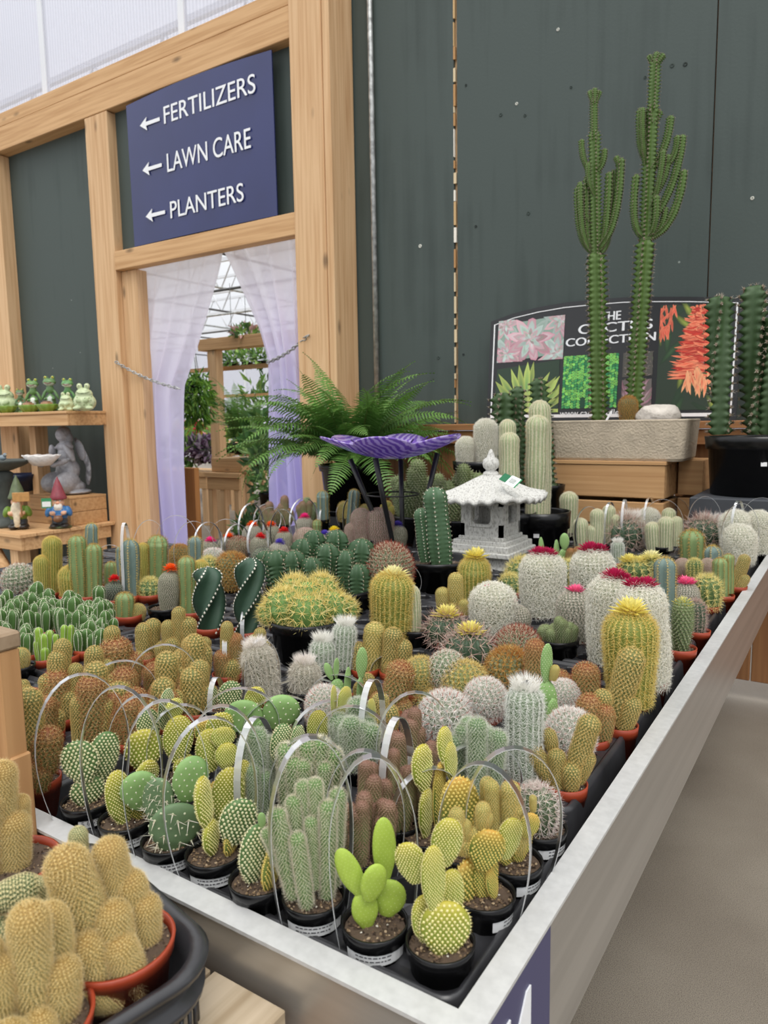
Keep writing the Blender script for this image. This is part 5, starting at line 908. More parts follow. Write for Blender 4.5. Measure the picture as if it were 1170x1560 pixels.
# ================================================================== BIG POTTED PLANTS
def bigpot(name, label, px, py, rim_px, h, stems, z, group='large potted cacti', cat='cactus', m=BLACKP, hband=.2, sticker=None, fl=None, fwd=0, yfix=None, soil=True, taper=.8):
    """px,py: middle of the pot rim; z: its height; h: pot height"""
    base = ony(px, py, yfix) if yfix else onz(px, py, z); zz = base.z; r = rim_px/2*mpp(base); root = thing(name, label, cat, (base.x, base.y, zz-h), 0, group)
    pm = pot_me(r, h, rimh=hband, taper=taper, n=40).me('pot', m); ob('pot', pm, root)
    if soil: ob('soil', soil_me(r*.9, 3, 260), root, Matrix.Translation((0, 0, h-.026)))
    b = Vector((base.x, base.y, zz-.02))
    for k, s in enumerate(stems): add_stem(root, b, s, r, k)
    for f in (fl or []): 
        p = onv(f[1], f[2], b); R_ = f[3]*mpp(p); ob('flower', FLW[f[0]], root, Matrix.Translation(p-root.location) @ Matrix.Scale(R_, 4))
    if sticker:
        az = math.atan2(-base.y, -base.x)+sticker; zc = h*.55; rr = r*(.8+.17*.55)+.002; mb = MB(); t = Vector((-math.sin(az), math.cos(az), 0)); c = Vector((rr*math.cos(az), rr*math.sin(az), zc)); s_ = .011
        V = [c-t*s_+Vector((0, 0, -s_*.7)), c+t*s_+Vector((0, 0, -s_*.7)), c+t*s_+Vector((0, 0, s_*.7)), c-t*s_+Vector((0, 0, s_*.7))]; n_ = Vector((math.cos(az), math.sin(az), 0))*.001
        mb.add([tuple(v) for v in V]+[tuple(v+n_) for v in V], None, [(4, 5, 6, 7), (0, 1, 5, 4), (1, 2, 6, 5), (2, 3, 7, 6), (3, 0, 4, 7)], (.8, .8, .8)); mb.build('price_sticker', PAPER, root)
    return root
bigpot('barrel_cactus', 'clump of green barrel cacti with long yellow spines in a big black pot', 468, 940, 116, .12, [('barrel', 468, 944, 468, 890, 66, None, .02), ('barrel', 436, 946, 428, 898, 56, None, -.005), ('barrel', 500, 946, 508, 902, 56, None, 0), ('barrel', 468, 950, 470, 902, 60, None, -.035), ('barrel', 488, 938, 492, 884, 48, None, .045), ('barrel', 450, 938, 448, 886, 48, None, .045), ('barrel', 520, 946, 532, 914, 36, None, .01), ('barrel', 416, 948, 408, 918, 36, None, .0)], .93)
bigpot('ribbed_cactus_clump', 'clump of short dark green ribbed cacti behind the yellow spined barrel cacti', 492, 890, 180, .09, [('cereus', 428, 892, 420, 838, 46), ('cereus', 458, 880, 462, 824, 36, None, .04), ('cereus', 452, 896, 446, 838, 40, None, -.01), ('cereus', 498, 890, 499, 828, 38), ('cereus', 525, 896, 527, 838, 42), ('cereus', 548, 896, 552, 822, 42, None, .02), ('cereus', 512, 876, 514, 812, 36, None, .06), ('cereus', 478, 876, 478, 812, 34, None, .06), ('cereus', 545, 916, 544, 856, 40, None, -.03), ('cereus', 400, 880, 404, 842, 30, None, .03), ('cereus', 476, 898, 474, 846, 36, None, -.03)], .90, m=BLACKP)
bigpot('column_cactus', 'green ribbed column cactus with shorter companion in wide black pot before lantern', 664, 850, 112, .13, [('pedro', 672, 862, 661, 742, 40), ('pedro', 652, 856, 642, 774, 28, None, .01)], .93)
bigpot('column_cactus', 'pair of tall woolly white column cacti in a big black pot behind the lantern', 822, 778, 92, .19, [('whitecol', 824, 786, 822, 611, 30, None, .04), ('whitecol', 816, 790, 819, 634, 32, None, -.01)], .985, sticker=-.1, hband=.35)
bigpot('column_cactus', 'two woolly columns with white tufted tops behind the lantern', 776, 780, 80, .19, [('whitecol', 773, 790, 773, 640, 24, None, .03), ('whitecol', 776, 790, 776, 660, 27, None, -.01)], .985)
bigpot('ball_cactus', 'two white domed woolly cacti in a black pot under the ledge', 728, 702, 76, .20, [('white', 710, 708, 710, 667, 27), ('white', 740, 708, 740, 640, 31)], 1.13, yfix=3.05)
bigpot('column_cactus', 'dark green spiny columns in a black pot left of the stone trough', 778, 745, 80, .15, [('euphd', 768, 750, 765, 598, 34, 20, 0), ('euphd', 788, 750, 789, 588, 26, 50, .03), ('euphd', 780, 752, 780, 640, 24, 10, -.03)], 1.0, yfix=3.25)
bigpot('column_cactus', 'tall dark green column cactus right behind the woolly white pair', 832, 738, 56, .13, [('euphd', 838, 745, 819, 576, 27, 30, 0)], 1.0, yfix=3.15)
bigpot('euphorbia', 'two dark green wavy ribbed columns in a huge black pot at the right edge', 1148, 664, 135, .235, [('euphd', 1098, 662, 1096, 452, 36, 30, -.02), ('euphd', 1155, 662, 1148, 434, 42, 60, .02), ('euphd', 1172, 662, 1180, 480, 34, 10, 0)], 1.27, yfix=3.3, sticker=.25, hband=.22, taper=.86)
bigpot('bushy_cactus', 'knobbly green bushy cactus in a black pot between bird bath and lantern', 706, 788, 96, .12, auto('lump', 704, 792, 706, 100, 16, 22, 44, fan=1.1, lo=.5), .98, yfix=2.75)
bigpot('bushy_cactus', 'dark knobbly cactus in a black pot behind the bird bath legs', 640, 784, 80, .12, auto('lump', 636, 788, 700, 80, 13, 20, 45, fan=1.1, lo=.5), .98, yfix=2.85)

# ---- dark grey block under the huge pot, crates, trough
BLK = mat('dark_grey_block', .7, col=lin('#3d4045'), bump=(30, .3, .004), noise=(6, .15, 3))
tag(MB().box((-.56, 3.08, .792), (-.20, 3.6, 1.032), bev=.004).build('display_block', BLK), 'dark grey display block under the huge black pot at the right', 'block')
cr = thing('wooden_crate', 'slatted pine crate carrying the stone trough', 'crate', (-.92, 3.4, .792))
def slat(x0, y0, z0, x1, y1, z1, name='slat'): return part(name, MB().box((x0, y0, z0), (x1, y1, z1), bev=.003), WC, cr)
for z0, z1 in ((.793, .875), (.885, .985), (1.003, 1.145)):
    slat(-1.19, 3.24, z0, -.69, 3.262, z1); slat(-1.19, 3.57, z0, -.69, 3.59, z1)
    slat(-.712, 3.264, z0, -.69, 3.568, z1); slat(-1.19, 3.264, z0, -1.168, 3.568, z1)
for x in (-1.165, -.745): part('corner_block', MB().box((x, 3.264, .793), (x+.03, 3.30, 1.14)), WC, cr)
for k in range(3): part('top_board', MB().box((-1.195, 3.235+k*.122, 1.147), (-.685, 3.235+k*.122+.116, 1.163), bev=.002), WC, cr)
cr2 = thing('wooden_crate', 'second slatted crate partly hidden behind the right end of the first', 'crate', (-.6, 3.62, .792))
for z0, z1 in ((.793, .87), (.885, .99), (1.003, 1.16)): part('slat', MB().box((-.68, 3.46, z0), (-.575, 3.66, z1), bev=.003), WC, cr2)
STONE = mat('cast_stone', .9, col=lin('#bdaf99'), noise=(14, .15, 6), bump=(110, .9, .006))
tr = thing('stone_trough', 'rectangular tan cast stone trough planter with slightly sloping sides', 'planter', (-.905, 3.4, 1.163))
m = MB(); L0 = []
def rrect(hx, hy, rad, z, n=5):
    P_ = []
    for sx_, sy_, a0 in ((1, 1, 0), (-1, 1, 90), (-1, -1, 180), (1, -1, 270)):
        for t in range(n+1): a = math.radians(a0+90*t/n); P_.append((sx_*(hx-rad)+rad*math.cos(a), sy_*(hy-rad)+rad*math.sin(a), z))
    return P_
rings = [rrect(.276, .145, .03, .0), rrect(.284, .152, .03, .012), rrect(.296, .163, .03, .165), rrect(.298, .165, .03, .175), rrect(.294, .161, .03, .179), rrect(.272, .139, .02, .179), rrect(.266, .133, .02, .150)]
V = [p for r in rings for p in r]; k = len(rings[0]); Q = [(b*k+i, b*k+(i+1) % k, (b+1)*k+(i+1) % k, (b+1)*k+i) for b in range(len(rings)-1) for i in range(k)]
m.add(V, None, Q, sm=False); m.add([(0, 0, 0)]+rings[0], [(0, 1+(i+1) % k, 1+i) for i in range(k)], None); m.build('trough_body', STONE, tr)
gs = MB(); gs.add([(-.262, -.13, 0), (.262, -.13, 0), (.262, .13, 0), (-.262, .13, 0)], None, [(0, 1, 2, 3)], hexc('#5c4b3a'))
for _ in range(260):
    x, y, s = random.uniform(-.255, .255), random.uniform(-.125, .125), random.uniform(.003, .007); gs.ell((x, y, 0), (s, s*.8, s*.6), hexc(random.choice(['#8d7a62', '#6b5a48', '#a8977c', '#4b3c2e'])), 5, 3)
o = gs.build('soil', SOIL, tr, Matrix.Translation((0, 0, .158)))
# tall candelabra euphorbias standing in the trough
def euph(label, Y, segs):
    b = ony(segs[0][0], segs[0][1], Y); root = thing('candelabra_euphorbia', label, 'cactus', (b.x, b.y, 1.32), 0, 'tall euphorbias in the stone trough'); base = Vector((b.x, b.y, 1.32))
    for k, s in enumerate(segs):
        px0, py0, px1, py1, w_ = s[:5]; ctrl = s[5] if len(s) > 5 else None; dz = s[6] if len(s) > 6 else 0; n_ = Vector((b.x, b.y, 0)).normalized()
        A, B = onv(px0, py0, base), onv(px1, py1, base)+n_*dz; r = w_/2*mpp(A)
        if not ctrl:
            add_stem(root, base, ('euph', px0, py0, px1, py1, w_, random.uniform(0, 360), dz), 0, k); continue
        Cc = onv(ctrl[0], ctrl[1], base)+n_*dz; N_ = 24; pts = [A*(1-t)**2+Cc*2*t*(1-t)+B*t*t for t in np.linspace(0, 1, N_)]; L = sum((pts[i+1]-pts[i]).length for i in range(N_-1)); asp = q_asp(L/r, 1.0, 2)
        bm, sm_ = stem_proto('euph', asp, k % 2); T_ = np.linspace(0, asp, N_); Pn = NP_([tuple(p) for p in pts]); D = np.gradient(Pn, axis=0); D /= np.linalg.norm(D, axis=1)[:, None]; up = NP_(tuple(n_)); X_ = np.cross(D, up); X_ /= np.linalg.norm(X_, axis=1)[:, None]; Y_ = np.cross(D, X_)
        def bend(me):
            me = me.copy(); v = np.empty(len(me.vertices)*3, np.float32); me.vertices.foreach_get('co', v); v = v.reshape(-1, 3); z = np.clip(v[:, 2], 0, asp); ov = v[:, 2]-z
            f = lambda A_: np.stack([np.interp(z, T_, A_[:, i]) for i in range(3)], 1)
            w2 = f(Pn)+f(X_)*v[:, :1]*r+f(Y_)*v[:, 1:2]*r+f(D)*ov[:, None]*r-NP_(tuple(root.location)); me.vertices.foreach_set('co', w2.astype(np.float32).ravel()); me.update(); return me
        o = ob('branch', bend(bm), root); ob('spines', bend(sm_), o, None, 'stuff')
    return root
euph('tall candelabra euphorbia in the trough, left and shorter one with upcurved arms', 3.40, [(912, 640, 908, 385, 27), (908, 390, 905, 200, 17), (905, 215, 905, 150, 12), (905, 160, 898, 138, 9), (905, 160, 914, 138, 9), (905, 158, 906, 134, 10),
    (903, 380, 880, 284, 10, (878, 376)), (903, 376, 894, 268, 11, (890, 372)), (912, 380, 928, 262, 11, (924, 372)), (912, 376, 946, 240, 12, (944, 350)), (904, 340, 884, 296, 9, (886, 330)), (910, 260, 921, 226, 10, (921, 250)), (902, 262, 886, 212, 9, (886, 250)), (915, 384, 935, 255, 10, (934, 372), .03), (902, 384, 884, 280, 9, (882, 372), -.03), (941, 290, 938, 238, 9, (950, 262)), (908, 300, 896, 250, 8, (894, 288), -.02)])
euph('tall candelabra euphorbia in the trough, the right and taller one', 3.43, [(966, 624, 984, 364, 26), (984, 368, 994, 160, 20), (994, 170, 998, 92, 17), (997, 100, 988, 84, 9), (998, 100, 1012, 82, 10), (998, 98, 1001, 79, 11), (994, 190, 990, 164, 14), (995, 190, 1006, 168, 12),
    (980, 360, 970, 265, 11, (958, 350)), (990, 362, 1042, 258, 12, (1032, 348)), (990, 340, 1040, 205, 12, (1032, 290)), (992, 260, 1022, 176, 12, (1018, 228)), (984, 240, 976, 164, 11, (972, 228)), (992, 300, 1018, 235, 11, (1016, 280)), (988, 362, 1014, 315, 10, (1012, 350)), (984, 250, 979, 168, 9, (976, 215), -.03), (1018, 250, 1032, 206, 10, (1032, 235)), (990, 320, 1010, 232, 9, (1006, 290), -.03), (988, 361, 1000, 300, 10, (1002, 352), -.03)])
r_ = ony(957, 640, 3.36); rt_ = thing('small_cactus', 'small round golden spined cactus in the trough beside the white rock', 'cactus', (r_.x, r_.y, 1.325)); add_stem(rt_, Vector((r_.x, r_.y, 1.33)), ('brball', 957, 642, 957, 606, 22), 0, 1)
b_ = ony(1003, 628, 3.38); rk = MB().ell((0, 0, 0), (.093, .07, .053), lin('#d3cbc0'), 22, 14); me = rk.me('rock', mat('pale_rock', .9, bump=(40, 1, .01), noise=(20, .12, 5)))
for v in me.vertices: 
    f = 1+.10*math.sin(v.co.x*60+1)*math.cos(v.co.z*80)+.06*math.sin(v.co.y*90+v.co.x*30); v.co *= f; v.co.z = max(v.co.z, -.035)
o = ob('rock', me); o.location = (b_.x, b_.y, 1.355); tag(o, 'pale rounded rock lying in the stone trough', 'rock')
tg_ = ony(930, 632, 3.27); m = MB().box((-.003, -.0005, -.035), (.006, .0005, .02), (.85, .85, .85)); o = m.build('plant_tag', PAPER); o.matrix_basis = Matrix.Translation(tg_+Vector((-.006, .0, .0))) @ Matrix.Rotation(.5, 4, 'Y'); tag(o, 'narrow white plant tag stuck in the trough', 'tag')
# small knobbly plant hiding at the left of the trough

# ================================================================== cactus collection sign board
SGB = mat('sign_black', .35, col=lin('#232426')); 
cs = thing('cactus_sign', 'arched black sign reading THE CACTUS COLLECTION with five plant pictures', 'sign', (-1.14, 3.86, 1.332))
lean = math.radians(7); Rl = Matrix.Rotation(-lean, 4, 'X'); SW = 1.31; 
def SP(px, py, off=0):     # photograph point on the leaning board, in board coordinates (x right, z up the board)
    d = ray(px, py); n = Vector((0, math.cos(lean), math.sin(-lean)*-1*-1)); n = Rl.to_3x3() @ Vector((0, 1, 0)); p0 = Vector((-1.14, 3.86, 1.332)); t = n.dot(p0-EYE)/n.dot(d); p = EYE+d*t-p0; q = Rl.to_3x3().transposed() @ p; return q.x, q.z
bd = empty('tmp', (0, 0, 0)); bpy.data.objects.remove(bd)
def board(pts, m, name, y0, y1, parent=cs, c=(1, 1, 1)):
    n = len(pts); V = [(x, y0, z) for x, z in pts]+[(x, y1, z) for x, z in pts]; me = bpy.data.meshes.new(name)
    me.from_pydata(V, [], [tuple(range(n)), tuple(range(2*n-1, n-1, -1))]+[(i, n+i, n+(i+1) % n, (i+1) % n) for i in range(n)]); me.materials.append(m)
    a = me.attributes.new('Col', 'FLOAT_COLOR', 'POINT'); a.data.foreach_set('color', np.tile(np.array((*c, 1), np.float32), 2*n)); return ob(name, me, parent, Rl)
outl = [(741, 643), (748, 490), (780, 478), (820, 468), (860, 461), (900, 457), (950, 453), (1000, 452), (1050, 452), (1090, 453), (1133, 454), (1121, 641)]
board([SP(*p) for p in outl], SGB, 'sign_board', 0, .008)
inn = [(747, 637), (753, 495), (783, 484), (820, 475), (860, 468), (900, 464), (950, 460), (1000, 459), (1050, 459), (1090, 460), (1125, 461), (1114, 634)]; I_ = [SP(*p) for p in inn]
m = MB(); cxm = sum(p[0] for p in I_)/len(I_); czm = sum(p[1] for p in I_)/len(I_)
for i in range(len(I_)):
    a, b = I_[i], I_[(i+1) % len(I_)]; s = .978; a2 = (cxm+(a[0]-cxm)*.988, czm+(a[1]-czm)*.965); b2 = (cxm+(b[0]-cxm)*.988, czm+(b[1]-czm)*.965)
    m.add([(a[0], -.002, a[1]), (b[0], -.002, b[1]), (b2[0], -.002, b2[1]), (a2[0], -.002, a2[1])], None, [(0, 1, 2, 3)], (.85, .85, .85))
m.build('white_border', PAINT, cs, Rl)
for s, a, b, ty in (('THE', (915, 489), (945, 487), 476), ('CACTUS', (881, 507), (993, 503), 493), ('COLLECTION', (862, 527), (998, 520), 515), ('www.cactuscollection.com', (853, 634), (1000, 632), 625)):
    x0, z0 = SP(*a); x1, z1 = SP(*b); zt = SP(a[0], ty)[1]; me = text_me(s, WHT, 1, 0); xs = [v.co.x for v in me.vertices]; ys = [v.co.y for v in me.vertices]; sx = (x1-x0)/(max(xs)-min(xs)); sy = (zt-z0)/max(ys)
    z0 = (z0+z1)/2
    for k, dx in enumerate((0, .0035) if len(s) < 12 else (0,)):
        o = ob('lettering', me, cs, Rl @ Matrix(((sx, 0, 0, x0-min(xs)*sx+dx), (0, 0, -1, -.003-.0002*k), (0, sy, 0, z0), (0, 0, 0, 1))))
        if k: o.name = 'lettering_weight'
def pic(name, corners, bgc, draw):
    c = [SP(*p) for p in corners]; m = MB(); m.add([(x, -.0022, z) for x, z in c], None, [(0, 1, 2, 3)], hexc(bgc)); x0, x1 = min(p[0] for p in c), max(p[0] for p in c); z0, z1 = min(p[1] for p in c), max(p[1] for p in c); lay = [0]
    def leaf(x, z, ang, l, wd, col, col2=None):
        lay[0] += 1; y = -.0024-lay[0]*2e-6; d = (math.cos(ang), math.sin(ang)); n_ = (-d[1], d[0]); pts = [(0, -.3), (.35, -1), (.75, -.7), (1, 0), (.75, .7), (.35, 1), (0, .3)]
        P_ = [(min(max(x+d[0]*a*l+n_[0]*b*wd/2, x0), x1), y, min(max(z+d[1]*a*l+n_[1]*b*wd/2, z0), z1)) for a, b in pts]; cm = (min(max(x+d[0]*l*.5, x0), x1), y, min(max(z+d[1]*l*.5, z0), z1))
        c1 = hexc(col); c2 = hexc(col2) if col2 else c1; m.add([cm]+P_, [(0, 1+i, 2+i) for i in range(6)]+[(0, 7, 1)], None, np.array([c1]+[c2]*7)*random.uniform(.8, 1.15))
    draw(x0, x1, z0, z1, leaf); m.build(name, PAINT, cs, Rl)
random.seed(5)
def d_ros(x0, x1, z0, z1, leaf):
    W_, H_ = x1-x0, z1-z0
    for cx, cz, R_ in ((.15, .2, .5), (.9, .15, .5), (.1, .9, .4), (.95, .9, .45), (.5, .5, .62)):
        for ring in (1, .72, .45, .25):
            for k in range(9): a = k*.698+ring*5; leaf(x0+cx*W_, z0+cz*H_, a, R_*H_*ring, R_*H_*ring*.42, random.choice(['#a9bfb4', '#c3d0cb', '#8fab95']), random.choice(['#c98c9c', '#b7c7c0', '#d7a5b0']))
def d_aga(x0, x1, z0, z1, leaf):
    W_, H_ = x1-x0, z1-z0
    for k in range(15): a = math.pi*(k+.5)/15; leaf(x0+.5*W_, z0-.05*H_, a+random.uniform(-.1, .1), H_*random.uniform(.9, 1.15), H_*.17, random.choice(['#4f8456', '#3e7048', '#6c9c5c']), '#b9c96a')
    for k in range(7): a = math.pi*(k+.5)/7; leaf(x0+.5*W_, z0-.05*H_, a, H_*.5, H_*.13, '#6d9a55', '#d0d980')
def d_bead(x0, x1, z0, z1, leaf):
    W_, H_ = x1-x0, z1-z0; n = 9
    for s in range(n):
        xx = x0+(s+.5)/n*W_; zz = z1
        while zz > z0+.02*H_+(.18*H_ if s in (3, 7) else 0):
            for sd in (-1, 1): leaf(xx, zz, -math.pi/2+sd*1.0, H_*.085, H_*.055, random.choice(['#57c06a', '#3fa860', '#7fd86a', '#2f8c58']), random.choice(['#2a7a48', '#98dc60']))
            zz -= H_*.05
def d_tuf(x0, x1, z0, z1, leaf):
    for _ in range(50): leaf(random.uniform(x0, x1), random.uniform(z0, z1), random.uniform(0, 6.28), (z1-z0)*.25, (z1-z0)*.06, random.choice(['#8a7f78', '#6d6a60', '#a79a90', '#5e6a52']), '#4a4640')
def d_pink(x0, x1, z0, z1, leaf):
    for k in range(34): a = random.uniform(0, math.pi); leaf((x0+x1)/2, z0, a, (z1-z0)*random.uniform(.7, 1.3), (z1-z0)*.1, random.choice(['#b58a9a', '#7e8f76', '#c9b4b8', '#5c7058']), '#8f6a74')
def d_aloe(x0, x1, z0, z1, leaf):
    W_, H_ = x1-x0, z1-z0
    for _ in range(26): leaf(x0+random.random()*W_, z0+random.random()*H_, random.uniform(0, 6.28), H_*.3, H_*.07, random.choice(['#3c5e38', '#5c7f3c', '#a3b04a', '#28402a']), '#223824')
    for _ in range(26): leaf(x0+.22*W_*random.random(), z0+H_*(.75+.25*random.random()), random.uniform(3.4, 5.2), H_*.14, H_*.025, '#d24a3a', '#e07a5a')
    for k in range(46):
        t = k/45; zc = z0+H_*(.30+.66*t); wd = W_*(.34*(1-t)**.7+.05)
        for _ in range(7): leaf(x0+W_*.56+random.uniform(-.08, .08)*W_, zc, random.choice([0, math.pi])+random.uniform(-.5, .2)*1+(0), wd*random.uniform(.6, 1.1), H_*.026, random.choice(['#d8412c', '#e65a3e', '#c23324', '#ee7a5a']), random.choice(['#f0906a', '#b82c22']))
    for k in range(26): leaf(x0+W_*(.56+random.uniform(-.16, .16)), z0+H_*random.uniform(.26, .4), -math.pi/2+random.uniform(-.4, .4), H_*.17, H_*.03, random.choice(['#ee7a5a', '#e65a3e', '#f29a70']), '#f0b080')
pic('succulent_picture', [(757, 553), (858, 538), (859, 480), (760, 496)], '#8ea598', d_ros)
pic('agave_picture', [(752, 630), (850, 628), (853, 548), (758, 563)], '#2c4030', d_aga)
pic('bead_plant_picture', [(855, 623), (939, 620), (943, 539), (860, 543)], '#1c4a34', d_bead)
pic('tuft_picture', [(948, 575), (994, 571), (995, 535), (950, 538)], '#55524c', d_tuf)
pic('striped_leaf_picture', [(946, 622), (992, 618), (993, 577), (948, 579)], '#6b6460', d_pink)
pic('aloe_picture', [(998, 626), (1106, 623), (1118, 466), (1007, 465)], '#2b3a2c', d_aloe)

# ================================================================== stone lantern
WASH = mat('whitewashed_stone', .85, col=lin('#d2d2ce'), bump=(90, .6, .004))
def wash_extra(): 
    m = WASH; nt = m.node_tree; N = nt.nodes; L = nt.links; b = N['Principled BSDF']; t = N.new('ShaderNodeTexCoord'); n = N.new('ShaderNodeTexNoise'); mp = N.new('ShaderNodeMapping'); mp.inputs['Scale'].default_value = (40, 40, 16); L.new(t.outputs['Object'], mp.inputs[0]); L.new(mp.outputs[0], n.inputs[0]); n.inputs['Detail'].default_value = 5
    cr = N.new('ShaderNodeValToRGB'); e = cr.color_ramp.elements; e[0].position = .36; e[0].color = (*lin('#a09e98'), 1); e[1].position = .5; e[1].color = (*lin('#cbcac4'), 1); L.new(n.outputs[0], cr.inputs[0]); L.new(cr.outputs[0], b.inputs['Base Color'])
wash_extra()
ln_ = thing('stone_lantern', 'whitewashed stone pagoda lantern with a fluted roof and square windows', 'lantern', (-1.085, 2.35, .792))
def LZ(z): return z-.792
m = MB(); n = 120; rows = [(.0, 1.168), (.03, 1.158), (.06, 1.142), (.10, 1.118), (.14, 1.097), (.175, 1.084), (.19, 1.080), (.188, 1.066), (.165, 1.072), (.08, 1.08), (0, 1.08)]; V = []
for r, z in rows:
    for k in range(n):
        a = k*2*math.pi/n; sq = 1/max(abs(math.cos((a % (math.pi/4*2))-math.pi/4)), .1)**-1 if False else 1+.06*math.cos(4*a+math.pi); fl_ = abs(math.cos(12*a))*2-1; rr = r*sq*(1+.02*fl_*(r > .15)); V.append((rr*math.cos(a), rr*math.sin(a), LZ(z)+.007*fl_*min(1, r/.12)+.012*(r/.19)**3*(1-math.cos(4*a+0))*.5))
Q = [(i*n+j, i*n+(j+1) % n, (i+1)*n+(j+1) % n, (i+1)*n+j) for i in range(len(rows)-1) for j in range(n)]; m.add(V, None, [q[::-1] for q in Q], sm=True); m.build('fluted_roof', WASH, ln_)
MB().lathe([(0.001, LZ(1.15)), (.03, LZ(1.155)), (.026, LZ(1.168)), (.016, LZ(1.175)), (.026, LZ(1.185)), (.030, LZ(1.198)), (.026, LZ(1.213)), (.014, LZ(1.222)), (.012, LZ(1.230)), (.005, LZ(1.246)), (0.0005, LZ(1.25))], 20).build('finial', WASH, ln_)
# lantern chamber: four pierced walls
hw = .078; z0, z1 = LZ(.948), LZ(1.085)
for k in range(4):
    R_ = Matrix.Rotation(k*math.pi/2, 4, 'Z'); m = MB(); w0 = .036; za, zb = z0+.045, z1-.028
    m.box((-hw, -hw, z0), (hw, -hw+.014, za), M=R_).box((-hw, -hw, zb), (hw, -hw+.014, z1), M=R_).box((-hw, -hw, za), (-w0, -hw+.014, zb), M=R_).box((w0, -hw, za), (hw-.014, -hw+.014, zb), M=R_)
    for sx_ in (-1, 1):
        for zc, s2 in ((za, 1), (zb, -1)): m.add([tuple(R_ @ Vector(p)) for p in ((sx_*w0, -hw, zc), (sx_*(w0-.012), -hw, zc), (sx_*w0, -hw, zc+s2*.012), (sx_*w0, -hw+.014, zc), (sx_*(w0-.012), -hw+.014, zc), (sx_*w0, -hw+.014, zc+s2*.012))], [(0, 1, 2), (3, 5, 4)], [(1, 4, 5, 2)])
    for a_, b_2 in (((-w0-.009, -hw-.005, za-.009), (w0+.009, -hw+.002, za-.001)), ((-w0-.009, -hw-.005, zb+.001), (w0+.009, -hw+.002, zb+.009)), ((-w0-.009, -hw-.005, za-.001), (-w0-.001, -hw+.002, zb+.001)), ((w0+.001, -hw-.005, za-.001), (w0+.009, -hw+.002, zb+.001))): m.box(a_, b_2, M=R_)
    m.build('lantern_window', WASH, ln_)
m = MB()
for hx, za, zb in ((.086, .936, .95), (.10, .922, .938), (.112, .900, .924), (.122, .884, .902)): m.box((-hx, -hx, LZ(za)), (hx, hx, LZ(zb)), bev=.003)
m.build('stepped_plinth', WASH, ln_)
m = MB(); V = [(sx_*h_, sy_*h_, LZ(z)) for h_, z in ((.085, .886), (.095, .85), (.125, .81), (.135, .793)) for sx_, sy_ in ((-1, -1), (1, -1), (1, 1), (-1, 1))]; m.add(V, None, [(i*4+j, i*4+(j+1) % 4, (i+1)*4+(j+1) % 4, (i+1)*4+j) for i in range(3) for j in range(4)]); m.build('flared_foot', WASH, ln_)
p = ony(776, 731, 2.24); tgm = MB(); tgm.box((-.034, -.016, 0), (-.004, .016, .001), lin('#1d6b45')).box((-.004, -.02, .0), (.036, .02, .001), lin('#e8efe9')).box((.036, -.02, 0), (.041, .02, .001), lin('#2c8a55'))
for k in range(7): tgm.box((.004+k*.0035, -.010, .001), (.0055+k*.0035, .010, .0013), (.1, .1, .1))
o = tgm.build('price_tag', PAPER, ln_, Matrix.Translation(p-ln_.location) @ Matrix.Rotation(-.55, 4, 'Z') @ Matrix.Rotation(math.radians(38), 4, 'X') @ Matrix.Rotation(math.radians(22), 4, 'Y')); o['label'] = 'green and white price tag'

# ================================================================== purple glass bird bath on a black stand
def glass_mat():
    m = bpy.data.materials.new('purple_glass'); m.use_nodes = True; nt = m.node_tree; N = nt.nodes; L = nt.links; b = N['Principled BSDF']; b.inputs['Roughness'].default_value = .12; b.inputs['Coat Weight'].default_value = .6
    t = N.new('ShaderNodeTexCoord'); w_ = N.new('ShaderNodeTexWave'); w_.inputs['Scale'].default_value = 12; w_.inputs['Distortion'].default_value = 9; w_.inputs['Detail'].default_value = 4; L.new(t.outputs['Object'], w_.inputs[0]); cr = N.new('ShaderNodeValToRGB'); e = cr.color_ramp.elements; e[0].position = .3; e[0].color = (*lin('#8d6acc'), 1); e[1].position = .75; e[1].color = (*lin('#cfbdf0'), 1); L.new(w_.outputs[0], cr.inputs[0]); L.new(cr.outputs[0], b.inputs['Base Color'])
    tl = N.new('ShaderNodeBsdfTranslucent'); L.new(cr.outputs[0], tl.inputs[0]); ms = N.new('ShaderNodeMixShader'); ms.inputs[0].default_value = .35; L.new(b.outputs[0], ms.inputs[1]); L.new(tl.outputs[0], ms.inputs[2]); L.new(ms.outputs[0], N['Material Output'].inputs[0]); return m
PGL = glass_mat(); cB = ony(597, 684, 2.45)
bb = thing('bird_bath', 'purple flower shaped glass bird bath on a black four legged metal stand', 'bird bath', (cB.x, cB.y, .792))
n = 96; rows = [0, .2, .4, .6, .8, 1.0]; V = []
for sgn in (1, -1):
    for f in (rows if sgn == 1 else rows[::-1]):
        for k in range(n):
            a = k*2*math.pi/n; pet = abs(math.cos(3*a+.4)); R_ = .29*(.74+.26*pet**.6); z = .417+.075*f**1.8+.03*f*(pet-.5)-(.006 if sgn < 0 else 0); V.append((R_*f*math.cos(a), R_*f*math.sin(a), z))
Q = [(i*n+j, i*n+(j+1) % n, (i+1)*n+(j+1) % n, (i+1)*n+j) for i in range(11) for j in range(n)]; MB().add(V, None, Q, sm=True).build('glass_dish', PGL, bb)
m = MB()
for k in range(6):   # raised petal divisions
    a = (k+.5)*math.pi/3-.4/3; m.tube([(f*.235*math.cos(a), f*.235*math.sin(a), .419+.075*f**1.8) for f in np.linspace(.15, 1, 6)], .0035, 5)
m.build('petal_rib', mat('dark_purple', .3, col=lin('#4a2f78')), bb)
BLKM = mat('black_painted_iron', .4, col=(.01, .01, .011))
vd = Vector((cB.x, cB.y, 0)).normalized(); rtv = Vector((vd.y, -vd.x, 0))
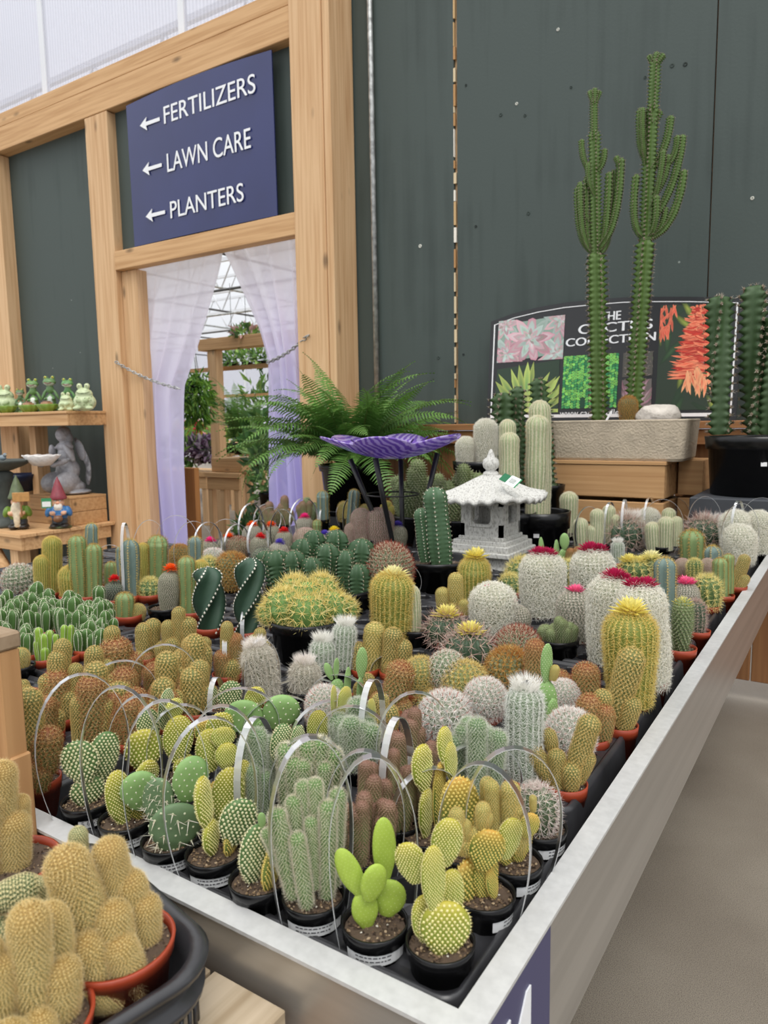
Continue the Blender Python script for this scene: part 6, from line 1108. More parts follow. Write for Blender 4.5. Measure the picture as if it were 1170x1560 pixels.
for (tx, ty, fx, fy, d0, d1) in ((533, 700, 586, 826, .02, .0), (573, 696, 600, 838, -.13, -.05), (611, 702, 614, 842, .10, .03), (666, 690, 631, 842, -.02, .0)):
    b0 = Vector((cB.x, cB.y, .9)); A = onv(tx, ty, b0)+vd*d0; B = onv(fx, fy, b0)+vd*d1; mid = A.lerp(B, .55)+(B-A).cross(vd).normalized()*0; m = MB(); pts = [Vector(p)-bb.location for p in (A, A.lerp(B, .5), B+Vector((0, 0, .02)), Vector((B.x, B.y, .795)))]; m.tube(pts, [.011, .0105, .009, .008], 8); m.build('leg', BLKM, bb)
m = MB(); m.tube([(.105*math.cos(a), .105*math.sin(a), .27) for a in np.linspace(0, 2*math.pi, 25)], .0035, 6, caps=False); m.build('brace_ring', BLKM, bb)

# ================================================================== boston fern in a black pot with saucer
fp = ony(540, 706, 3.32); fr_ = thing('potted_fern', 'bushy Boston fern in a black plastic pot with saucer beside the doorway curtain', 'fern', (fp.x, fp.y, .87))
ob('pot', pot_me(.20, .25, rimh=.14, n=40, taper=.82).me('pot', BLACKP), fr_); ob('soil', soil_me(.18, 5, 100), fr_, Matrix.Translation((0, 0, .225)))
MB().lathe([(0, .0), (.19, 0), (.235, .022), (.238, .03), (.228, .028), (.185, .008), (0, .008)], 36).build('saucer', BLACKP, fr_, Matrix.Translation((0, 0, -.02)))
def frond_me(L, seed, arch):
    r_ = np.random.default_rng(seed); mb = MB(); n = 44; t = np.linspace(0, 1, n); h = L*(t*.95); x = np.cumsum(np.cos(arch*t*1.5)*L/n); z = np.cumsum(np.sin(1.25-arch*2.0*t)*L/n); x = np.cumsum(np.cos(1.25-arch*2.0*t)*L/n); Pm = np.stack([x, 0*x, z], 1)
    mb.tube(Pm[::4], np.linspace(.0022, .0008, len(Pm[::4])), 4, hexc('#6b7c3a')); d = np.gradient(Pm, axis=0); d /= np.linalg.norm(d, axis=1)[:, None]
    for k in range(4, n-1):
        f = t[k]; l = .075*math.sin(math.pi*min(1, (f*1.05+.08)))**.6*(1.1-.4*f); w_ = L/n*.5; c = hexc('#3f6a30')*(1-f)+hexc('#6f9a44')*f
        for s in (-1, 1):
            for hh in (0,):
                e = NP_([0, s, 0])*l+d[k]*l*.25+NP_([0, 0, -.25*l*r_.uniform(.4, 1.4)]); b = Pm[k]; m_ = b+e*.55+NP_([0, 0, .004]); V = [b-d[k]*w_*.5, b+d[k]*w_*.5, m_+d[k]*w_*.55, m_-d[k]*w_*.55, b+e]; mb.add(NP_(V), [(3, 2, 4)], [(0, 1, 2, 3)], c*r_.uniform(.75, 1.2), False)
    return mb.me('frond', LEAF)
FR = [frond_me(.62, i, a) for i, a in enumerate((.55, .75, .9, 1.05, .65, 1.2))]
rf = random.Random(4)
for k in range(130):
    az = k*2.399; o = ob('frond', FR[k % 6], fr_, Matrix.Translation((.07*math.cos(az), .07*math.sin(az), .235)) @ Matrix.Rotation(az, 4, 'Z') @ Matrix.Rotation(math.radians(rf.uniform(-28, 30)), 4, 'Y') @ Matrix.Rotation(rf.uniform(-.5, .5), 4, 'X') @ Matrix.Scale(rf.uniform(.85, 1.35), 4))
tag(MB().box((fp.x-.26, fp.y-.2, .792), (fp.x+.26, fp.y+.2, .848), bev=.004).build('plant_riser', BLKM), 'low black riser under the fern saucer', 'stand')

# ================================================================== left shelf, table and garden ornaments
sh = thing('wall_shelf', 'pine wall shelf carrying the frog ornaments at the left', 'shelf', (-5.7, 3.6, 1.37))
part('shelf_board', MB().box((-6.9, 3.395, 1.452), (-5.125, 3.75, 1.474), bev=.003), WX, sh)
part('front_fascia', MB().box((-6.9, 3.405, 1.362), (-5.13, 3.425, 1.451), bev=.003), WX, sh)
part('side_fascia', MB().box((-5.15, 3.426, 1.362), (-5.13, 3.75, 1.451), bev=.003), WX, sh)
part('bracket_post', MB().box((-6.02, 3.62, 0.58), (-5.93, 3.74, 1.36), bev=.003), WZ, sh)
tb = thing('ornament_table', 'low timber table with a diagonal brace carrying the gnomes', 'table', (-5.8, 3.3, 0))
for k in range(6): part('top_plank', MB().box((-7.0, 2.93+k*.137, .548), (-5.09, 2.93+k*.137+.133, .574), bev=.003), WX, tb)
part('apron', MB().box((-7.0, 2.95, .45), (-5.11, 2.975, .547), bev=.003), WX, tb); part('apron', MB().box((-5.135, 2.976, .45), (-5.11, 3.72, .547), bev=.003), WX, tb)
part('leg', MB().box((-5.32, 2.98, 0), (-5.22, 3.08, .548), bev=.003), WZ, tb); part('leg', MB().box((-5.25, 3.62, 0), (-5.15, 3.7, .548), bev=.003), WZ, tb); part('leg', MB().box((-6.7, 2.98, 0), (-6.6, 3.08, .548), bev=.003), WZ, tb)
part('brace', MB().tube([(-5.6, 2.99, .5), (-5.25, 2.99, .12)], .045, 4), WX, tb)
bx_ = thing('wooden_box', 'brown planked box the angel kneels on', 'crate', (-5.4, 3.6, .574))
for k in range(2): part('plank', MB().box((-5.75, 3.40, .576+k*.105), (-5.17, 3.42, .678+k*.105), bev=.003), WC, bx_); part('plank', MB().box((-5.19, 3.421, .576+k*.105), (-5.17, 3.735, .678+k*.105), bev=.003), WC, bx_)
part('top', MB().box((-5.75, 3.40, .786), (-5.17, 3.735, .80)), WC, bx_)

def figure(name, label, cat, loc, rz, ells, vox=.006, group=None, sc=1.0, m=None):
    """ellipsoids (x,y,z, rx,ry,rz, colour[, tilt about Y deg][, tilt about X]) fused into one skin; -Y is the front"""
    mb = MB()
    for e in ells:
        R_ = Matrix.Rotation(math.radians(e[7] if len(e) > 7 else 0), 4, 'Y') @ Matrix.Rotation(math.radians(e[8] if len(e) > 8 else 0), 4, 'X'); mb.ell(e[:3], e[3:6], (1, 1, 1), 16, 10, M=R_)
    o = mb.build(name, FIG); md = o.modifiers.new('r', 'REMESH'); md.mode = 'VOXEL'; md.voxel_size = vox; s2 = o.modifiers.new('s', 'SMOOTH'); s2.factor = .5; s2.iterations = 2
    dg = bpy.context.evaluated_depsgraph_get(); dg.update(); me = bpy.data.meshes.new_from_object(o.evaluated_get(dg)); o.modifiers.clear(); o.data = me
    n = len(me.vertices); v = np.empty(n*3, np.float32); me.vertices.foreach_get('co', v); v = v.reshape(-1, 3); D = []
    for e in ells:
        R_ = np.array((Matrix.Rotation(math.radians(e[7] if len(e) > 7 else 0), 3, 'Y') @ Matrix.Rotation(math.radians(e[8] if len(e) > 8 else 0), 3, 'X'))); q = (v-np.array(e[:3])) @ R_; D.append((np.linalg.norm(q/np.array(e[3:6]), axis=1)-1)*min(e[3:6]))
    ci = np.argmin(np.array(D), 0); cols = np.array([hexc(e[6]) for e in ells])[ci]; cc = np.ones((n, 4), np.float32); cc[:, :3] = cols
    for a in list(me.attributes):
        if a.name == 'Col': me.attributes.remove(a)
    a = me.attributes.new('Col', 'FLOAT_COLOR', 'POINT'); a.data.foreach_set('color', cc.ravel()); me.polygons.foreach_set('use_smooth', np.ones(len(me.polygons), bool)); me.materials.clear(); me.materials.append(m or FIG)
    o.location = loc; o.rotation_euler = (0, 0, rz); o.scale = (sc, sc, sc)
    if label: tag(o, label, cat, group)
    return o
def eyes(o, pts, r, c1='#f0e060', c2='#111111'):
    for p in pts:
        m = MB(); m.ell((0, 0, 0), (r, r, r), hexc(c1), 10, 7); m.ell((0, -r*.55, 0), (r*.6, r*.6, r*.6), hexc(c2), 8, 6); m.build('eye', FIG, o, Matrix.Translation(p))
FGp = 'frog ornaments on the shelf'; ZS = 1.474; rzc = math.atan2(-5.6, -3.5)*-1; VA = -math.atan2(5.6, 3.5)*-1
fa = math.radians(40)     # ornaments face out of the shelf, a little towards the bench
def tallfrog(label, px, H, G='#6f9458', Wt='#dde2d6'):
    p = ony(px, 600, 3.56); h = H
    o = figure('frog_figurine', label, 'ornament', (p.x, 3.56, ZS), fa, [(0, .01, .03*h, .17*h, .17*h, .05*h, '#6f8a4a'), (0, 0, .28*h, .13*h, .11*h, .2*h, G), (0, -.05*h, .28*h, .09*h, .08*h, .15*h, Wt), (0, -.01*h, .60*h, .10*h, .09*h, .12*h, G), (0, -.03*h, .78*h, .17*h, .14*h, .09*h, G), (0, -.07*h, .74*h, .14*h, .10*h, .05*h, Wt), (-.09*h, -.02*h, .89*h, .055*h, .05*h, .06*h, G), (.09*h, -.02*h, .89*h, .055*h, .05*h, .06*h, G),
        (-.16*h, -.03*h, .45*h, .04*h, .05*h, .15*h, G, 25), (.16*h, -.03*h, .45*h, .04*h, .05*h, .15*h, G, -25), (-.10*h, -.11*h, .34*h, .04*h, .08*h, .035*h, G), (.10*h, -.11*h, .34*h, .04*h, .08*h, .035*h, G), (-.16*h, -.06*h, .12*h, .06*h, .13*h, .09*h, G), (.16*h, -.06*h, .12*h, .06*h, .13*h, .09*h, G), (-.17*h, -.18*h, .04*h, .06*h, .10*h, .025*h, G), (.17*h, -.18*h, .04*h, .06*h, .10*h, .025*h, G)], .0065, FGp)
    eyes(o, [(-.09*h, -.06*h, .90*h), (.09*h, -.06*h, .90*h)], .03*h); m = MB(); m.tube([(-.09*h, -.155*h, .76*h), (0, -.18*h, .735*h), (.09*h, -.155*h, .76*h)], .008*h+.001, 5, hexc('#7a3030')); m.build('mouth', FIG, o); return o
tallfrog('grinning green and white frog figurine, tallest on the shelf, left of the pair', 51, .30); tallfrog('slender green frog figurine standing right of the tallest one', 77, .31, '#678a58', '#c4cac0'); tallfrog('small laughing frog figurine left of the tall pair', 31, .22, '#607a54'); tallfrog('green frog figurine standing behind the speckled pale frogs', 104, .28, '#63935a')
def fatfrog(label, px, H, Y=3.5, sp=True):
    p = ony(px, 610, Y); h = H; L = '#c2cfa4'
    o = figure('frog_figurine', label, 'ornament', (p.x, Y, ZS), fa, [(0, 0, .30*h, .40*h, .34*h, .32*h, L), (0, -.02*h, .58*h, .30*h, .26*h, .22*h, L), (-.13*h, -.08*h, .86*h, .10*h, .09*h, .11*h, L), (.13*h, -.08*h, .86*h, .10*h, .09*h, .11*h, L), (-.22*h, -.26*h, .08*h, .14*h, .16*h, .07*h, L), (.22*h, -.26*h, .08*h, .14*h, .16*h, .07*h, L), (-.12*h, -.30*h, .34*h, .12*h, .08*h, .08*h, '#aab98c', 20), (.12*h, -.30*h, .34*h, .12*h, .08*h, .08*h, '#aab98c', -20)], .006, FGp)
    eyes(o, [(-.13*h, -.15*h, .88*h), (.13*h, -.15*h, .88*h)], .035*h, '#d8dcb8', '#3a4430'); m = MB(); m.tube([(-.24*h, -.20*h, .66*h), (-.1*h, -.29*h, .60*h), (.1*h, -.29*h, .60*h), (.24*h, -.20*h, .66*h)], .012*h, 5, hexc('#5f6c48')); m.build('mouth', FIG, o)
    if sp:
        m = MB(); r2 = random.Random(px)
        for _ in range(16): a = r2.uniform(-2.9, -.2); z = r2.uniform(.15, .5)*h; rr = .385*h*math.sqrt(max(.05, 1-((z-.3*h)/(.33*h))**2)); m.ell((rr*math.cos(a), rr*.86*math.sin(a), z), (.025*h, .02*h, .025*h), hexc('#7f9660'), 6, 4)
        m.build('spots', FIG, o)
    return o
fatfrog('plump pale green speckled frog figurine at the right end of the shelf', 129, .215); fatfrog('smaller pale speckled frog figurine beside the plump one', 101, .155); fatfrog('plump pale frog figurine at the left edge of the picture', 8, .25, sp=False)
for px, lab in ((10, 'green leaf shaped dish under the left plump frog'), (44, 'green leaf shaped dish with a tiny brick wall, middle of the shelf'), (72, 'green leaf shaped dish with a tiny brick wall, below the slender frog')):
    p = ony(px, 615, 3.47); m = MB(); V = []; n = 36
    for f, z in ((0, .012), (.6, .014), (1, .06), (1.02, .055), (.6, .0), (0, .0)):
        for k in range(n): a = k*2*math.pi/n; q = 1+.07*math.cos(9*a); V.append((.095*f*q*math.cos(a), .07*f*q*math.sin(a), z))
    m.add(V, None, [(i*n+j, i*n+(j+1) % n, (i+1)*n+(j+1) % n, (i+1)*n+j) for i in range(5) for j in range(n)], hexc('#7c9a3e'), True)
    dsh = thing('leaf_dish', lab, 'ornament', (p.x, 3.47, ZS), 0, 'leaf dishes on the shelf'); m.build('dish', FIG, dsh)
    if px > 20: MB().box((-.045, -.03, .02), (.045, .02, .075), hexc('#b98a68'), bev=.004).box((-.035, -.02, .075), (.035, .01, .085), hexc('#8a6248'), bev=.002).build('brick_block', FIG, dsh)
# kneeling angel holding a shell bowl
SG_ = '#9c9da2'; ap = ony(98, 755, 3.55)
an = figure('angel_statue', 'grey kneeling angel statue holding a white shell bowl', 'statue', (ap.x+.02, 3.56, .80), math.radians(8), [(0, .02, .06, .13, .14, .07, SG_), (-.07, -.05, .10, .06, .13, .09, SG_), (.07, -.05, .10, .06, .13, .09, SG_), (0, .03, .20, .10, .09, .10, SG_), (0, .02, .32, .075, .06, .09, SG_), (0, .01, .39, .085, .05, .04, SG_), (0, 0, .435, .028, .028, .04, SG_), (0, -.012, .487, .044, .05, .055, SG_), (0, .012, .505, .056, .056, .055, '#7b7c80'), (.04, .03, .46, .03, .03, .05, '#7b7c80'), (-.04, .03, .46, .03, .03, .05, '#7b7c80'), (0, -.062, .480, .007, .010, .010, SG_),
    (.095, -.03, .34, .025, .03, .08, SG_, -18, 20), (-.095, -.03, .34, .025, .03, .08, SG_, 18, 20), (.085, -.10, .27, .022, .075, .024, SG_, 0, 12), (-.085, -.10, .27, .022, .075, .024, SG_, 0, 12), (.07, -.17, .25, .022, .028, .018, SG_), (-.07, -.17, .25, .022, .028, .018, SG_), (0, .05, .02, .17, .15, .025, SG_)], .006)
for s in (-1, 1):
    m = MB()
    for k in range(9):
        t = k/8; m.ell((s*(.06+.09*math.sin(t*2.2)), .09+.02*t, .40-.26*t), (.030, .010, .07), hexc(SG_ if k % 2 else '#78797d'), 8, 6, Matrix.Rotation(math.radians(s*(-25+30*t)), 4, 'Y'))
    m.ell((s*.09, .085, .36), (.05, .014, .09), hexc(SG_), 10, 7, Matrix.Rotation(math.radians(s*-20), 4, 'Y')); m.build('wing', FIG, an)
m = MB(); n = 48; V = []
for f, z, s in ((0, 0, 1), (.5, .006, 1), (1, .05, 1), (1.02, .046, 1), (.5, -.008, 1), (0, -.012, 1)):
    for k in range(n): a = k*2*math.pi/n; q = 1+.06*abs(math.cos(5*a)); V.append((.115*f*q*math.cos(a), .085*f*q*math.sin(a), z+.006*abs(math.cos(5*a))*f))
m.add(V, None, [(i*n+j, i*n+(j+1) % n, (i+1)*n+(j+1) % n, (i+1)*n+j) for i in range(5) for j in range(n)], np.repeat(np.array([hexc(c) for c in ('#e8c8cc', '#ecd6d6', '#eeeae6', '#eeeae6', '#e6e2de', '#e6e2de')]), n, 0), True); o = m.build('shell_bowl', FIG, an, Matrix.Translation((0, -.22, .262)) @ Matrix.Scale(1.35, 4)); o['label'] = 'white and pink shell bowl'
# gnomes
def gnome(label, px, py, hat, coat, beard, face, H=.42):
    p = onz(px, py, .574); p = ony(px, py, min(max(p.y, 3.02), 3.3)); h = H
    o = figure('garden_gnome', label, 'ornament', (p.x, p.y, .576), math.radians(48), [(-.09*h, -.05*h, .05*h, .09*h, .14*h, .055*h, '#2b2622'), (.09*h, -.05*h, .05*h, .09*h, .14*h, .055*h, '#2b2622'), (0, 0, .14*h, .15*h, .12*h, .10*h, '#3a4046'), (0, 0, .30*h, .18*h, .15*h, .16*h, coat), (0, -.03*h, .50*h, .11*h, .10*h, .10*h, face), (0, -.13*h, .50*h, .035*h, .04*h, .03*h, '#e0a080'), (-.18*h, -.07*h, .33*h, .06*h, .09*h, .11*h, coat, 20), (.18*h, -.07*h, .33*h, .06*h, .09*h, .11*h, coat, -20), (-.10*h, -.16*h, .30*h, .045*h, .05*h, .04*h, face), (.10*h, -.16*h, .30*h, .045*h, .05*h, .04*h, face)]+beard(h), .0065, 'garden gnomes on the low table')
    MB().lathe([(.15*h, .56*h), (.16*h, .585*h), (.135*h, .64*h), (.09*h, .78*h), (.045*h, .90*h), (.0, 1.0*h)], 18, hexc(hat)).build('pointed_hat', FIG, o); eyes(o, [(-.04*h, -.115*h, .535*h), (.04*h, -.115*h, .535*h)], .014*h, '#ffffff'); return o
g1 = gnome('garden gnome with a long white beard, green coat and small wooden sign', 30, 806, '#5f6b4a', '#6b8a34', lambda h: [(0, -.14*h, .36*h, .10*h, .05*h, .16*h, '#d8cbb0'), (0, -.16*h, .20*h, .06*h, .04*h, .16*h, '#d8cbb0')], '#d9a684')
MB().box((-.01, -.12, .22), (.11, -.105, .29), lin('#b98a50'), bev=.003).box((.04, -.11, .10), (.05, -.10, .22), lin('#8a6238')).build('wooden_sign', FIG, g1)
g2 = gnome('garden gnome with a red hat and blue jacket holding a basket', 92, 802, '#8a3a44', '#3a72a8', lambda h: [(0, -.12*h, .42*h, .08*h, .05*h, .07*h, '#e8e2d6'), (0, -.20*h, .20*h, .09*h, .08*h, .07*h, '#7a5236'), (0, .02*h, .02*h, .22*h, .20*h, .035*h, '#4c5a38')], '#d9a684', .40)
MB().box((-.10, -.125, .17), (-.03, -.12, .245), lin('#3a8a5a')).box((-.095, -.127, .18), (-.035, -.1255, .22), lin('#e6e8e4')).build('price_tag', PAPER, g2)
# slate bird bath at the left edge
p = ony(8, 795, 3.12); sb = thing('garden_bird_bath', 'dark slate grey pedestal bird bath with a little bird at the left edge', 'bird bath', (p.x-.06, 3.14, .574)); SL = mat('slate_stone', .7, col=lin('#4e5450'), noise=(20, .2, 4), bump=(60, .5, .004))
MB().lathe([(0, 0), (.13, 0), (.14, .02), (.12, .05), (.075, .08), (.065, .2), (.08, .34), (.10, .42), (.06, .45), (0, .45)], 28).build('pedestal', SL, sb)
MB().lathe([(0, .44), (.09, .445), (.17, .475), (.235, .51), (.245, .525), (.23, .528), (.16, .50), (.08, .485), (0, .48)], 36).build('basin', SL, sb)
m = MB(); m.ell((.15, -.05, .55), (.04, .022, .022), hexc('#7d8a92')); m.ell((.185, -.05, .572), (.016, .015, .015), hexc('#7d8a92')); m.add([(.2, -.054, .572), (.2, -.046, .572), (.216, -.05, .57), (.2, -.05, .576)], [(0, 1, 2), (0, 3, 2), (1, 3, 2)], None, hexc('#c8a050')); m.build('bird', FIG, sb)
MB().box((-.035, -.002, -.06), (.035, .002, .06), lin('#1f6b48')).box((-.028, -.004, -.05), (.028, -.0025, .0), lin('#e6e8e4')).build('price_tag', PAPER, sb, Matrix.Translation((.075, -.13, .30)) @ Matrix.Rotation(.6, 4, 'Z'))
p = ony(47, 740, 3.66); tag(MB().lathe([(0, 0), (.13, 0), (.17, .12), (.185, .15), (.17, .15), (.15, .02), (0, .02)], 28, hexc('#1f2a48')).build('glazed_bowl', FIG), 'dark blue glazed bowl behind the left gnome', 'bowl').location = (p.x-.05, 3.56, .80)

# ================================================================== next greenhouse seen through the doorway
def leafmass(name, c, rad, n, size, cols, parent=None, seed=0, flow=None, narrow=.45, droop=0):
    r2 = np.random.default_rng(seed); mb = MB(); U = r2.normal(size=(n, 3)); U /= np.linalg.norm(U, axis=1)[:, None]; Pt = U*np.array(rad)*r2.uniform(.25, 1, (n, 1))**.6
    D = U*.8+r2.normal(size=(n, 3))*.5+[0, 0, .3-droop]; D /= np.linalg.norm(D, axis=1)[:, None]; S = np.cross(D, r2.normal(size=(n, 3))); S /= np.linalg.norm(S, axis=1)[:, None]; L = size*r2.uniform(.6, 1.3, (n, 1)); W_ = L*narrow*.5; N_ = np.cross(D, S)*L*.12
    V = np.stack([Pt, Pt+D*L*.5+S*W_+N_, Pt+D*L-N_, Pt+D*L*.5-S*W_+N_, Pt+D*L*.5-N_*.2], 1).reshape(-1, 3)+np.array(c); b0 = np.arange(n)[:, None]*5; T = np.concatenate([b0+[0, 1, 4], b0+[1, 2, 4], b0+[4, 2, 3], b0+[0, 4, 3]]); pal = np.array([hexc(x) for x in cols]); cc = pal[r2.integers(0, len(pal), n)]*r2.uniform(.75, 1.2, (n, 1))
    o = ob(name, mesh(name, V, T, None, np.repeat(cc, 5, 0), False, [LEAF]), parent, None, 'stuff'); return o
def potplant(name, label, cat, px, py, Y, pot_px, ph_px, rad, n, size, cols, group='plants in the next greenhouse', up=0, hang=False, stool=None, **kw):
    p = ony(px, py, Y); s = mpp(p); r = pot_px/2*s; h = ph_px*s; p.z = 0 if p.z < .35 else p.z
    if stool and p.z:
        st_ = thing('plant_stool', stool, 'stool', (p.x, p.y, 0), 0, 'timber stools in the next greenhouse'); part('top', MB().box((p.x-.16, p.y-.16, p.z-.04), (p.x+.16, p.y+.16, p.z-.001), bev=.004), WX, st_)
        for a_, b_ in ((-1, -1), (1, -1), (1, 1), (-1, 1)): part('leg', MB().box((p.x+a_*.12-.02, p.y+b_*.12-.02, 0), (p.x+a_*.12+.02, p.y+b_*.12+.02, p.z-.041)), WZ, st_)
    t = thing(name, label, cat, (p.x, p.y, p.z), 0, group)
    ob('pot', pot_me(r, h, n=18).me('pot', BLACKP), t); leafmass('foliage', (0, 0, h+rad[2]*.55+up), rad, n, size, cols, t, seed=int(px+py), **kw)
    if hang:
        m = MB(); 
        for k in range(3): a = k*2.1; m.tube([(r*math.cos(a), r*math.sin(a), h), (0, 0, h+.55)], .004, 4)
        m.tube([(0, 0, h+.5), (0, 0, max(h+.6, 3.3-p.z))], .005, 4); m.build('hanger', DARKM, t)
    return t
GRN = ['#5f8a44', '#7ba450', '#96b860', '#4c7040']
wfm = thing('timber_frame', 'timber post and rail frame holding hanging baskets in the next greenhouse', 'frame', (-7.4, 6.5, 0))
a = ony(318, 690, 6.5); 
part('post', MB().box((ony(318, 600, 6.5).x, 6.5, 0), (ony(331, 600, 6.5).x, 6.62, 2.26), bev=.004), WZ, wfm)
part('rail', MB().box((ony(303, 533, 6.5).x, 6.48, 2.26), (-3.5, 6.64, 2.40), bev=.004), WX, wfm)
part('rail', MB().box((-7.6, 6.66, 2.02), (-3.5, 6.72, 2.07)), WX, wfm); part('rail', MB().box((-7.6, 7.4, 1.72), (-3.5, 7.46, 1.76)), WX, wfm)
for px, py, Y, lab in ((355, 562, 7.6, 'left of three'), (377, 562, 7.6, 'middle of three'), (399, 560, 7.6, 'right of three'), (288, 626, 9, 'low left, beside the curtain'), (302, 626, 9, 'low left, second from the curtain')):
    potplant('hanging_basket', 'black hanging basket seen through the doorway, '+lab, 'plant', px, py, Y, 17 if Y < 8 else 11, 10 if Y < 8 else 6, (.14, .14, .12), 90, .10, GRN, hang=True)
potplant('hanging_fern', 'big light green hanging fern beside the left curtain', 'fern', 297, 600, 5.4, 26, 12, (.2, .2, .30), 900, .09, ['#7aa83c', '#5f8f34', '#93ba52', '#4a7a30'], hang=True, droop=1.1, narrow=.3, up=-.28)
potplant('basket_plant', 'plant in a dark basket on top of the timber rail', 'plant', 374, 526, 6.6, 18, 8, (.15, .15, .10), 120, .12, GRN+['#c9a0a0'])
bxs = thing('plant_stand', 'weathered wooden stand with a box on top holding the palm', 'stand', (ony(352, 700, 6.2).x, 6.2, 0))
X0, X1 = ony(331, 700, 6.2).x, ony(372, 700, 6.2).x
part('box', MB().box((X0, 6.1, .80), (X1+.05, 6.5, .96), bev=.004), WX, bxs); part('board', MB().box((X0-.02, 6.0, .74), (X1+.10, 6.55, .795), bev=.004), WX, bxs); part('board', MB().box((X0, 6.02, .60), (X1+.08, 6.06, .735), bev=.004), WX, bxs)
for x in (X0, X0+.2, X1-.02): part('leg', MB().box((x, 6.03, 0), (x+.07, 6.10, .60), bev=.003), WZ, bxs)
pl = potplant('potted_palm', 'feathery palm in a grey pot seen through the doorway', 'plant', 365, 692, 6.2, 20, 17, (.10, .10, .1), 30, .12, GRN)
Pfr = FR
for k in range(26):
    a = k*2.399; ob('frond', FR[k % 6], pl, Matrix.Translation((0, 0, .10)) @ Matrix.Rotation(a, 4, 'Z') @ Matrix.Rotation(math.radians(rf.uniform(-40, 5)), 4, 'Y') @ Matrix.Scale(rf.uniform(1.1, 1.6), 4))
pt = thing('potting_table', 'weathered timber table with small flowering plants seen through the doorway', 'table', (ony(300, 720, 7).x, 7, 0)); XA, XB = ony(272, 720, 7).x, ony(330, 720, 7).x
part('top', MB().box((XA-.6, 6.8, .66), (XB, 7.5, .72), bev=.004), WX, pt); part('apron', MB().box((XA-.6, 6.82, .50), (XB-.02, 6.86, .655), bev=.004), WX, pt)
for x in (XA, XA+.25, XB-.12): part('leg', MB().box((x, 6.83, 0), (x+.09, 6.91, .5), bev=.003), WZ, pt)
for k, (px, c, n_) in enumerate(((298, ['#7a5a78', '#9a86a0', '#5a4a60', '#c0b0c0'], 'left'), (310, ['#7a5a78', '#a090a8', '#4a3c50', '#c8bcc8'], 'middle'), (322, ['#6a4a68', '#9a86a0', '#5a6a50', '#b8a8b8'], 'right'))):
    potplant('purple_leaf_plant', 'purple leaved plant in a black pot on the far table, '+n_+' one of three', 'plant', px, 706, 6.95, 12, 12, (.13, .13, .14), 160, .11, c)
potplant('leafy_plant', 'spiky green plant on the far table beside the curtain', 'plant', 280, 708, 6.9, 14, 10, (.2, .2, .18), 130, .22, GRN, narrow=.15)
BC_ = [('yellow', ['#d8d040', '#8fb040', '#c8c030']), ('red', ['#8fb040', '#c84a5a', '#d8384a']), ('lime green', ['#a8c850', '#c8dc60', '#86a850']), ('pink', ['#e08a9a', '#6a9a3a', '#f0a0b0'])]
ORD = ['first', 'second', 'third', 'fourth', 'fifth', 'sixth', 'seventh', 'eighth']
for k in range(16):
    px = 276+(k % 8)*9+(k//8)*4; q_ = BC_[(k*3+k//4) % 4]; potplant('bedding_plant', 'small %s bedding plant, %s from the left in the %s far row' % (q_[0], ORD[k % 8], 'nearer' if k < 8 else 'farther'), 'plant', px, 672-(k//8)*6, 9+(k//8)*.8, 9, 6, (.16, .16, .14), 110, .10, q_[1], group='flowering bedding plants in the far rows')
ft = thing('bedding_bench', 'long timber bench under the far bedding plants', 'bench', (-9.5, 9.3, 0)); part('top', MB().box((-14, 8.7, .98), (-5, 10.2, 1.05)), WX, ft)
for x in (-13, -11, -9, -7): part('leg', MB().box((x, 8.8, 0), (x+.1, 8.9, .98)), WZ, ft)
potplant('leafy_shrub', 'dark leafy shrub in a black pot just beyond the doorway', 'plant', 386, 826, 4.9, 36, 26, (.19, .18, .26), 300, .10, ['#3f5c36', '#4f7040', '#66884c', '#33502c'])
potplant('leafy_shrub', 'pale flecked leafy shrub beside the right curtain', 'plant', 408, 775, 5.3, 26, 26, (.16, .16, .42), 220, .12, ['#6f9a58', '#96b870', '#56804a', '#4a6a40'], stool='timber stool under the pale flecked shrub')
potplant('leafy_shrub', 'broad leaved climbing plant beside the palm', 'plant', 400, 716, 5.9, 22, 18, (.2, .18, .28), 90, .20, ['#5f8a48', '#4a7a3a', '#7a9c54'], narrow=.8, stool='timber stool under the broad leaved climber')
potplant('leafy_shrub', 'tall feathery green shrub behind the palm', 'plant', 400, 690, 7.6, 24, 18, (.3, .3, .6), 220, .2, ['#5f8a48', '#76a256', '#90b466', '#4c703c'], narrow=.25, stool='timber stool under the feathery shrub')
potplant('leafy_shrub', 'broad green foliage far behind the timber post', 'plant', 352, 690, 8.4, 24, 14, (.4, .3, .3), 200, .2, ['#5f8a48', '#7aaa5a', '#9ac068', '#4c703c'], narrow=.3, stool='timber stool under the far broad foliage')
dp = thing('door_stop_post', 'orange brown timber gate post standing just beyond the doorway', 'post', (ony(289, 800, 4.5).x, 4.5, 0)); xa, xb = ony(279, 760, 4.5).x, ony(300, 760, 4.5).x
part('post', MB().box((xa, 4.5, 0), (xb-.02, 4.56, ony(290, 713, 4.5).z), bev=.004), wood('orange_timber', lin('#b3793f'), lin('#8c5726'), axis='Z'), dp); part('gate_board', MB().box((xa-.9, 4.63, .1), (xa+.02, 4.66, ony(290, 740, 4.5).z)), WX, dp)

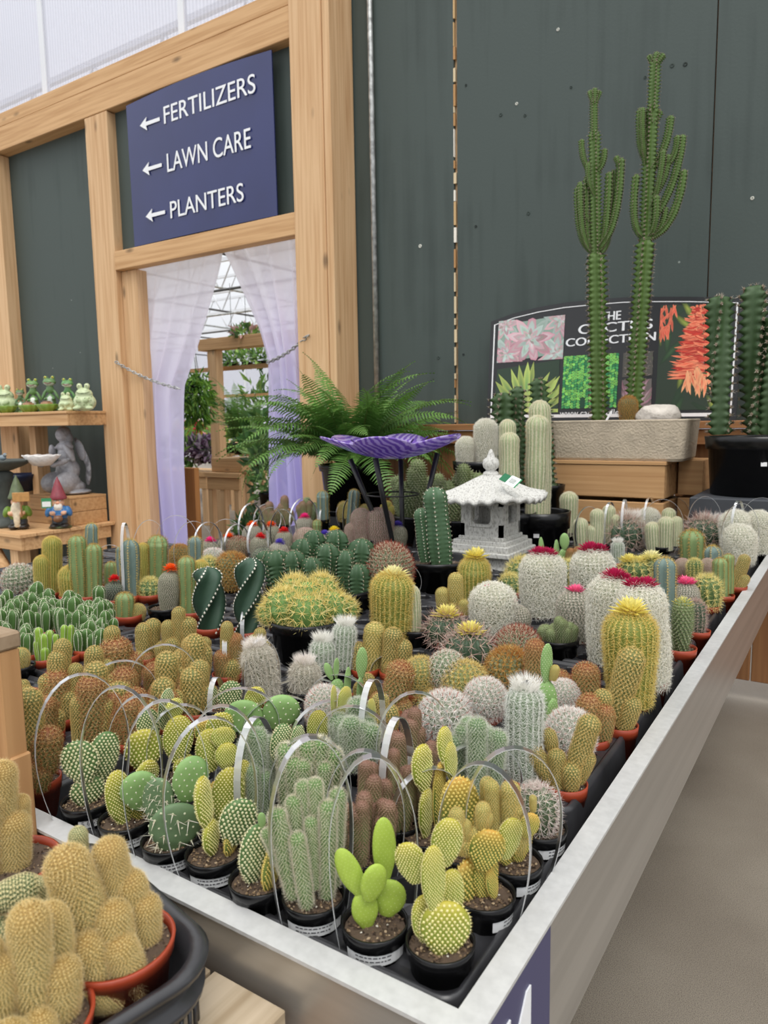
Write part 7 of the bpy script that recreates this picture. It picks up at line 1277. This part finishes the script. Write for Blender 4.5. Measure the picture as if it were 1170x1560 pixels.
# ================================================================== foreground table, crate post and tray
ft2 = thing('plank_table', 'weathered plank table in front of the bench at the lower left', 'table', (-1.2, .1, 0))
x = -.425; k = 0
while x > -2.3:
    w_ = .098; part('plank', MB().box((x-w_, -.75, .772), (x-.003, .470-.002*(k % 3), .798+.001*(k % 2)), bev=.0015), WP, ft2)
    m = MB(); 
    for yy in (.40, .36): m.ell((x-w_*.5+.012*(k % 2), yy-.03*(k % 2), .799), (.0045, .0045, .0015), hexc('#2e241c'), 10, 5)
    part('nail_heads', m, PLAIN, ft2); x -= w_; k += 1
part('apron', MB().box((-2.3, .43, .68), (-.44, .455, .771), bev=.002), WX, ft2)
for x in (-.52, -2.2): part('leg', MB().box((x, .36, 0), (x+.07, .43, .77)), WZ, ft2)
cp = thing('display_crate', 'upright pine crate corner at the left edge, in front of the bench', 'crate', (-.95, .43, .80))
part('corner_post', MB().box((-.873, .445, .80), (-.838, .472, 1.086), bev=.002), wood('crate_post_pine', lin('#b98d5e'), lin('#94683c'), axis='Z'), cp)
part('upright_board', MB().box((-.93, .435, .80), (-.875, .468, 1.06), bev=.002), wood('crate_post_pine', (1, 1, 1), (1, 1, 1)), cp)
part('upright_board', MB().box((-1.0, .432, .80), (-.932, .466, 1.09), bev=.002), wood('crate_post_pine', (1, 1, 1), (1, 1, 1)), cp)
part('cap_board', MB().box((-1.02, .428, 1.087), (-.836, .474, 1.108), bev=.003), wood('cap_grey', lin('#a08a70'), lin('#7d664c'), axis='X'), cp)
part('short_block', MB().box((-.862, .448, .80), (-.834, .474, .955), bev=.002), wood('crate_post_pine', (1, 1, 1), (1, 1, 1)), cp)
# rounded black carrying tray
c0 = onz(300, 1418, .875); e1 = (onz(235, 1385, .875)-c0); e2 = (onz(133, 1557, .875)-onz(320, 1478, .875)); ax1 = Vector((-math.cos(.14), math.sin(.14)*.0+.0, 0)).normalized(); ax1 = Vector((-math.cos(.2), math.sin(.2), 0)); ax2 = Vector((-math.sin(.2), -math.cos(.2), 0)); org = Vector((-.452, .416, 0))
trt = thing('carry_tray', 'black plastic tray with rounded corners holding golden finger cacti in the foreground', 'tray', (0, 0, .80)); m = MB(); V = []
def cor(u, v, rad, z, n=7):
    P_ = []; o_ = org+ax1*(.135)+ax2*(.245)
    for su, sv, a0 in ((1, 1, 0), (-1, 1, 90), (-1, -1, 180), (1, -1, 270)):
        for t in range(n+1): a = math.radians(a0+90*t/n); q = o_+ax1*(su*(u-rad)+rad*math.cos(a))+ax2*(sv*(v-rad)+rad*math.sin(a)); P_.append((q.x, q.y, z))
    return P_
prof = [(.120, .225, 0.0), (.124, .232, .004), (.130, .238, .045), (.139, .247, .047), (.140, .248, .054), (.133, .241, .057), (.135, .243, .074), (.142, .250, .075), (.143, .251, .082), (.138, .246, .085), (.131, .240, .083), (.126, .234, .06), (.118, .226, .012), (.05, .1, .010), (.001, .002, .010)]
for u, v, z in prof: V += cor(u, v, min(.055, u*.95), z)
k = len(cor(.1, .2, .05, 0)); m.add(V, None, [(b*k+i, b*k+(i+1) % k, (b+1)*k+(i+1) % k, (b+1)*k+i) for b in range(len(prof)-1) for i in range(k)], sm=True); m.build('tray_body', TRAYM, trt)
m = MB(); P_ = cor(.1335, .2415, .055, .0)
for i in range(len(P_)):
    a, b = Vector(P_[i]), Vector(P_[(i+1) % len(P_)]); nseg = max(1, int((b-a).length/.011))
    for j in range(nseg): q = a.lerp(b, (j+.5)/nseg); m.tube([(q.x, q.y, .008), (q.x, q.y, .04)], .0022, 5)
m.build('tray_ribs', TRAYM, trt)
FG2 = 'golden finger cacti in the foreground tray'
POTS['F'] = (.050, .082, pot_me(.050, .082, rimh=.14, taper=.74, n=36).me('pot', TERRA)); SOILS['F'] = soil_me(.046, 9, 200)
def FP(label, px, py, stems, z=.894): return P(label, px, py, 'F', stems, z=z-.004, zp=z-.082, name='finger_cactus', group=FG2)
f1 = FP('golden woolly finger cactus in a terracotta pot leaning out of the foreground tray', 178, 1440, [('fgold', 150, 1450, 94, 1296, 58), ('fgold', 205, 1440, 162, 1292, 42, None, .012), ('fgold', 215, 1440, 196, 1338, 42, None, .008), ('fgold', 180, 1450, 170, 1362, 48, None, -.015), ('fgold', 222, 1456, 220, 1366, 42), ('fgold', 205, 1476, 176, 1396, 44, None, -.03), ('fgold', 160, 1476, 124, 1400, 50, None, -.025), ('fgold', 184, 1478, 120, 1470, 40, None, -.035), ('fgreen', 122, 1350, 118, 1288, 24, None, .03)])
m = MB().box((-.018, -.0006, -.007), (.018, .0006, .007), (.8, .8, .82)); q = onv(200, 1498, Vector((f1.location.x, f1.location.y, .87)))-Vector((f1.location.x, f1.location.y, 0)).normalized()*.052; o = m.build('price_sticker', PAPER, f1, Matrix.Translation(q-f1.location) @ Matrix.Rotation(.55, 4, 'Z') @ Matrix.Rotation(-.35, 4, 'Y'))
FP('golden finger cactus in a terracotta pot in front of the crate corner', 14, 1318, [('fgold', 24, 1340, 20, 1240, 40), ('fgold', 4, 1340, 2, 1168, 38, None, .01), ('fgold', 34, 1330, 32, 1222, 24, None, .015), ('fgold', -14, 1340, -16, 1210, 36)], z=.892)
FP('golden finger cactus cut by the bottom left corner of the picture', 40, 1560, [('fgold', 52, 1540, 42, 1380, 54), ('fgold', 92, 1580, 94, 1462, 50), ('fgold', 2, 1560, 4, 1448, 46), ('fgold', 60, 1600, 56, 1516, 44, None, -.02), ('fgold', 14, 1620, 10, 1520, 52, None, -.03), ('fgold', 92, 1500, 74, 1404, 50, None, .02), ('fgold', -20, 1560, -22, 1430, 40)], z=.89)
FP('green dotted finger cactus lying between the golden ones in the foreground tray', 66, 1420, [('fgreen', -10, 1372, 62, 1352, 46), ('fgreen', 60, 1400, 54, 1338, 26), ('fgreen', 80, 1440, 74, 1352, 44, None, .01), ('fgreen', 4, 1460, 4, 1400, 36), ('fgreen', 100, 1440, 98, 1380, 34)], z=.885)
